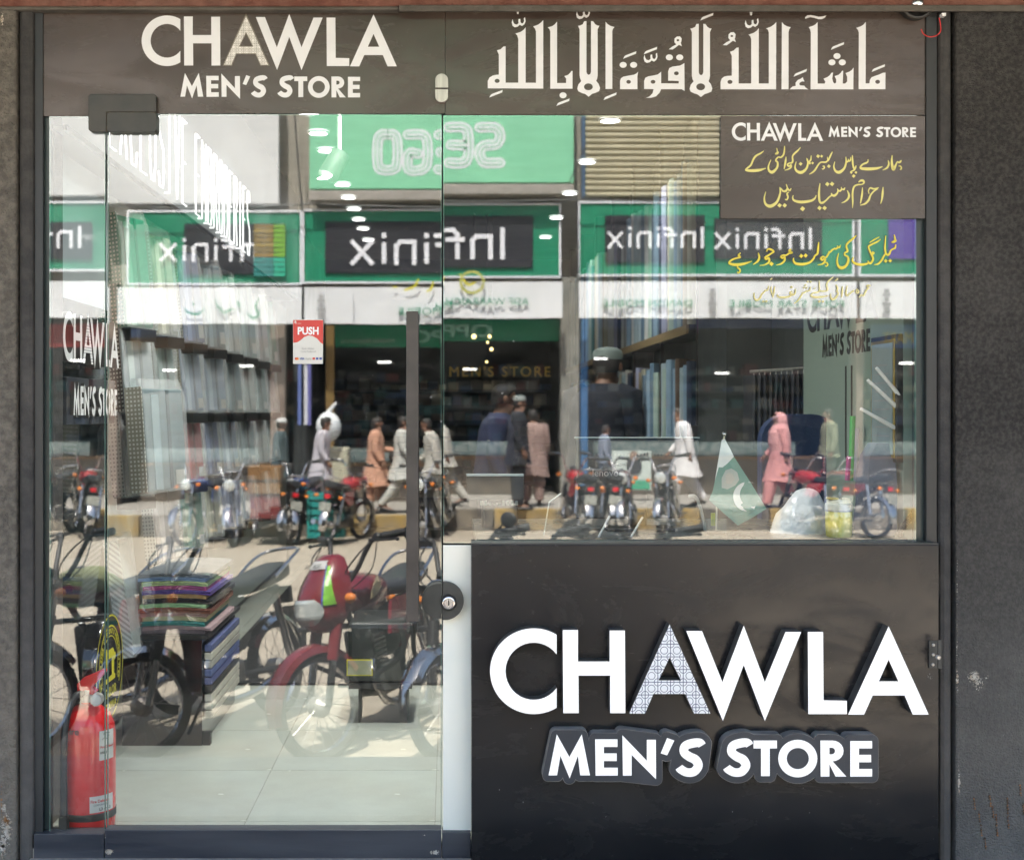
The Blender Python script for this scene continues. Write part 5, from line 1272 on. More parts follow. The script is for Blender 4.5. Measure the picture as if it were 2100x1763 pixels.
cup = thing("pen_cup", "small clear tray holding a lime glue stick below the table flag", "cup")
pbox(MB(), 1455, 1065, 1490, 1111, 0.22, 0.28).build("tray", M_ACRYL, cup); pbox(MB(), 1459, 1052, 1467, 1078, 0.24, 0.25).build("glue_stick", flat((0.5, 0.55, 0.05), 0.4), cup)
# table flag
fg = thing("table_flag", "small green and white crescent flag on a thin stand on the counter", "flag")
FY = 0.19
MB().tube([W(1468, 1111, FY), W(1470, 1040, FY), W(1485, 893, FY)], 0.0028, 8).build("pole", flat((0.6, 0.58, 0.45), 0.3), fg, smooth=True)
MB().ball(W(1485, 890, FY), 0.007).build("finial", M_CHROME, fg, smooth=True)
MB().lathe([(0.03, 0), (0.03, 0.006), (0.005, 0.012)], Matrix.Translation((W(1468, 1111, FY).x, FY, DZ)), 20).build("base", M_BLACK, fg, smooth=True)
def fpt(x, y, dy=0.0):
    return W(x, y, FY - 0.012 + dy + 0.006*math.sin((x - 1450)*0.09) )
def fpatch(loop, m, name, dy):
    """slightly waved cloth cut to an outline"""
    tri = tessellate_polygon([[Vector((x, y, 0)) for x, y in loop]])
    bm = bmesh.new(); vs = [bm.verts.new((x, y, 0)) for x, y in loop]
    for t in tri:
        try: bm.faces.new([vs[i] for i in t])
        except ValueError: pass
    bmesh.ops.subdivide_edges(bm, edges=bm.edges, cuts=3, use_grid_fill=True)
    for v in bm.verts: v.co = fpt(v.co.x, v.co.y, dy)
    me = bpy.data.meshes.new(name); bm.to_mesh(me); bm.free(); me.materials.append(m)
    o = bpy.data.objects.new(name, me); COL.objects.link(o); o.parent = fg; return o
M_FGR = mat("flag_green", (0.12, 0.30, 0.25), 0.6, c2=(0.14, 0.33, 0.27), scale=12)
M_FWH = mat("flag_white", (0.80, 0.84, 0.82), 0.6, c2=(0.75, 0.79, 0.77), scale=12)
fpatch([(1486,899),(1498,921),(1505,936),(1492,950),(1482,958),(1474,958),(1466,985),(1480,902)], M_FWH, "white_cloth", 0)
fpatch([(1505,936),(1540,990),(1572,1043),(1545,1060),(1513,1077),(1484,1052),(1454,1025),(1462,1005),(1466,985),(1474,958),(1482,958),(1492,950)], M_FGR, "green_cloth", 0)
cr = [(1532 + 30*math.cos(rad(a))*0.95, 1018 + 30*math.sin(rad(a))) for a in range(60, 300, 12)]
cr2 = [(1541 + 25*math.cos(rad(a))*0.95, 1014 + 25*math.sin(rad(a))) for a in range(285, 62, -12)]
fpatch(cr + cr2, M_FWH, "crescent", -0.0012)
fpatch([(1548 + (8 if i % 2 == 0 else 3.3)*math.cos(rad(i*36+10)), 1026 + (8 if i % 2 == 0 else 3.3)*math.sin(rad(i*36+10))) for i in range(10)], M_FWH, "star", -0.0012)
fpatch([(1480,980),(1488,964),(1500,960),(1512,968),(1516,984),(1508,995),(1492,1003),(1480,1000)], flat((0.45, 0.50, 0.46), 0.6), "pale_portrait_patch", -0.0012)
fpatch([(1487,975),(1494,968),(1503,972),(1507,982),(1500,992),(1490,992)], flat((0.52, 0.50, 0.44), 0.6), "portrait_face", -0.0018)
# white plastic bag
bgm = clear_mat("bag_plastic", (0.85, 0.88, 0.88), 0.84, 0.6, (0.80, 0.83, 0.84))
mb = MB(); rings = []
bx = W(1660, 1111, 0.24); rr = random.Random(4)
prof = [(0.125, 0.0), (0.12, 0.03), (0.105, 0.06), (0.085, 0.085), (0.065, 0.11), (0.045, 0.135), (0.025, 0.142), (0.006, 0.145)]
for i, (r, z) in enumerate(prof):
    rings.append([Vector((bx.x - 0.02 + 0.02*(z/0.14) + 0.82*r*math.cos(t)*rr.uniform(.94, 1.05)*0.95, 0.27 + r*0.8*math.sin(t)*rr.uniform(.9, 1.08), DZ + z*0.95*rr.uniform(.98, 1.03))) for t in [6.283*j/22 for j in range(22)]])
mb.loft(rings); o = mb.build("plastic_bag", bgm, smooth=True)
tag(o, "crumpled translucent white plastic bag on the counter behind the tumbler", "plastic bag")
# yellow tumbler
tm = thing("tumbler", "yellow travel tumbler with cream flip lid on the counter against the window", "tumbler", (W(1720, 1111, 0.11).x, 0.11, DZ))
M_TY = mat("tumbler_yellow", (0.72, 0.66, 0.12), 0.25, c2=(0.82, 0.80, 0.36), scale=18, detail=6, coat=0.3, stretch=(1, 1, 0.8), contrast=(0.45, 0.55))
MB().lathe([(0.036, 0), (0.039, 0.004), (0.0405, 0.04), (0.0405, 0.078)], None, 32).build("body", M_TY, tm, smooth=True)
MB().lathe([(0.0408, 0.079), (0.0408, 0.083)], None, 32).build("steel_band", M_STEEL, tm, smooth=True)
MB().lathe([(0.042, 0.0835), (0.0425, 0.095), (0.041, 0.102), (0.036, 0.104), (0.036, 0.112), (0.030, 0.114)], None, 32).build("lid", flat((0.80, 0.78, 0.66), 0.35), tm, smooth=True)
MB().box((-0.036, -0.018, 0.1145), (-0.004, 0.018, 0.121)).build("flip_tab", flat((0.62, 0.50, 0.16), 0.35), tm, bevel=0.003)
MB().box((0.008, -0.016, 0.1145), (0.032, 0.016, 0.119)).build("lid_tab", flat((0.6, 0.57, 0.45), 0.35), tm, bevel=0.003)
# diary standing open, conduit, router with aerials
dy = thing("desk_diary", "black spiral desk calendar standing folded open at the right end of the counter", "calendar")
MB().q([W(1797, 1111, 0.15), W(1884, 1111, 0.25), W(1884, 1058, 0.24), W(1800, 1062, 0.15)]).build("cover", flat((0.02, 0.022, 0.035), 0.45), dy)
for k in range(5):
    MB().q([W(1776 + k*4, 1111, 0.13 + k*0.003), W(1780 + k*4, 1111, 0.16 + k*0.004), W(1798.5, 1063, 0.150), W(1797.5, 1063, 0.146)]).build("page", flat((0.55, 0.52, 0.42), 0.6), dy)
MB().tube([W(1798, 1061, 0.15), W(1884, 1057, 0.24)], 0.004, 8).build("spiral", M_BLACK, dy)
for i, (pts, lb) in enumerate(((((1884, 975), (1876, 1010), (1864, 1050), (1856, 1085), (1854, 1112)), "upright"), (((1884, 1035), (1868, 1060), (1848, 1085), (1834, 1112)), "slanting"))):
    path = catmull([tuple(W(x, y, 0.125 - 0.03*i)) for x, y in pts], 16)
    mb = MB(); mb.tube(path, [0.0105 if j % 2 else 0.0088 for j in range(len(path))], 10)
    o = mb.build("corrugated_hose", M_BLACK, smooth=False); tag(o, "%s black corrugated cable hose in the right corner of the counter" % lb, "hose", "corrugated hoses in the window corner")
rt = thing("wifi_router", "white wall router with three slanting aerials at the right end of the window", "router")
M_RW = flat((0.88, 0.88, 0.85), 0.35)
MB().loft([[W(1868, 985, 0.12), W(1874, 985, 0.12), W(1874, 985, 0.2), W(1868, 985, 0.2)], [W(1868, 930, 0.12), W(1884, 930, 0.12), W(1884, 930, 0.2), W(1868, 930, 0.2)], [W(1884, 860, 0.12), W(1892, 860, 0.12), W(1892, 860, 0.2), W(1884, 860, 0.2)]]).build("body", M_RW, rt)
for (x0, y0, x1, y1) in ((1797, 754, 1884, 858), (1779, 779, 1872, 865), (1765, 838, 1863, 893)):
    a = W(x0, y0, 0.10); b = W(x1, y1, 0.14)
    MB().tube([a, a.lerp(b, 0.5), a.lerp(b, 0.9), b], [0.0052, 0.0068, 0.0078, 0.0088], 8).build("aerial", M_RW, rt, smooth=True)
# jacket shape added in place of the cashier at the extreme right
jk = MB(); rings = []
for i in range(9):
    t = i/8; z = 1.16 - 0.30*t; w_ = 0.03 + 0.035*math.sin(min(1, t*3)*1.57) + 0.004*math.sin(i*2.1)
    rings.append([Vector((1.375 - w_ + 0.004*math.sin(i + a*3), 0.20 + 0.075*math.sin(a)*(0.5 + 0.5*min(1, t*3)), z)) if math.cos(a) > 0 else Vector((1.395, 0.20 + 0.075*math.sin(a)*(0.5 + 0.5*min(1, t*3)), z)) for a in [6.283*j/16 for j in range(16)]])
o = jk.loft(rings).build("stand_in_jacket", flat((0.13, 0.15, 0.20), 0.8, bump=0.4, bscale=30), smooth=True); tag(o, "grey blue jacket shape standing in for the cashier in the right window corner", "jacket")
# chair
chn = thing("office_chair", "navy high backed office chair behind the counter", "chair", (W(1655, 900, 0.95).x, 0.95, FZ))
MB().solid([rrect(-0.17, 0.62, 0.12, 1.29, 0.10, 6)], lambda x, z: Vector((x, 0, z)), Vector((0, 0.07, 0))).build("backrest", mat("navy_fabric", (0.012, 0.03, 0.09), 0.8, c2=(0.02, 0.04, 0.11), scale=10, bump=0.2), chn, bevel=0.02)
MB().box((-0.20, -0.05, 0.46), (0.18, 0.42, 0.54)).build("seat", bpy.data.materials["navy_fabric"], chn, bevel=0.03)
MB().tube([(0, 0.18, 0.06), (0, 0.18, 0.46)], 0.025, 12).build("column", M_BLACK, chn)
for k in range(5):
    a_ = rad(72*k); MB().tube([(0, 0.18, 0.09), (0.17*math.cos(a_), 0.18 + 0.17*math.sin(a_), 0.04)], [0.02, 0.014], 8).build("leg", M_BLACK, chn)
# far end: gold back-lit letters, shelves and small bright lamps
gb = thing("back_wall_sign", "gold shop letters glowing on the dark back wall", "sign")
textmesh("MEN'S STORE", 0.16, mat("gold_letters", (0.3, 0.2, 0.04), 0.35, emis=(0.9, 0.6, 0.12), estr=0.02), "lettering", gb, Matrix.Translation((0.0, BY - 0.02, 1.66)) @ Matrix.Rotation(rad(90), 4, 'X'), extrude=0.008, spacing=1.25)
ch_ = thing("chandelier", "cluster of small glowing lamps hanging at the far end of the shop", "chandelier")
for i, (x, y, c) in enumerate(((1000, 702, 0), (1008, 716, 0), (972, 690, 1), (998, 742, 0), (1004, 690, 0))):
    p = W(x, y, 7.5)
    MB().ball(p, 0.011 + 0.005*(i % 3)).build("bulb", M_LEDW, ch_, smooth=True)
    MB().tube([p, (p.x, p.y, CZ)], 0.004, 5).build("cord", M_BLACK, ch_)
bs = thing("back_shelving", "dark shelving with small folded goods on the back wall", "shelf unit")
for i in range(8):
    MB().box((-1.3, BY - 0.35, 0.3 + 0.17*i), (RX - 0.35, BY - 0.03, 0.315 + 0.17*i)).build("shelf", M_BLACK, bs)
gd = MB(); rr = random.Random(3)
for i in range(8):
    x = -1.28
    while x < RX - 0.4:
        w = rr.uniform(0.08, 0.16); gd.cur = rr.randint(0, 4)
        gd.box((x, BY - 0.32, 0.316 + 0.17*i), (x + w - 0.012, BY - 0.05, 0.316 + 0.17*i + rr.uniform(0.05, 0.13))); x += w
stuff(gd.build("folded_goods", [flat((0.2, 0.2, 0.18), .7), flat((0.06, 0.08, 0.12), .7), flat((0.3, 0.28, 0.22), .7), flat((0.05, 0.1, 0.09), .7), flat((0.14, 0.1, 0.08), .7)], bs))
# ================================================================== ACROSS THE STREET (seen mirrored in the glass)
def rbox(mb, x0, y0, x1, y1, da, db):
    """box whose face towards the shop (distance da from the glass) covers the given rectangle of the mirror image"""
    a = R(x0, y1, da); b = R(x1, y0, da)
    return mb.box((a.x, -db, a.z), (b.x, -da, b.z))
# kerb in painted blocks
kerb = thing("kerb", "far kerb with faded yellow and black painted blocks", "kerb")
kerb["kind"] = "structure"
for k in list(kerb.keys()):
    if k in ("label", "category"): del kerb[k]
M_KY = mat("kerb_yellow", (0.36, 0.24, 0.07), 0.8, c2=(0.26, 0.21, 0.14), scale=3.5, bump=0.2)
M_KB = mat("kerb_grey", (0.22, 0.19, 0.15), 0.8, c2=(0.10, 0.09, 0.08), scale=5, bump=0.2)
x = -16.0; i = 0
kme = {}
while x < 18:
    key = i % 2
    if key not in kme:
        o = MB().box((0, -19.36, GZ), (1.18, -19.122, WZ + 0.01)).build("kerb_block", [M_KY, M_KB][key], bevel=0.012); kme[key] = o.data
    else:
        o = bpy.data.objects.new("kerb_block", kme[key]); COL.objects.link(o)
        b_ = o.modifiers.new("bevel", 'BEVEL'); b_.width = 0.012; b_.segments = 2
    o.parent = kerb; o.location = (x, 0, 0); x += 1.2; i += 1

M_BWALL = mat("facade_plaster", (0.40, 0.36, 0.30), 0.85, c2=(0.30, 0.27, 0.23), scale=1.2, bump=0.2, bscale=30)
M_DARK = mat("shop_dark", (0.022, 0.027, 0.028), 0.6, c2=(0.035, 0.04, 0.042), scale=2)
M_SGREEN = mat("board_green", (0.012, 0.23, 0.12), 0.4, c2=(0.012, 0.20, 0.105), scale=1.5)
M_LGREEN = mat("board_light_green", (0.24, 0.62, 0.38), 0.45, c2=(0.22, 0.57, 0.35), scale=1.2)
M_WBOARD = mat("board_white", (0.68, 0.68, 0.67), 0.6, c2=(0.61, 0.61, 0.60), scale=0.9, detail=6)
M_BANNER = mat("banner_white", (0.76, 0.77, 0.78), 0.55, c2=(0.70, 0.71, 0.72), scale=0.8)
M_SGREY = mat("board_black", (0.018, 0.019, 0.024), 0.45, c2=(0.026, 0.026, 0.032), scale=1.5)
M_PUR = mat("board_purple", (0.09, 0.05, 0.30), 0.45, c2=(0.08, 0.045, 0.26), scale=1.5)
M_LET = mat("sign_letter_white", (0.80, 0.80, 0.84), 0.4, c2=(0.76, 0.76, 0.8), scale=3)
M_GRT = mat("sign_letter_green", (0.03, 0.25, 0.14), 0.5, c2=(0.03, 0.22, 0.12), scale=3)
FD = 22.6
def shopfront(name, label, x0, x1, seed, col_wall=None):
    r = thing(name, label, "building")
    rr = random.Random(seed)
    rbox(MB(), x0, -150, x1, 575, FD, FD + 5).build("upper_wall", M_BWALL, r)
    rbox(MB(), x0, 575.5, x1, 1041, FD + 3.2, FD + 5).build("back_wall", M_DARK, r)
    a = R(x0, 1041, FD); b = R(x1, 575, FD)
    MB().box((a.x + 0.001, -(FD + 3.19), a.z), (a.x + 0.16, -FD, b.z - 0.003)).build("side_wall", M_DARK, r)
    MB().box((b.x - 0.16, -(FD + 3.19), a.z), (b.x - 0.001, -FD, b.z - 0.003)).build("side_wall", M_DARK, r)
    # glazed shelves with goods inside
    sm = MB(); gm = MB()
    nx = a.x + 0.3
    for k in range(6):
        z = a.z + 0.9 + 0.36*k
        MB().box((a.x + 0.2, -(FD + 3.18), z), (b.x - 0.2, -(FD + 2.8), z + 0.03)).build("shelf", M_IWALL, r)
        x = a.x + 0.25
        while x < b.x - 0.4:
            w = rr.uniform(0.1, 0.32); gm.cur = rr.randint(0, 6)
            if rr.random() < 0.75: gm.box((x, -(FD + 3.1), z + 0.031), (x + w - 0.03, -(FD + 2.83), z + 0.031 + rr.uniform(0.1, 0.26)))
            x += w
    stuff(gm.build("shelf_goods", [flat(c, 0.6) for c in ((0.05,0.16,0.16),(0.3,0.32,0.3),(0.08,0.09,0.12),(0.35,0.3,0.2),(0.05,0.1,0.2),(0.2,0.05,0.05),(0.12,0.13,0.13))], r))
    # counter in front
    MB().box((a.x + 0.3, -(FD + 1.3), a.z), (b.x - 0.5, -(FD + 0.7), a.z + 0.95)).build("counter", mat("shop_counter", (0.10, 0.085, 0.07), 0.5, c2=(0.15, 0.12, 0.09), scale=3), r)
    MB().box((a.x + 0.28, -(FD + 1.32), a.z + 0.952), (b.x - 0.48, -(FD + 0.68), a.z + 1.0)).build("counter_top", mat("counter_top_wood", (0.30, 0.18, 0.09), 0.4, c2=(0.22, 0.13, 0.07), scale=3), r)
    MB().box((a.x + 0.3, -(FD + 1.1), a.z + 1.02), (b.x - 1.0, -(FD + 0.85), a.z + 1.3)).build("display_case", mat("case_glass", (0.10, 0.15, 0.15), 0.1, c2=(0.25, 0.28, 0.27), scale=9), r)
    for k in range(2):
        q = Vector((a.x + (b.x - a.x)*(0.25 + 0.4*k + rr.uniform(-.1, .1)), -(FD + rr.uniform(0.8, 2.4)), a.z + rr.uniform(2.5, 3.1)))
        MB().box((q.x - 0.14, q.y - 0.03, q.z), (q.x + 0.14, q.y + 0.03, q.z + 0.03)).build("tube_light", M_LED, r)
    return r
sA = shopfront("mobile_shop", "mobile shop across the street at far left under a green sign", -250, 262, 1)
sB = shopfront("mobile_shop", "mobile shop across the street below the white board", 262.5, 640, 2)
sC = shopfront("mobile_shop", "mobile shop across the street below the light green board", 640.5, 1168, 3)
sD = shopfront("mobile_shop", "mobile shop across the street below the beige roller shutter", 1168.5, 1755, 4)
sE = shopfront("mobile_shop", "shop across the street at far right under a purple sign", 1755.5, 2500, 5)
# pillars
M_PIL = mat("pillar_brown", (0.16, 0.11, 0.09), 0.8, c2=(0.26, 0.2, 0.16), scale=5, bump=0.3)
for i, (x0, x1, m, lb) in enumerate(((575, 606, M_PIL, "peeling red brown pillar left of the light green board shop"), (1150, 1188, mat("pillar_grey", (0.16,0.16,0.14),0.8,c2=(0.26,0.25,0.22),scale=4,bump=0.2), "grey concrete pillar between the two middle shops"),
                                   (232, 262, M_PIL, "brown pillar at the left between two shops"), (1755, 1770, M_PIL, "narrow pillar under the join of the white banners at right"))):
    o = rbox(MB(), x0, 568, x1, 1041, FD - 0.42, FD - 0.05).build("pillar", m, bevel=0.02); tag(o, lb, "pillar", "pillars between the shops across the street")
bp_ = MB()
o = rbox(bp_, 1191, 570, 1205, 1041, FD - 0.35, FD - 0.1).build("blue_post", flat((0.03, 0.12, 0.28), 0.6)); tag(o, "blue painted post beside the grey pillar across the street", "post")
o = rbox(MB(), 690, 655, 706, 1041, FD - 0.35, FD - 0.1).build("yellow_post", flat((0.20, 0.12, 0.03), 0.6)); tag(o, "ochre painted post in the shopfront below the light green board", "post")
# upper row
def board(name, label, x0, y0, x1, y1, m, d=22.0, th=0.18, border=None):
    r = thing(name, label, "sign")
    rbox(MB(), x0, y0, x1, y1, d, d + th).build("board", m, r, bevel=0.01)
    if border:
        w = 4
        for q in ((x0-w, y0-w, x1+w, y0-0.1), (x0-w, y1+0.1, x1+w, y1+w), (x0-w, y0, x0-0.1, y1), (x1+0.1, y0, x1+w, y1)):
            rbox(MB(), *q, d - 0.03, d + th).build("border", border, r)
    return r
def rtext(txt, xr, yb, h, m, parent, d, width=None, offset=0.0, spacing=1.0, name="lettering", extrude=0.01):
    """lettering facing the shop; xr = where it starts (right end in the mirror image), yb = baseline, h = capital height"""
    k = K(d); p = R(xr, yb, d)
    M_ = Matrix.Translation(p) @ Matrix.Rotation(rad(180), 4, 'Z') @ Matrix.Rotation(rad(90), 4, 'X')
    return textmesh(txt, h/k/0.73, m, name, parent, M_, offset=offset, width=(width/k if width else None), spacing=spacing, extrude=extrude)
board("white_board", "large blank white board above the left green sign", 225, 120, 592, 404, M_WBOARD)
board("white_board", "blank white board at the far left above a green sign", -100, 120, 221, 400, M_WBOARD)
sg_ = board("light_green_board", "light green board with round white letters on the upper storey", 655, 150, 1176, 374, M_LGREEN)
def fat(segs, x_off, sx, y0, y1, parent, d, w):
    """block letter with parallel inline stripes, drawn as outlines around its pen path"""
    for j, (ww, mm) in enumerate(((w, M_LET), (w*0.52, M_LGREEN), (w*0.22, M_LET))):
        mb = MB()
        for s_ in segs:
            P = [(x_off - sx*u, y0 + (y1-y0)*v, ww) for u, v in s_]
            Lf, Rt = ribbon(P, 5); k = len(Lf)
            for q in range(k-1):
                mb.q([R(*pt, d - 0.004 - 0.004*j) for pt in (Lf[q], Lf[q+1], Rt[q+1], Rt[q])])
            for e in (P[0], P[-1]):
                mb.q([R(e[0] + ww/2*math.cos(rad(t)), e[1] + ww/2*math.sin(rad(t)), d - 0.0035 - 0.004*j) for t in range(0, 360, 30)])
        mb.build("letter", mm, parent)
FS = {'S': [[(1,0),(.3,0),(.05,.12),(.0,.28),(.2,.48),(.8,.52),(1,.72),(.9,.9),(.7,1),(0,1)]], 'E': [[(1,0),(.3,0),(.05,.2),(.05,.8),(.3,1),(1,1)],[(.1,.5),(.9,.5)]],
      'G': [[(1,0),(.3,0),(.05,.2),(.05,.8),(.3,1),(.95,1),(.95,.55),(.5,.55)]], 'O': [[(.5,0),(.2,0),(.02,.2),(.02,.8),(.2,1),(.8,1),(.98,.8),(.98,.2),(.8,0),(.5,0)]]}
for ch, xo in zip("SEGO", (1034, 971, 908, 845)):
    fat(FS[ch], xo - 9, 42, 262, 334, sg_, 22.0, 21)
o = rbox(MB(), 655, 377, 1176, 398, 21.7, 22.3).build("concrete_ledge", M_CONC, bevel=0.02); tag(o, "stained concrete ledge under the light green board", "ledge")
# loose cables slung along the upper walls
for i, (x0, y0, x1, y1, sag) in enumerate(((200, 408, 650, 405, 7), (620, 160, 640, 420, 2), (1150, 405, 1200, 300, 4), (640, 404, 1180, 409, 6), (1180, 408, 1760, 402, 8), (1178, 150, 1186, 640, 1))):
    pts = [tuple(R(x0 + (x1-x0)*t/8, y0 + (y1-y0)*t/8 + sag*math.sin(math.pi*t/8), 21.75)) for t in range(9)]
    o = MB().tube(pts, 0.016, 6).build("street_cable", M_BLACK, smooth=True)
    tag(o, ["black cable sagging between the white board and the left green sign", "black cable hanging down the gap beside the light green board", "short black cable looping from the grey pillar to the shutter", "black cable sagging under the light green board", "black cable sagging under the roller shutter", "black cable hanging straight down the grey pillar"][i], "cable")
# roller shutter slats
sh_ = thing("roller_shutter", "beige corrugated roller shutter on the upper storey across the street", "shutter")
rbox(MB(), 1200, 150, 1560, 404, FD - 0.09, FD - 0.002).build("backing", flat((0.16, 0.14, 0.09), 0.7), sh_)
for (q0, q1) in ((1193.5, 1199.5), (1560.5, 1567)): rbox(MB(), q0, 150, q1, 404, FD - 0.2, FD - 0.003).build("guide", flat((0.05, 0.12, 0.22), 0.6), sh_)
msl = flat((0.46, 0.41, 0.27), 0.55)
a = R(1200, 404, FD - 0.1); b = R(1560, 404, FD - 0.1); pit = 0.118
ring = []
so_ = None
for k in range(22):
    z = a.z + pit*k
    if so_ is None:
        mb = MB(); w = b.x - a.x
        prof = [(0, 0), (0.035, 0.02), (0.045, 0.05), (0.035, 0.085), (0, 0.104)]
        mb.loft([[Vector((xx, dy, dz)) for dy, dz in prof] for xx in (0, w)])
        so_ = mb.build("slat", msl); sd_ = so_.data; o = so_
    else: o = bpy.data.objects.new("slat", sd_); COL.objects.link(o)
    o.parent = sh_; o.location = (a.x, -(FD - 0.1) + 0.0005, z)
board("white_board", "blank grey white board high at the right end across the street", 1580, 120, 2100, 404, M_WBOARD)
# green shop signs
def infinix(xr, yb, h, parent, d):
    """the word drawn from its plain strokes, reading correctly from the shop"""
    L_ = {'I': ([[(0,0),(0,1.25)]], .26), 'n': ([[(0,0),(0,.94),(.62,.94),(.80,.76),(.80,0)]], 1.08), 'f': ([[(.12,0),(.12,1.02),(.3,1.22),(.62,1.22)],[(-.12,.80),(.55,.80)]], .76), 'i': ([[(0,0.05),(0,.82)],[(0,1.19),(0,1.25)]], .28), 'x': ([[(0,0),(.85,.94)],[(0,.94),(.85,0)]], .9)}
    x = 0; w = 0.2*h
    for ch in "Infinix":
        segs, adv = L_[ch]; mb = MB(); lay = 0
        for i_, s_ in enumerate(segs):
            pts = [(xr - (x + u)*h, yb - v*h) for u, v in s_]
            for p, q in zip(pts, pts[1:]):
                dx, dy = q[0]-p[0], q[1]-p[1]; l = math.hypot(dx, dy); ex, ey = dx/l*w*0.45, dy/l*w*0.45; nx, ny = -dy/l*w/2, dx/l*w/2
                dd = d - 0.01 - 0.004*lay; lay += 1
                mb.q([R(p[0]-ex+nx, p[1]-ey+ny, dd), R(q[0]+ex+nx, q[1]+ey+ny, dd), R(q[0]+ex-nx, q[1]+ey-ny, dd), R(p[0]-ex-nx, p[1]-ey-ny, dd)])
        mb.build("letter", M_LET, parent)
        x += adv + 0.27
g0 = board("green_sign", "green shop sign at far left with black field and white letters", -120, 416, 217, 552, M_SGREEN, border=M_LET)
rbox(MB(), -60, 455, 188, 531, 21.96, 21.998).build("black_field", M_SGREY, g0); infinix(163, 506, 33, g0, 21.95)
g1 = board("green_sign", "green shop sign with striped colour block beside its black field", 285, 422, 636, 568, M_SGREEN, border=M_LET)
rbox(MB(), 398, 446, 606, 550, 21.96, 21.998).build("black_field", M_SGREY, g1); infinix(562, 521, 34, g1, 21.95)
for i in range(11):
    c = [(0.26,0.16,0.02),(0.30,0.20,0.03),(0.20,0.13,0.02)][i % 3] if i < 7 else (0.02, 0.22, 0.2)
    rbox(MB(), 541, 446 + i*10, 582 if i < 7 else 582, 454 + i*10, 21.92, 21.958).build("colour_stripe", flat(c, 0.5), g1)
    rbox(MB(), 582.5, 446 + i*10, 606, 454 + i*10, 21.92, 21.958).build("colour_stripe", flat((0.18, 0.42, 0.03) if i < 7 else (0.02, 0.42, 0.26), 0.5), g1)
g2 = board("green_sign", "large green shop sign under the light green board", 645, 420, 1146, 565, M_SGREEN, border=M_LET)
rbox(MB(), 688, 442, 1092, 548, 21.96, 21.998).build("black_field", M_SGREY, g2); infinix(1030, 527, 46, g2, 21.95)
g3 = board("green_sign", "long green shop sign with two black fields under the roller shutter", 1189, 416, 1748, 562, M_SGREEN, border=M_LET)
rbox(MB(), 1241, 441, 1446, 538, 21.96, 21.998).build("black_field", M_SGREY, g3); infinix(1441, 506, 31, g3, 21.95)
rbox(MB(), 1466, 447, 1686, 530, 21.96, 21.998).build("black_field", M_SGREY, g3); infinix(1662, 508, 31, g3, 21.95)
g4 = board("green_sign", "green shop sign with purple field at the right end", 1765, 420, 2100, 562, M_SGREEN, border=M_LET)
rbox(MB(), 1822, 424, 1990, 530, 21.96, 21.998).build("purple_field", M_PUR, g4)
# white banners under them
def banner(label, x0, x1, y0=577, y1=652):
    r = thing("shop_banner", label, "banner", group=None)
    a = R(x0, y1, 21.6); b = R(x1, y0, 21.6); n = 14; mb = MB(); rr = random.Random(int(x0))
    rings = []
    for j in range(n+1):
        x = a.x + (b.x-a.x)*j/n
        rings.append([Vector((x, -21.6 + 0.02*math.sin(j*1.7), b.z)), Vector((x, -21.6 + 0.05*rr.uniform(-1, 1), (a.z+b.z)/2)), Vector((x, -21.6 + 0.03*math.sin(j*2.3), a.z + 0.01*math.sin(j))), Vector((x, -21.68, a.z)), Vector((x, -21.68, b.z))])
    mb.loft(rings); mb.build("cloth", M_BANNER, r, smooth=True); return r
b0 = banner("white shop banner at far left below a green sign", -120, 245)
b1 = banner("white shop banner with green cursive lettering", 262, 640)
b2 = banner("white shop banner with green capitals below the large green sign", 645, 1153)
b3 = banner("long white shop banner with two shop names in green", 1187, 1757)
b4 = banner("white shop banner at the right end", 1764, 2100)
TB = 628.5
rtext("DANISH MOBILE", 1420, TB, 15, M_GRT, b3, 21.53, width=184)
rtext("FOUR STAR MOBILE", 1730, TB + 1, 15, M_GRT, b3, 21.53, width=234)
rtext("ASIF WARRAICH", 1085, TB - 4, 15, M_GRT, b2, 21.53, width=170)
rtext("MOBILE", 926, TB + 4, 15, M_GRT, b2, 21.53, width=88)
def rstroke(lst, parent, m, d):
    mb = MB()
    for i, st in enumerate(lst):
        Lf, Rt = ribbon(st, 5); k = len(Lf)
        for j in range(k-1): mb.q([R(*p, d - 0.001*i) for p in (Lf[j], Lf[j+1], Rt[j+1], Rt[j])])
    mb.build("lettering", m, parent)
rstroke([[(552,598,2),(545,618,5),(552,632,6),(540,640,5),(528,630,3)],[(508,606,4),(512,616,5)],[(500,620,3),(480,628,5),(470,618,3)],[(440,622,3),(425,632,5),(405,628,5),(398,618,2)],[(415,610,4),(420,613,4)],[(462,603,2),(468,620,4)]], b1, M_GRT, 21.53)
rstroke([[(942,560,2),(950,572,4),(960,583,5),(975,578,4)],[(880,560,4),(870,576,5),(850,583,4)],[(910,565,3),(905,580,5),(895,586,3)],[(835,575,5),(828,578,5)]], b2, flat((0.65, 0.60, 0.02), 0.5), 21.51)
lgo = plate
mb = MB(); P = [R(968 + 26*math.cos(rad(t)), 578 + 24*math.sin(rad(t)), 21.5) for t in range(0, 360, 15)]; P2 = [R(968 + 21*math.cos(rad(t)), 578 + 19*math.sin(rad(t)), 21.5) for t in range(0, 360, 15)]
for i in range(24): mb.q([P[i], P[(i+1) % 24], P2[(i+1) % 24], P2[i]])
mb.build("round_badge", flat((0.50, 0.50, 0.12), 0.5), b2)
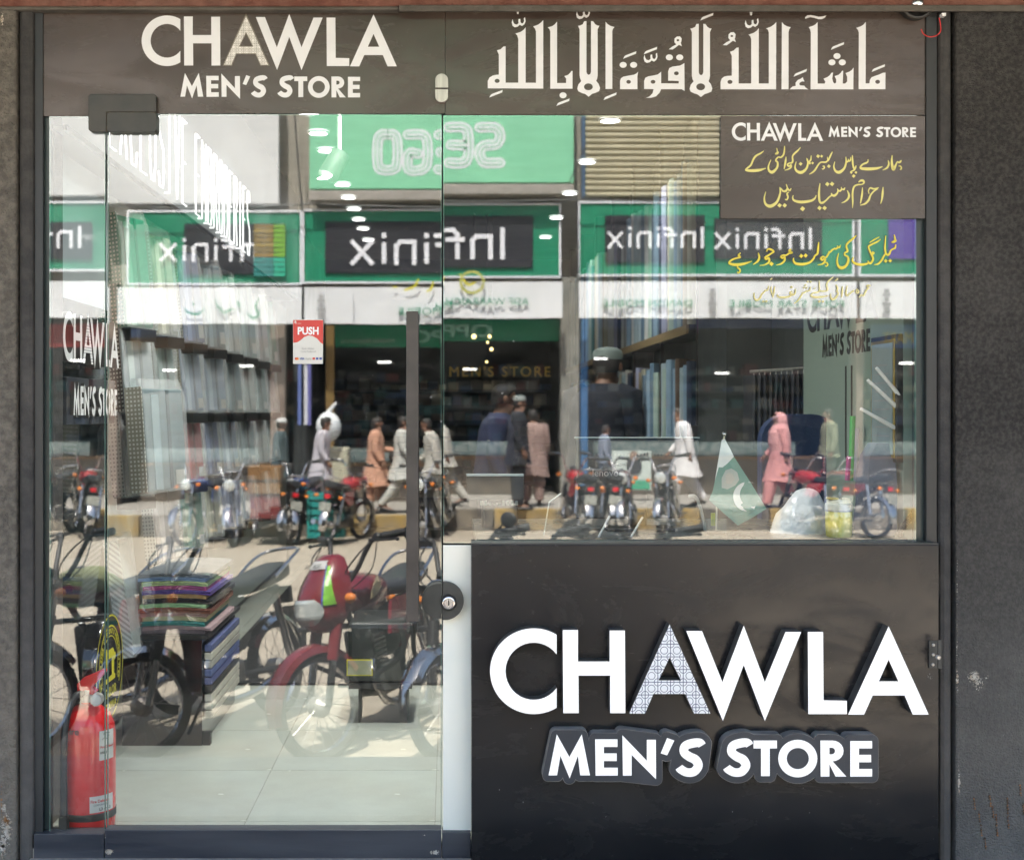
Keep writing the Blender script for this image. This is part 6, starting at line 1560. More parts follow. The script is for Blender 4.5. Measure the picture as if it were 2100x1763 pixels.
for xx, bb in ((680, b2), (1462, b3), (1818, b4)):
    mb = MB()
    for i, (w, h0, h1) in enumerate(((5, 592, 600), (8, 601, 607), (4, 608, 618), (9, 619, 627), (6, 628, 640))):
        mb.q([R(xx-w, h0, 21.52), R(xx+w, h0, 21.52), R(xx+w, h1, 21.52), R(xx-w, h1, 21.52)])
    mb.build("emblem", M_INK, bb)
for xx in (745,): rbox(MB(), xx, 590, xx+1, 648, 21.5, 21.54).build("seam", M_INK, b2)
# second, lower green fascia inside the arcade
o = thing("lower_green_sign", "dark green fascia board in shade below the white banner in the middle", "sign")
rbox(MB(), 700, 655, 1150, 699, FD + 0.15, FD + 0.3).build("board", M_SGREEN, o)
rtext("OPPO", 1010, 690, 26, flat((0.25, 0.5, 0.4), 0.5), o, FD + 0.14, width=150, offset=0.01)
rtext("Mobile Repairing", 830, 690, 8, flat((0.5, 0.55, 0.5), 0.5), o, FD + 0.14, width=110)
rbox(MB(), 1195, 655, 1750, 672, FD + 0.15, FD + 0.3).build("board", flat((0.03, 0.05, 0.12), 0.5), thing("lower_dark_sign", "dark blue fascia strip in shade below the long white banner", "sign"))
o = thing("lower_orange_sign", "faded orange and blue board in shade at the left below the banner", "sign")
rbox(MB(), 290, 662, 570, 680, FD + 0.1, FD + 0.25).build("board", flat((0.04, 0.07, 0.14), 0.5), o); rbox(MB(), 290, 680.5, 570, 706, FD + 0.1, FD + 0.25).build("board", flat((0.10, 0.06, 0.03), 0.5), o)
o = thing("lower_red_sign", "dark red shop board in shade at the far left", "sign"); rbox(MB(), -40, 665, 228, 712, FD + 0.1, FD + 0.25).build("board", flat((0.28, 0.02, 0.02), 0.5), o)
o = thing("lower_blue_sign", "blue shop board with yellow letters in shade at the far right", "sign"); rbox(MB(), 1785, 664, 2050, 712, FD + 0.1, FD + 0.25).build("board", flat((0.02, 0.08, 0.24), 0.5), o)
rtext("MOBILE MART", 1960, 703, 24, flat((0.5, 0.38, 0.04), 0.5), o, FD + 0.09, width=150)
# scraps of litter and grit on the road
lt = MB(); rr = random.Random(77)
for i in range(260):
    x, y = rr.uniform(-9, 10), -rr.uniform(4.5, 18.8); s_ = rr.uniform(0.01, 0.05); k_ = rr.randint(4, 6); lt.cur = rr.randint(0, 2)
    lt.q([(x + s_*rr.uniform(.5, 1.2)*math.cos(6.28*j/k_), y + s_*rr.uniform(.5, 1.2)*math.sin(6.28*j/k_), GZ + 0.004 + 0.01*rr.random()) for j in range(k_)])
tag(stuff(lt.build("litter", [flat((0.6, 0.58, 0.54), .8), flat((0.10, 0.08, 0.06), .8), flat((0.3, 0.24, 0.18), .8)])), "small scraps of paper and grit scattered over the road", "litter")
# crates, poster boards and a street cart on the walkway
o = thing("poster_board", "white and green poster board standing under the grey pillar shop", "poster"); rbox(MB(), 1255, 925, 1335, 1005, 21.4, 21.46).build("board", flat((0.55, 0.62, 0.58), 0.5), o); rbox(MB(), 1258, 985, 1332, 1003, 21.38, 21.398).build("green_strip", flat((0.05, 0.35, 0.2), 0.5), o)
plate([ell(1300, 955, 16, 18, 16)], 0, flat((0.04, 0.04, 0.05), 0.5), "printed_figure", o, mapf=lambda x, y: R(x, y, 21.37)); plate([ell(1300, 935, 9, 10, 14)], 0, flat((0.3, 0.2, 0.15), 0.5), "printed_head", o, mapf=lambda x, y: R(x, y, 21.365))
o = thing("teal_crate", "teal plastic crate standing on the road edge behind a parked motorcycle", "crate")
p = R(690, 1088, 18.0)
for k in range(6): MB().box((p.x - 0.28, p.y - 0.25, p.z + 0.005 + k*0.125), (p.x + 0.28, p.y + 0.2, p.z + 0.10 + k*0.125)).build("slat", flat((0.02, 0.30, 0.28), 0.5), o)
for sx_ in (-1, 1): MB().box((p.x + sx_*0.28 - 0.02, p.y - 0.27, p.z), (p.x + sx_*0.28 + 0.02, p.y + 0.22, p.z + 0.76)).build("corner_post", flat((0.02, 0.30, 0.28), 0.5), o)
o = thing("vendor_cart", "cream vendor cart with a hanging clear bag on the far walkway", "cart")
rbox(MB(), 668, 905, 735, 985, 21.0, 21.7).build("box", flat((0.5, 0.48, 0.36), 0.6), o, bevel=0.03)
MB().ball(R(695, 862, 20.9), (0.24, 0.2, 0.28), 16).build("hanging_bag", bgm, o, smooth=True)
MB().tube([R(690, 838, 20.9), R(712, 812, 20.9)], [0.05, 0.02], 8).build("bag_neck", bgm, o)
for xx in (675, 728): MB().tube([R(xx, 985, 21.2), R(xx, 1041, 21.2)], 0.03, 8).build("leg", M_BLACK, o)
for i, (xx, c, nm) in enumerate(((632, (0.12,0.17,0.42), "blue"), (645, (0.6,0.6,0.65), "white"), (652, (0.12,0.12,0.35), "navy"))):
    q = rbox(MB(), xx, 720, xx+7, 858, 22.0, 22.1).build("hanging_strip", flat(c, 0.7)); tag(q, "long %s cloth strip hanging in the shopfront beside the brown pillar" % nm, "cloth", "cloth strips hanging by the brown pillar")

# ------------------------------------------------------------------ motorcycles
def motorcycle(label, body, tank_c, fairing=False, chrome_fender=True, detail=True, mirror=False, plate_txt=None, steer=0.0, tank_cover=None, crash=True):
    """front points to local +Y, wheels on z=0"""
    r = thing("motorcycle", label, "motorcycle", (0, 0, 0), 0, None)
    MBODY = flat(body, 0.22, coat=0.7) if True else None
    MT = flat(tank_c, 0.2, coat=0.7)
    WR, FY_, RYY = 0.305, 0.66, -0.62
    SM = Matrix.Translation((0, 0.42, 0)) @ Matrix.Rotation(steer, 4, 'Z') @ Matrix.Translation((0, -0.42, 0))
    def wheel(y, M):
        C = Matrix.Translation((0, y, WR)) @ Matrix.Rotation(rad(90), 4, 'Y')
        ty = MB(); rings = []
        for a in range(0, 360, 45):
            rr_ = WR - 0.032 + 0.034*math.cos(rad(a)); zz = 0.036*math.sin(rad(a)); rings.append([C @ Vector((rr_*math.cos(2*math.pi*j/36), rr_*math.sin(2*math.pi*j/36), zz)) for j in range(36)])
        rings.append(rings[0]); ty.loft([[M @ p for p in rg] for rg in rings], caps=False)
        w_ = ty.build("wheel", M_RUBBER, r, smooth=True)
        rm = MB(); rm.lathe([(WR-0.062, -0.02), (WR-0.068, 0.0), (WR-0.062, 0.02), (WR-0.056, 0.02), (WR-0.056, -0.02), (WR-0.062, -0.02)], M @ C, 36, caps=False)
        rm.build("rim", M_CHROME, w_, smooth=True)
        hb = MB(); hb.lathe([(0.02, -0.07), (0.055, -0.035), (0.058, 0.035), (0.02, 0.07)], M @ C, 16); hb.build("hub", M_STEEL, w_, smooth=True)
        sp_ = MB()
        for j in range(18 if detail else 10):
            a = 2*math.pi*j/(18 if detail else 10); b = a + (0.35 if j % 2 else -0.35)
            sp_.tube([M @ C @ Vector((0.055*math.cos(b), 0.055*math.sin(b), 0.03 if j % 2 else -0.03)), M @ C @ Vector(((WR-0.064)*math.cos(a), (WR-0.064)*math.sin(a), 0))], 0.0022, 4, caps=False)
        sp_.build("spoke_set", M_STEEL, w_)
        return w_
    I4 = Matrix.Identity(4)
    wheel(FY_, SM); wheel(RYY, I4)
    def fender(y, a0, a1, M, m, name, w=0.062, R0=WR + 0.028):
        mb = MB(); rings = []
        for i in range(15):
            a = rad(a0 + (a1-a0)*i/14); prof = [(-w, -0.035), (-w*0.8, 0.0), (0, 0.018), (w*0.8, 0.0), (w, -0.035), (w*0.93, -0.037), (0, 0.012), (-w*0.93, -0.037)]
            tp = 1.0 if 1 < i < 13 else 0.8
            rings.append([M @ Vector((px*tp, y + (R0+pr)*math.cos(a), WR + (R0+pr)*math.sin(a))) for px, pr in prof])
        mb.loft(rings); return mb.build(name, m, r, smooth=True)
    fender(FY_, -8, 150, SM, M_CHROME if chrome_fender else MBODY, "front_fender")
    fender(RYY, 30, 190, I4, M_CHROME if chrome_fender else MBODY, "rear_fender", w=0.07)
    top = (0, 0.43, 0.98)
    for sx_ in (-1, 1):
        MB().tube([(sx_*0.085, FY_, WR), (sx_*0.085, 0.56, 0.62), (sx_*0.085, 0.46, 0.95)], [0.021, 0.024, 0.024], 12, M=SM).build("fork", M_CHROME, r, smooth=True)
        MB().tube([(sx_*0.085, 0.59, 0.55), (sx_*0.085, 0.52, 0.76)], 0.034, 12, M=SM).build("fork_cover", MBODY if fairing else M_BLACK, r, smooth=True)
    MB().box((-0.12, 0.43, 0.90), (0.12, 0.50, 0.93), SM).build("fork_clamp", M_BLACK, r, bevel=0.008)
    # handlebar with grips, switch pods and levers
    hb = [(-0.36, 0.20, 1.20), (-0.20, 0.27, 1.185), (-0.12, 0.36, 1.02), (-0.06, 0.40, 0.95), (0.06, 0.40, 0.95), (0.12, 0.36, 1.02), (0.20, 0.27, 1.185), (0.36, 0.20, 1.20)]
    MB().tube(catmull(hb, 5), 0.0145, 10, M=SM).build("handlebar", M_BLACK if detail else M_CHROME, r, smooth=True)
    for sx_ in (-1, 1):
        MB().tube([(sx_*0.25, 0.25, 1.19), (sx_*0.385, 0.19, 1.203)], [0.023, 0.0225], 12, M=SM).build("grip", M_BLACK, r, smooth=True)
        MB().ball((sx_*0.225, 0.265, 1.19), (0.032, 0.026, 0.028), 10, M=SM, m=6).build("switch_pod", M_BLACK, r, smooth=True)
        MB().tube([(sx_*0.20, 0.31, 1.18), (sx_*0.28, 0.31, 1.175), (sx_*0.39, 0.27, 1.17)], [0.009, 0.007, 0.006], 8, M=SM).build("lever", M_BLACK, r, smooth=True)
        MB().ball((sx_*0.393, 0.268, 1.17), 0.012, 8, M=SM, m=6).build("lever_tip", M_BLACK, r, smooth=True)
        if detail:
            MB().tube(catmull([(sx_*0.22, 0.32, 1.17), (sx_*0.20, 0.42, 1.10), (sx_*0.12, 0.46, 1.0), (sx_*0.04, 0.42, 0.88)], 5), 0.005, 6, M=SM).build("cable", M_BLACK, r, smooth=True)
            MB().tube(catmull([(sx_*0.25, 0.30, 1.16), (sx_*0.27, 0.38, 1.02), (sx_*0.14, 0.44, 0.92)], 5), 0.004, 6, M=SM).build("cable", M_BLACK, r, smooth=True)
    if mirror:
        for sx_ in (-1, 1):
            m__ = MB(); m__.tube([(sx_*0.21, 0.27, 1.2), (sx_*0.30, 0.30, 1.25)], 0.006, 8, M=SM); m__.build("mirror_stalk", M_BLACK, r)
            MB().ball((sx_*0.33, 0.31, 1.26), (0.055, 0.018, 0.045), 14, M=SM).build("mirror", M_BLACK, r, smooth=True)
    M_LENS = mat("headlight_lens", (0.55, 0.6, 0.58), 0.08, c2=(0.72, 0.75, 0.73), scale=30, coat=1.0, metal=0.3)
    M_AMB = mat("amber_lens", (0.75, 0.22, 0.02), 0.15, c2=(0.65, 0.18, 0.02), scale=12, coat=0.6)
    M_TAIL = mat("tail_lens", (0.6, 0.01, 0.02), 0.15, c2=(0.5, 0.01, 0.02), scale=12, coat=0.6)
    if fairing:
        # cowl: stacked sections from the chin to the fly screen
        rings = []
        for (z, hw, yf, yb_) in ((0.70, 0.05, 0.60, 0.52), (0.74, 0.115, 0.665, 0.50), (0.80, 0.145, 0.70, 0.47), (0.88, 0.155, 0.69, 0.45), (0.96, 0.15, 0.64, 0.44), (1.04, 0.13, 0.575, 0.43), (1.10, 0.10, 0.52, 0.42), (1.125, 0.06, 0.49, 0.43)):
            ring = []
            for a in range(0, 181, 15):
                ring.append(SM @ Vector((hw*math.cos(rad(a)), yb_ + (yf-yb_)*(math.sin(rad(a))**0.7), z)))
            rings.append(ring)
        c_ = MB().loft(rings); cw_ = c_.build("fairing", MBODY, r, smooth=True)
        def face(a0, a1, z0, z1, m, name, push=0.006):
            mb = MB(); secs = ((0.70, 0.05, 0.60, 0.52), (0.74, 0.115, 0.665, 0.50), (0.80, 0.145, 0.70, 0.47), (0.88, 0.155, 0.69, 0.45), (0.96, 0.15, 0.64, 0.44), (1.04, 0.13, 0.575, 0.43), (1.10, 0.10, 0.52, 0.42), (1.125, 0.06, 0.49, 0.43))
            def at(z):
                for s0, s1 in zip(secs, secs[1:]):
                    if s0[0] <= z <= s1[0]:
                        t = (z-s0[0])/(s1[0]-s0[0]); return [s0[k] + (s1[k]-s0[k])*t for k in range(4)]
                return secs[-1]
            n = 8; g = []
            for i in range(n+1):
                z = z0(i/n) if callable(z0) else z0 + (z1-z0)*i/n
                _, hw, yf, yb_ = at(z); row = []
                lo, hi = (a0(i/n), a1(i/n)) if callable(a0) else (a0, a1)
                for j in range(n+1):
                    a = lo + (hi-lo)*j/n
                    row.append(SM @ Vector(((hw+push)*math.cos(rad(a)), yb_ + (yf-yb_+push)*(max(0.001, math.sin(rad(a)))**0.7), z)))
                g.append(row)
            for i in range(n):
                for j in range(n): mb.q([g[i][j], g[i][j+1], g[i+1][j+1], g[i+1][j]])
            return mb.build(name, m, r, smooth=True)
        face(lambda t: 90 - 52*math.sin(math.pi*(0.12+0.76*t))**0.5, lambda t: 90 + 52*math.sin(math.pi*(0.12+0.76*t))**0.5, 0.755, 0.90, M_LENS, "headlight", 0.012)
        face(lambda t: 18 + 24*t, lambda t: 40 + 12*t, 0.86, 1.07, flat((0.22, 0.55, 0.05), 0.25), "green_stripe")
        face(lambda t: 140 - 12*t, lambda t: 162 - 24*t, 0.86, 1.07, flat((0.22, 0.55, 0.05), 0.25), "green_stripe")
        face(lambda t: 40 + 12*t, lambda t: 43 + 12*t, 0.85, 1.075, flat((0.05, 0.08, 0.4), 0.25), "blue_stripe", 0.007)
        face(55, 125, 1.055, 1.10, flat((0.62, 0.62, 0.6), 0.3), "number_band")
        if plate_txt:
            M_ = SM @ Matrix.Translation((0.062, 0.578, 1.064)) @ Matrix.Rotation(rad(180), 4, 'Z') @ Matrix.Rotation(rad(48), 4, 'X')
            textmesh(plate_txt, 0.040, M_BLACK, "lettering", r, M_, offset=0.0006)
    else:
        C = SM @ Matrix.Translation((0, 0.53, 0.90)) @ Matrix.Rotation(rad(-90), 4, 'X')
        MB().lathe([(0.03, -0.09), (0.075, -0.06), (0.09, -0.01), (0.093, 0.02)], C, 24).build("headlight_shell", M_BLACK if detail else MBODY, r, smooth=True)
        MB().lathe([(0.094, 0.018), (0.098, 0.024), (0.092, 0.03)], C, 24, caps=False).build("headlight_ring", M_CHROME, r, smooth=True)
        MB().lathe([(0.090, 0.021), (0.07, 0.036), (0.02, 0.044)], C, 24).build("headlight", M_LENS, r, smooth=True)
        MB().lathe([(0.045, -0.03), (0.048, 0.0), (0.04, 0.012)], SM @ Matrix.Translation((0, 0.47, 1.01)) @ Matrix.Rotation(rad(35), 4, 'X'), 18).build("speedometer", M_BLACK, r, smooth=True)
    for sx_ in (-1, 1):
        MB().ball((sx_*0.20, 0.50, 0.88), (0.042, 0.032, 0.03), 10, M=SM, m=6).build("indicator", M_AMB, r, smooth=True)
        MB().tube([(sx_*0.09, 0.49, 0.88), (sx_*0.17, 0.50, 0.88)], 0.008, 6, M=SM).build("indicator_stalk", M_BLACK, r)
        MB().ball((sx_*0.19, -0.80, 0.74), (0.04, 0.03, 0.028), 10, m=6).build("indicator", M_AMB, r, smooth=True)
    # tank
    rings = []
    for (y, hw, zb, zt) in ((0.42, 0.04, 0.86, 0.90), (0.38, 0.09, 0.80, 0.945), (0.28, 0.13, 0.76, 0.985), (0.14, 0.145, 0.76, 0.99), (0.0, 0.13, 0.78, 0.965), (-0.10, 0.10, 0.80, 0.92), (-0.15, 0.07, 0.82, 0.88)):
        rings.append([Vector((hw*(abs(math.cos(rad(a)))**0.7)*(1 if math.cos(rad(a)) >= 0 else -1), y, (zb+zt)/2 + (zt-zb)/2*math.sin(rad(a)))) for a in range(0, 360, 24)])
    MB().loft(rings).build("fuel_tank", MT, r, smooth=True)
    if tank_cover:
        rings2 = [[Vector(((p.x)*1.09, p.y*1.02, p.z + 0.012 if p.z > 0.85 else p.z + 0.03)) for p in rg] for rg in rings[1:]]
        MB().loft(rings2).build("tank_cover", tank_cover, r, smooth=True)
    MB().lathe([(0.03, 0), (0.03, 0.018), (0.022, 0.022)], Matrix.Translation((0, 0.22, 0.985)), 16).build("fuel_cap", M_CHROME, r, smooth=True)
    if fairing:
        for sx_ in (-1, 1):
            wv = [(0.30,0.84),(0.20,0.86),(0.12,0.90),(0.16,0.90),(0.10,0.93),(0.16,0.925),(0.12,0.955),(0.22,0.93),(0.28,0.88)]
            MB().solid([wv], lambda y, z: Vector((sx_*(0.144 if abs(z-0.88) < 0.06 else 0.125), y, z)), Vector((sx_*0.006, 0, 0))).build("tank_emblem", mat("gold_emblem", (0.5, 0.42, 0.25), 0.3, metal=0.6, c2=(0.4, 0.33, 0.2), scale=9), r)
    # seat
    rings = []
    for (y, hw, zb, zt) in ((-0.10, 0.07, 0.84, 0.885), (-0.16, 0.11, 0.81, 0.90), (-0.30, 0.135, 0.80, 0.905), (-0.46, 0.14, 0.81, 0.92), (-0.62, 0.135, 0.83, 0.95), (-0.74, 0.12, 0.85, 0.965), (-0.80, 0.08, 0.88, 0.95)):
        rings.append([Vector((hw*(abs(math.cos(rad(a)))**0.55)*(1 if math.cos(rad(a)) >= 0 else -1), y, (zb+zt)/2 + (zt-zb)/2*(abs(math.sin(rad(a)))**0.7)*(1 if math.sin(rad(a)) >= 0 else -1))) for a in range(0, 360, 24)])
    MB().loft(rings).build("seat", mat("seat_vinyl", (0.022, 0.024, 0.028), 0.38, c2=(0.04, 0.043, 0.05), scale=6, rvar=0.15), r, smooth=True)
    MB().tube(catmull([(0.15, -0.50, 0.88), (0.155, -0.72, 0.98), (0.11, -0.88, 1.03), (-0.11, -0.88, 1.03), (-0.155, -0.72, 0.98), (-0.15, -0.50, 0.88)], 5), 0.011, 10).build("grab_rail", M_CHROME, r, smooth=True)
    # side panels, frame, engine, exhaust
    for sx_ in (-1, 1):
        MB().solid([[(0.02, 0.60), (-0.05, 0.79), (-0.42, 0.80), (-0.52, 0.74), (-0.20, 0.58)]], lambda y, z: Vector((sx_*0.10, y, z)), Vector((sx_*0.025, 0, 0))).build("side_panel", MT, r, bevel=0.006)
        MB().tube([(sx_*0.13, -0.62, 0.32), (sx_*0.13, -0.50, 0.78)], 0.028, 10).build("shock_absorber", M_CHROME, r, smooth=True)
        MB().tube([(sx_*0.10, -0.62, 0.305), (sx_*0.09, -0.05, 0.34)], 0.018, 8).build("swing_arm", M_BLACK, r)
        MB().tube([(sx_*0.10, -0.02, 0.30), (sx_*0.28, -0.02, 0.31)], 0.012, 8).build("foot_peg", M_BLACK, r)
    MB().tube([(0, 0.40, 0.88), (0, 0.22, 0.62), (0, 0.20, 0.30), (0, -0.12, 0.26)], 0.02, 8).build("frame_tube", M_BLACK, r)
    MB().tube([(0, 0.38, 0.84), (0, -0.1, 0.72), (0, -0.75, 0.80)], 0.022, 8).build("frame_tube", M_BLACK, r)
    en = MB(); en.box((-0.11, -0.12, 0.26), (0.11, 0.16, 0.44)); en.build("engine_case", mat("engine_alloy", (0.30, 0.30, 0.29), 0.4, metal=0.7, c2=(0.12, 0.12, 0.11), scale=9), r, bevel=0.03)
    fn = MB()
    for k in range(7): fn.box((-0.085, 0.02, 0.452 + k*0.026), (0.085, 0.19, 0.466 + k*0.026))
    fn.box((-0.055, 0.05, 0.44), (0.055, 0.16, 0.66)); fn.build("cylinder_fins", bpy.data.materials["engine_alloy"], r)
    MB().tube(catmull([(0.05, 0.18, 0.50), (0.09, 0.28, 0.42), (0.12, 0.20, 0.24), (0.14, -0.1, 0.22), (0.15, -0.35, 0.27), (0.16, -0.88, 0.36)], 4), [0.018]*13 + [0.02, 0.028] + [0.036]*6 if False else 0.024, 10).build("exhaust", M_CHROME, r, smooth=True)
    MB().tube([(0.155, -0.36, 0.275), (0.16, -0.88, 0.36)], [0.036, 0.040], 12).build("silencer", M_CHROME, r, smooth=True)
    MB().box((-0.145, -0.60, 0.26), (-0.115, 0.02, 0.38)).build("chain_cover", M_BLACK, r, bevel=0.02)
    if crash:
        MB().tube(catmull([(-0.30, 0.30, 0.72), (-0.30, 0.30, 0.52), (-0.10, 0.26, 0.40)], 4), 0.015, 8).build("crash_bar", M_BLACK, r, smooth=True)
        MB().tube(catmull([(0.30, 0.30, 0.72), (0.30, 0.30, 0.52), (0.10, 0.26, 0.40)], 4), 0.015, 8).build("crash_bar", M_BLACK, r, smooth=True)
        MB().tube([(-0.34, 0.30, 0.70), (0.34, 0.30, 0.70)], 0.017, 8).build("crash_bar", M_BLACK, r, smooth=True)
    MB().ball((0, -0.14, 0.60), (0.105, 0.20, 0.15), 14).build("air_filter_box", M_BLACK, r, smooth=True)
    MB().box((-0.09, 0.20, 0.30), (0.09, 0.235, 0.66)).build("leg_shield", M_BLACK, r, bevel=0.015)
    # tail
    MB().box((-0.045, -0.86, 0.71), (0.045, -0.80, 0.775)).build("tail_light", M_TAIL, r, bevel=0.015)
    MB().box((-0.075, -0.82, 0.69), (0.075, -0.77, 0.80)).build("tail_housing", M_BLACK, r, bevel=0.01)
    MB().box((-0.09, -0.90, 0.53), (0.09, -0.893, 0.66)).build("number_plate", mat("plate_white", (0.42, 0.42, 0.38), 0.5, c2=(0.25, 0.27, 0.24), scale=40, contrast=(0.45, 0.55)), r)
    MB().tube([(-0.11, 0.0, 0.27), (-0.25, 0.06, 0.01)], 0.010, 8).build("side_stand", M_BLACK, r)
    return r
LEAN = 8
def park(o, wheel_px, d, A, lean=LEAN):
    """put the front wheel where its mirror image shows, nose towards the shop, leaning on its side stand"""
    P = R(wheel_px, 1460, d); f = Vector((-math.sin(rad(A)), math.cos(rad(A)), 0))
    o.rotation_mode = 'XYZ'
    o.rotation_euler = (0, rad(-lean), rad(A))
    o.scale = (1.08, 1.08, 1.08)
    o.location = (P.x - f.x*0.71, P.y - f.y*0.71, GZ + 0.002)
    return o
olive = clear_mat("olive_cover", (0.7, 0.72, 0.5), 0.8, 0.45, (0.30, 0.32, 0.16))
b1_ = park(motorcycle("black motorcycle with olive plastic over its tank at far left facing the shop", (0.02,0.02,0.02), (0.16,0.02,0.02), tank_cover=olive, steer=rad(22)), 92, 3.95, 26)
b2_ = park(motorcycle("black motorcycle with chrome front mudguard parked facing the shop, handlebars turned", (0.02,0.02,0.025), (0.02,0.02,0.022), steer=rad(28)), 345, 3.9, 24)
b3_ = park(motorcycle("red motorcycle with a green striped front fairing parked facing the shop", (0.20,0.02,0.028), (0.17,0.010,0.024), fairing=True, chrome_fender=False, plate_txt="FDK 106", steer=rad(26)), 712, 3.88, 20)
b4_ = park(motorcycle("black motorcycle with chrome mudguard and mirrors parked right of the red one", (0.02,0.02,0.02), (0.03,0.03,0.035), mirror=True, steer=rad(20)), 962, 3.9, 16)
nb5 = copy_tree(b2_, None, None, "black chrome motorcycle parked before the black sign panel, left of two there"); park(nb5, 1085, 3.95, 22)
nb6 = copy_tree(b2_, None, None, "black motorcycle parked before the middle of the sign panel, right of another"); park(nb6, 1330, 3.95, 20)
# far row, tails to the road
far_specs = [("red", (0.35,0.015,0.02)), ("black", (0.02,0.02,0.02)), ("blue", (0.02,0.05,0.2)), ("maroon", (0.18,0.01,0.015))]
protos = []
for nm, c in far_specs:
    protos.append((nm, motorcycle("proto", c, c, detail=False, crash=False, steer=rad(14), mirror=False)))
far = [(118,1,8,"at the far left edge of the road"),(172,0,160,"second at the far left"),(492,1,352,"left end of the left cluster"),(548,3,150,"with a box on it"),(632,2,10,"before the brown pillar"),(700,0,196,"beside the teal crate"),
       (1172,0,172,"left end of the middle row"),(1232,1,178,"second in the middle row"),(1288,3,5,"facing the shop in the middle row"),(1376,1,12,"under the white clad walker"),(1655,0,160,"side on at the right"),(1722,3,150,"right of the pink clad walker"),(905,1,5,"behind the door handle"),(430,2,15,"behind the left display")]
used = set()
for (px, pi, A, where) in far:
    nm, pr = protos[pi]
    o = pr if pi not in used else copy_tree(pr)
    used.add(pi)
    o["label"] = "%s motorcycle parked at the far kerb, %s" % (nm, where); o["group"] = "motorcycles parked along the far kerb"
    p = R(px + (22 if 219 < px < 905 else 0), 1092, 18.2); o.scale = (1.1, 1.1, 1.1)
    o.rotation_euler = (0, rad(-7 if True else 0), rad(A)); o.location = (p.x, -18.0 - 0.1*((px*7) % 3), GZ + 0.002)
o = thing("cargo_box", "brown wooden box strapped on a motorcycle in the left cluster across the road", "box")
p = R(560, 1000, 17.3); MB().box((p.x - 0.25, -17.75, p.z), (p.x + 0.28, -17.3, p.z + 0.45)).build("box", flat((0.20, 0.10, 0.03), 0.6), o, bevel=0.02); MB().box((p.x - 0.26, -17.76, p.z + 0.2), (p.x + 0.29, -17.29, p.z + 0.23)).build("strap", M_BLACK, o)
MB().box((p.x - 0.22, -17.7, p.z - 0.40), (p.x + 0.26, -17.34, p.z - 0.01)).build("crate", flat((0.16, 0.02, 0.02), 0.6), o, bevel=0.02)

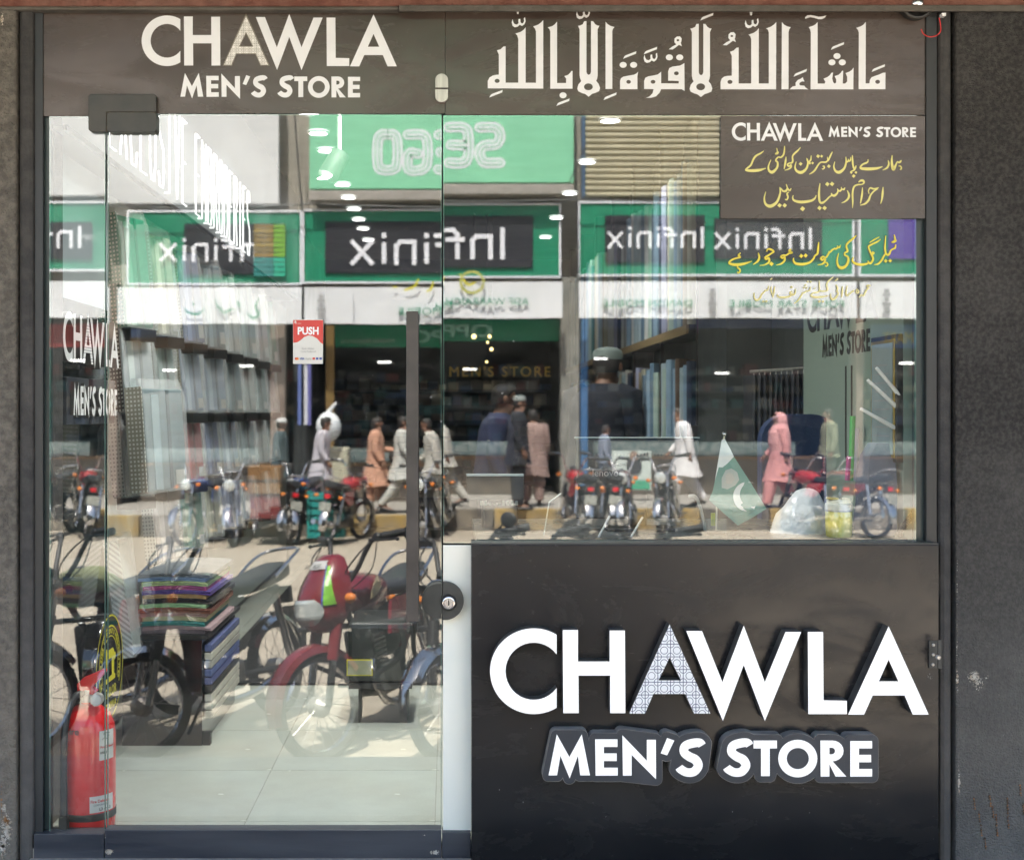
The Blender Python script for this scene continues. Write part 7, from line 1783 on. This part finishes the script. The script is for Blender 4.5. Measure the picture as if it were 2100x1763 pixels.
# ------------------------------------------------------------------ people
M_SKIN = mat("skin", (0.25, 0.13, 0.08), 0.55, c2=(0.22, 0.11, 0.07), scale=5)
M_HAIR = mat("dark_hair", (0.012, 0.009, 0.008), 0.6, c2=(0.02, 0.015, 0.012), scale=40, bump=0.3)
def person(label, loc, yaw, height=1.72, top=(0.6, 0.6, 0.6), legs=None, hem=0.56, phase=0.0, arm=0.0, cap=None, scarf=None, bend=0.0, carry=None, beard=False, group=None, lf=1.0):
    """walks towards local +Y; phase>0 opens the stride"""
    r = thing("person", label, "person", loc, yaw, group)
    s = height / 1.74; r.scale = (s*1.13, s*1.13, s)
    ph = phase; legs = legs or top
    hy = 0.30*ph
    B = bend
    J = {}
    J['pel'] = (0, 0, 0.96 - 0.02*ph); J['sp'] = (0, 0.02*B, 1.14); J['ch'] = (0, 0.10*B, 1.34); J['nk'] = (0, 0.16*B, 1.475); J['hb'] = (0, 0.02 + 0.20*B, 1.555); J['hm'] = (0, 0.03 + 0.22*B, 1.625); J['ht'] = (0, 0.015 + 0.22*B, 1.70)
    J['chin'] = (0, 0.085 + 0.22*B, 1.555); J['nose'] = (0, 0.125 + 0.22*B, 1.61)
    R_ = {'pel': (.13,.10), 'sp': (.12,.09), 'ch': (.15,.10), 'nk': (.055,.055), 'hb': (.062,.07), 'hm': (.076,.09), 'ht': (.066,.078), 'chin': (.035,.03), 'nose': (.012,.012)}
    edges = [('pel','sp'),('sp','ch'),('ch','nk'),('nk','hb'),('hb','hm'),('hm','ht'),('hb','chin'),('hm','nose')]
    for sd_, sg2 in (('l', 1), ('r', -1)):
        q = sg2 * ph; aa = -sg2 * (arm if arm else 0.35*ph)
        if carry and sd_ == 'l': aa = 0.7
        J['sh'+sd_] = (sg2*0.175, 0.10*B, 1.42); J['el'+sd_] = (sg2*0.215, 0.10*B + 0.10*aa - 0.02, 1.15 + 0.03*abs(aa)); 
        J['wr'+sd_] = (sg2*0.225, 0.10*B + 0.42*aa + 0.05, 0.93 + 0.10*abs(aa)) if not (carry and sd_ == 'l') else (sg2*0.14, 0.34, 1.12)
        w = Vector(J['wr'+sd_]); e = Vector(J['el'+sd_]); dn = (w - e).normalized()
        J['ha'+sd_] = tuple(w + dn*0.07)
        R_['sh'+sd_] = (.062,.062); R_['el'+sd_] = (.042,.042); R_['wr'+sd_] = (.028,.028); R_['ha'+sd_] = (.036,.018)
        edges += [('ch','sh'+sd_),('sh'+sd_,'el'+sd_),('el'+sd_,'wr'+sd_),('wr'+sd_,'ha'+sd_)]
        for fi in range(4):
            n1 = 'f%d%s' % (fi, sd_); n2 = 'g%d%s' % (fi, sd_); off = (fi - 1.5)*0.019
            L1 = (0.045, 0.052, 0.048, 0.036)[fi]
            J[n1] = tuple(w + dn*(0.07 + L1) + Vector((0.0, off, 0))); J[n2] = tuple(w + dn*(0.07 + L1*1.75) + Vector((-sg2*0.014, off, 0)))
            R_[n1] = (.0088,.0088); R_[n2] = (.0075,.0075); edges += [('ha'+sd_, n1), (n1, n2)]
        J['t'+sd_] = tuple(w + dn*0.055 + Vector((-sg2*0.01, 0.036, 0))); J['u'+sd_] = tuple(w + dn*0.09 + Vector((-sg2*0.016, 0.046, 0)))
        R_['t'+sd_] = (.010,.010); R_['u'+sd_] = (.009,.009); edges += [('wr'+sd_,'t'+sd_),('t'+sd_,'u'+sd_)]
        J['hp'+sd_] = (sg2*0.095, 0, 0.90); J['kn'+sd_] = (sg2*0.10, 0.55*hy*sg2 + 0.05*ph, 0.50); 
        az_ = 0.085 if q >= 0 else 0.085 + 0.07*ph
        J['an'+sd_] = (sg2*0.10, 1.05*hy*sg2 - (0.06*ph if q < 0 else 0), az_); J['to'+sd_] = (sg2*0.11, 1.05*hy*sg2 + 0.15, 0.035)
        R_['hp'+sd_] = (.085,.09); R_['kn'+sd_] = (.056,.06); R_['an'+sd_] = (.038,.042); R_['to'+sd_] = (.040,.028)
        edges += [('pel','hp'+sd_),('hp'+sd_,'kn'+sd_),('kn'+sd_,'an'+sd_),('an'+sd_,'to'+sd_)]
    keys = list(J); idx = {k: i for i, k in enumerate(keys)}
    me = bpy.data.meshes.new("body"); me.from_pydata([J[k] for k in keys], [(idx[a], idx[b]) for a, b in edges], [])
    ob = bpy.data.objects.new("body", me); COL.objects.link(ob)
    md = ob.modifiers.new("skin", 'SKIN'); md.use_smooth_shade = True; md.branch_smoothing = 0.3
    for i, k in enumerate(keys):
        me.skin_vertices[0].data[i].radius = R_[k]; me.skin_vertices[0].data[i].use_root = (k == 'pel')
    sb_ = ob.modifiers.new("sub", 'SUBSURF'); sb_.levels = 1; sb_.render_levels = 1
    bpy.context.view_layer.update()
    dg = bpy.context.evaluated_depsgraph_get(); m2 = bpy.data.meshes.new_from_object(ob.evaluated_get(dg)); m2.name = "body"
    COL.objects.unlink(ob); bpy.data.objects.remove(ob)
    m2.materials.clear(); m2.materials.append(M_SKIN)
    ob = bpy.data.objects.new("body", m2); COL.objects.link(ob); ob.parent = r
    # clothing
    MTt = flat(top, 0.85, bump=0.25, bscale=25); ML = flat(legs, 0.85, bump=0.25, bscale=25)
    rr = random.Random(int(loc[0]*100) + 7); n = 24
    kz = [(1.50, .075, .070), (1.475, .13, .085), (1.43, .205, .105), (1.36, .215, .130), (1.22, .200, .135), (1.05, .200, .140), (0.90, .215, .155)]
    z = 0.78
    while z > hem + 0.02: kz.append((z, .225 + (0.9-z)*0.10, .165 + 0.10*(0.9-z) + 0.22*ph*(0.9-z))); z -= 0.11
    kz.append((hem, .235 + (0.9-hem)*0.10, .17 + 0.10*(0.9-hem) + 0.25*ph*(max(0, 0.9-hem))))
    rings = []
    for zi, (z, rx, ry) in enumerate(kz):
        yc = 0.10*B*min(1, max(0, (z-0.95)/0.4)) + (0.06*B if z > 1.45 else 0)
        fold = 0.0 if z > 1.3 else 0.035*(1.3-z)
        rings.append([Vector((rx*math.cos(a)*(1 + fold*math.sin(5*a + zi*0.3 + rr.random()*0.3)), yc + ry*math.sin(a)*(1 + fold*math.sin(4*a + 1.7 + zi*0.2)), z + (0.015*math.sin(3*a) if z == hem else 0))) for a in [2*math.pi*j/n for j in range(n)]])
    km = MB(); km.loft(rings, caps=False)
    for sd_, sg2 in (('l', 1), ('r', -1)):
        a, b, c = Vector(J['sh'+sd_]), Vector(J['el'+sd_]), Vector(J['wr'+sd_])
        km.tube([a - Vector((sg2*0.05, 0, -0.005)), a, a.lerp(b, 0.5), b, b.lerp(c, 0.5), c.lerp(b, 0.06)], [.08, .082, .068, .060, .054, .048], 12)
    km.build("tunic" if hem < 0.8 else "shirt", MTt, r, smooth=True)
    tm_ = MB()
    for sd_ in 'lr':
        a, b, c = Vector(J['hp'+sd_]), Vector(J['kn'+sd_]), Vector(J['an'+sd_])
        tm_.tube([a + Vector((0, 0, 0.06)), a, a.lerp(b, 0.5), b, b.lerp(c, 0.5), c + Vector((0, 0, 0.02))], [.12*lf, .12*lf, .105*lf, .092*lf, .085*lf, .068*lf], 12)
    tm_.build("trousers", ML, r, smooth=True)
    for sd_ in 'lr':
        a, b = Vector(J['an'+sd_]), Vector(J['to'+sd_])
        MB().tube([a + Vector((0, -0.06, -0.045)), a + Vector((0, 0.02, -0.042)), b + Vector((0, 0.0, 0.0)), b + Vector((0, 0.05, -0.005))], [.036, .044, .042, .02], 10, flatten=0.7).build("shoe", M_BLACK, r, smooth=True)
    hc = Vector(J['hm'])
    if scarf:
        sc_ = MB(); rg = []
        for (z, rx, y0, y1) in ((1.745, .03, -.02, .03), (1.725, .07, -.085, .09), (1.67, .098, -.12, .105), (1.60, .102, -.13, .09), (1.53, .10, -.13, .08), (1.46, .15, -.14, .12), (1.38, .215, -.16, .16), (1.20, .22, -.18, .17), (1.02, .21, -.18, .14)):
            rg.append([Vector((rx*math.cos(a), (y0+y1)/2 + (y1-y0)/2*math.sin(a), z)) for a in [2*math.pi*j/20 for j in range(20)] if True])
        n_ = len(sc_.v)
        for i in range(len(rg)-1):
            for j in range(20):
                a_mid = 2*math.pi*(j+0.5)/20; z_m = (rg[i][j].z + rg[i+1][j].z)/2
                if 1.56 < z_m < 1.70 and math.sin(a_mid) > 0.55: continue
                sc_.q([rg[i][j], rg[i][(j+1) % 20], rg[i+1][(j+1) % 20], rg[i+1][j]])
        sc_.build("headscarf", flat(scarf, 0.85), r, smooth=True)
    else:
        hm = MB(); rg = []
        for (z, rx, ry, yo) in ((-0.055, .074, .055, -.045), (-0.02, .082, .078, -.028), (0.02, .084, .092, -.012), (0.06, .080, .094, -.004), (0.095, .062, .076, -.002), (0.115, .02, .03, 0)):
            rg.append([Vector((hc.x + rx*math.cos(a), hc.y + yo + ry*math.sin(a)*(1.0 if math.sin(a) < 0 else 0.9), hc.z + z + (0.035 if (math.sin(a) > 0.4 and z < 0.03) else 0))) for a in [2*math.pi*j/18 for j in range(18)]])
        hm.loft(rg).build("hair", M_HAIR, r, smooth=True)
    for sg2 in (-1, 1):
        MB().ball((hc.x + sg2*0.03, hc.y + 0.078, hc.z - 0.005), 0.009, 8, m=6).build("eye", M_BLACK, r, smooth=True)
        if not scarf: MB().ball((hc.x + sg2*0.082, hc.y - 0.005, hc.z - 0.015), (0.011, 0.018, 0.03), 8, m=6).build("ear", M_SKIN, r, smooth=True)
    MB().ball((hc.x, hc.y + 0.083, hc.z - 0.055), (0.022, 0.008, 0.006), 8, m=6).build("mouth", flat((0.22, 0.07, 0.06), 0.5), r, smooth=True)
    if beard: MB().ball((hc.x, hc.y + 0.05, hc.z - 0.075), (0.058, 0.052, 0.045), 12, m=8).build("beard", M_HAIR, r, smooth=True)
    if cap:
        MB().lathe([(0.088, 0.0), (0.091, 0.03), (0.082, 0.06), (0.05, 0.078), (0.01, 0.084)], Matrix.Translation((hc.x, hc.y - 0.008, hc.z + 0.035)), 22).build("cap", flat(cap, 0.8), r, smooth=True)
    if carry:
        MB().ball((0.05, 0.36, 1.02), (0.12, 0.16, 0.15), 12).build("carried_bag", flat(carry, 0.5), r, smooth=True)
    return r
def foot(px, d=19.8, z=WZ): p = R(px + (24 if 219 < px < 905 else 0), 900, d); return (p.x, -d, z)
RT, LT, AW, TO = rad(-90), rad(90), rad(180), 0.0       # heading right, left, away from the shop, towards it
person("man in peach tunic and trousers walking right on the far walkway with a dark bag", foot(768), RT, 1.72, (0.56,0.30,0.20), hem=0.50, phase=0.35, carry=(0.03,0.03,0.03))
person("man in white grey suit striding left of the door handle across the street", foot(822), RT, 1.74, (0.50,0.50,0.46), hem=0.62, phase=0.9)
person("man in off white loose clothes striding behind the door edge across the street", foot(888), LT, 1.70, (0.48,0.46,0.41), hem=0.75, phase=0.9, bend=0.5)
person("man in pale lilac tunic walking right behind the parked motorcycles", foot(655, 20.2), RT, 1.72, (0.52,0.49,0.53), hem=0.6, phase=0.3, bend=0.3)
person("bearded man in white cap and dark tunic by the brown pillar across the street", foot(572, 20.6), RT, 1.70, (0.05,0.08,0.09), hem=0.6, phase=0.1, cap=(0.62,0.62,0.6), beard=True)
person("man in brown long tunic seen from behind on the far walkway", foot(1093, 19.9), AW, 1.74, (0.30,0.205,0.18), hem=0.55, phase=0.1)
person("man in all white tunic and trousers walking right past the motorcycles", foot(1405, 19.5), LT, 1.78, (0.74,0.72,0.72), hem=0.56, phase=0.75, bend=0.35, lf=1.1)
person("woman in pink headscarf and pink suit walking left across the street", foot(1597, 19.4), LT, 1.70, (0.62,0.28,0.27), hem=0.50, phase=0.7, scarf=(0.64,0.32,0.31), lf=1.15)
person("man in olive shirt standing at the right across the street", foot(1700, 21.0), LT, 1.78, (0.20,0.20,0.13), legs=(0.08,0.08,0.07), hem=0.85, phase=0.2)
person("man in pale blue shirt sitting back in the shop behind the pillar", foot(1240, 22.2), RT, 1.45, (0.22,0.25,0.33), hem=0.85)
person("man in cap standing behind the navy shirted man on the walkway", foot(1062, 19.0, WZ), RT, 1.98, (0.02,0.022,0.03), hem=0.7, cap=(0.22,0.25,0.24))
# inside the shop
pm = person("shopkeeper in dark navy tunic and grey knitted cap standing among the cloth shelves", (W(1228, 900, 4.6).x, 4.6, FZ), rad(-35), 1.72, (0.010,0.014,0.026), hem=0.6, cap=(0.24,0.30,0.28), bend=0.4)
pn = person("dark haired young man in navy shirt leaning by the counter deep in the shop", (W(1010, 900, 5.3).x, 5.3, FZ), RT, 1.50, (0.05,0.06,0.13), legs=(0.03,0.03,0.04), hem=0.9, bend=0.3)
o = MB().ball(W(1815, 952, 0.9), (0.045, 0.05, 0.10), 12).build("orange_cloth", flat((0.55, 0.30, 0.05), 0.9), smooth=True); tag(o, "orange cloth hanging over a chair back at the right of the shop", "cloth")
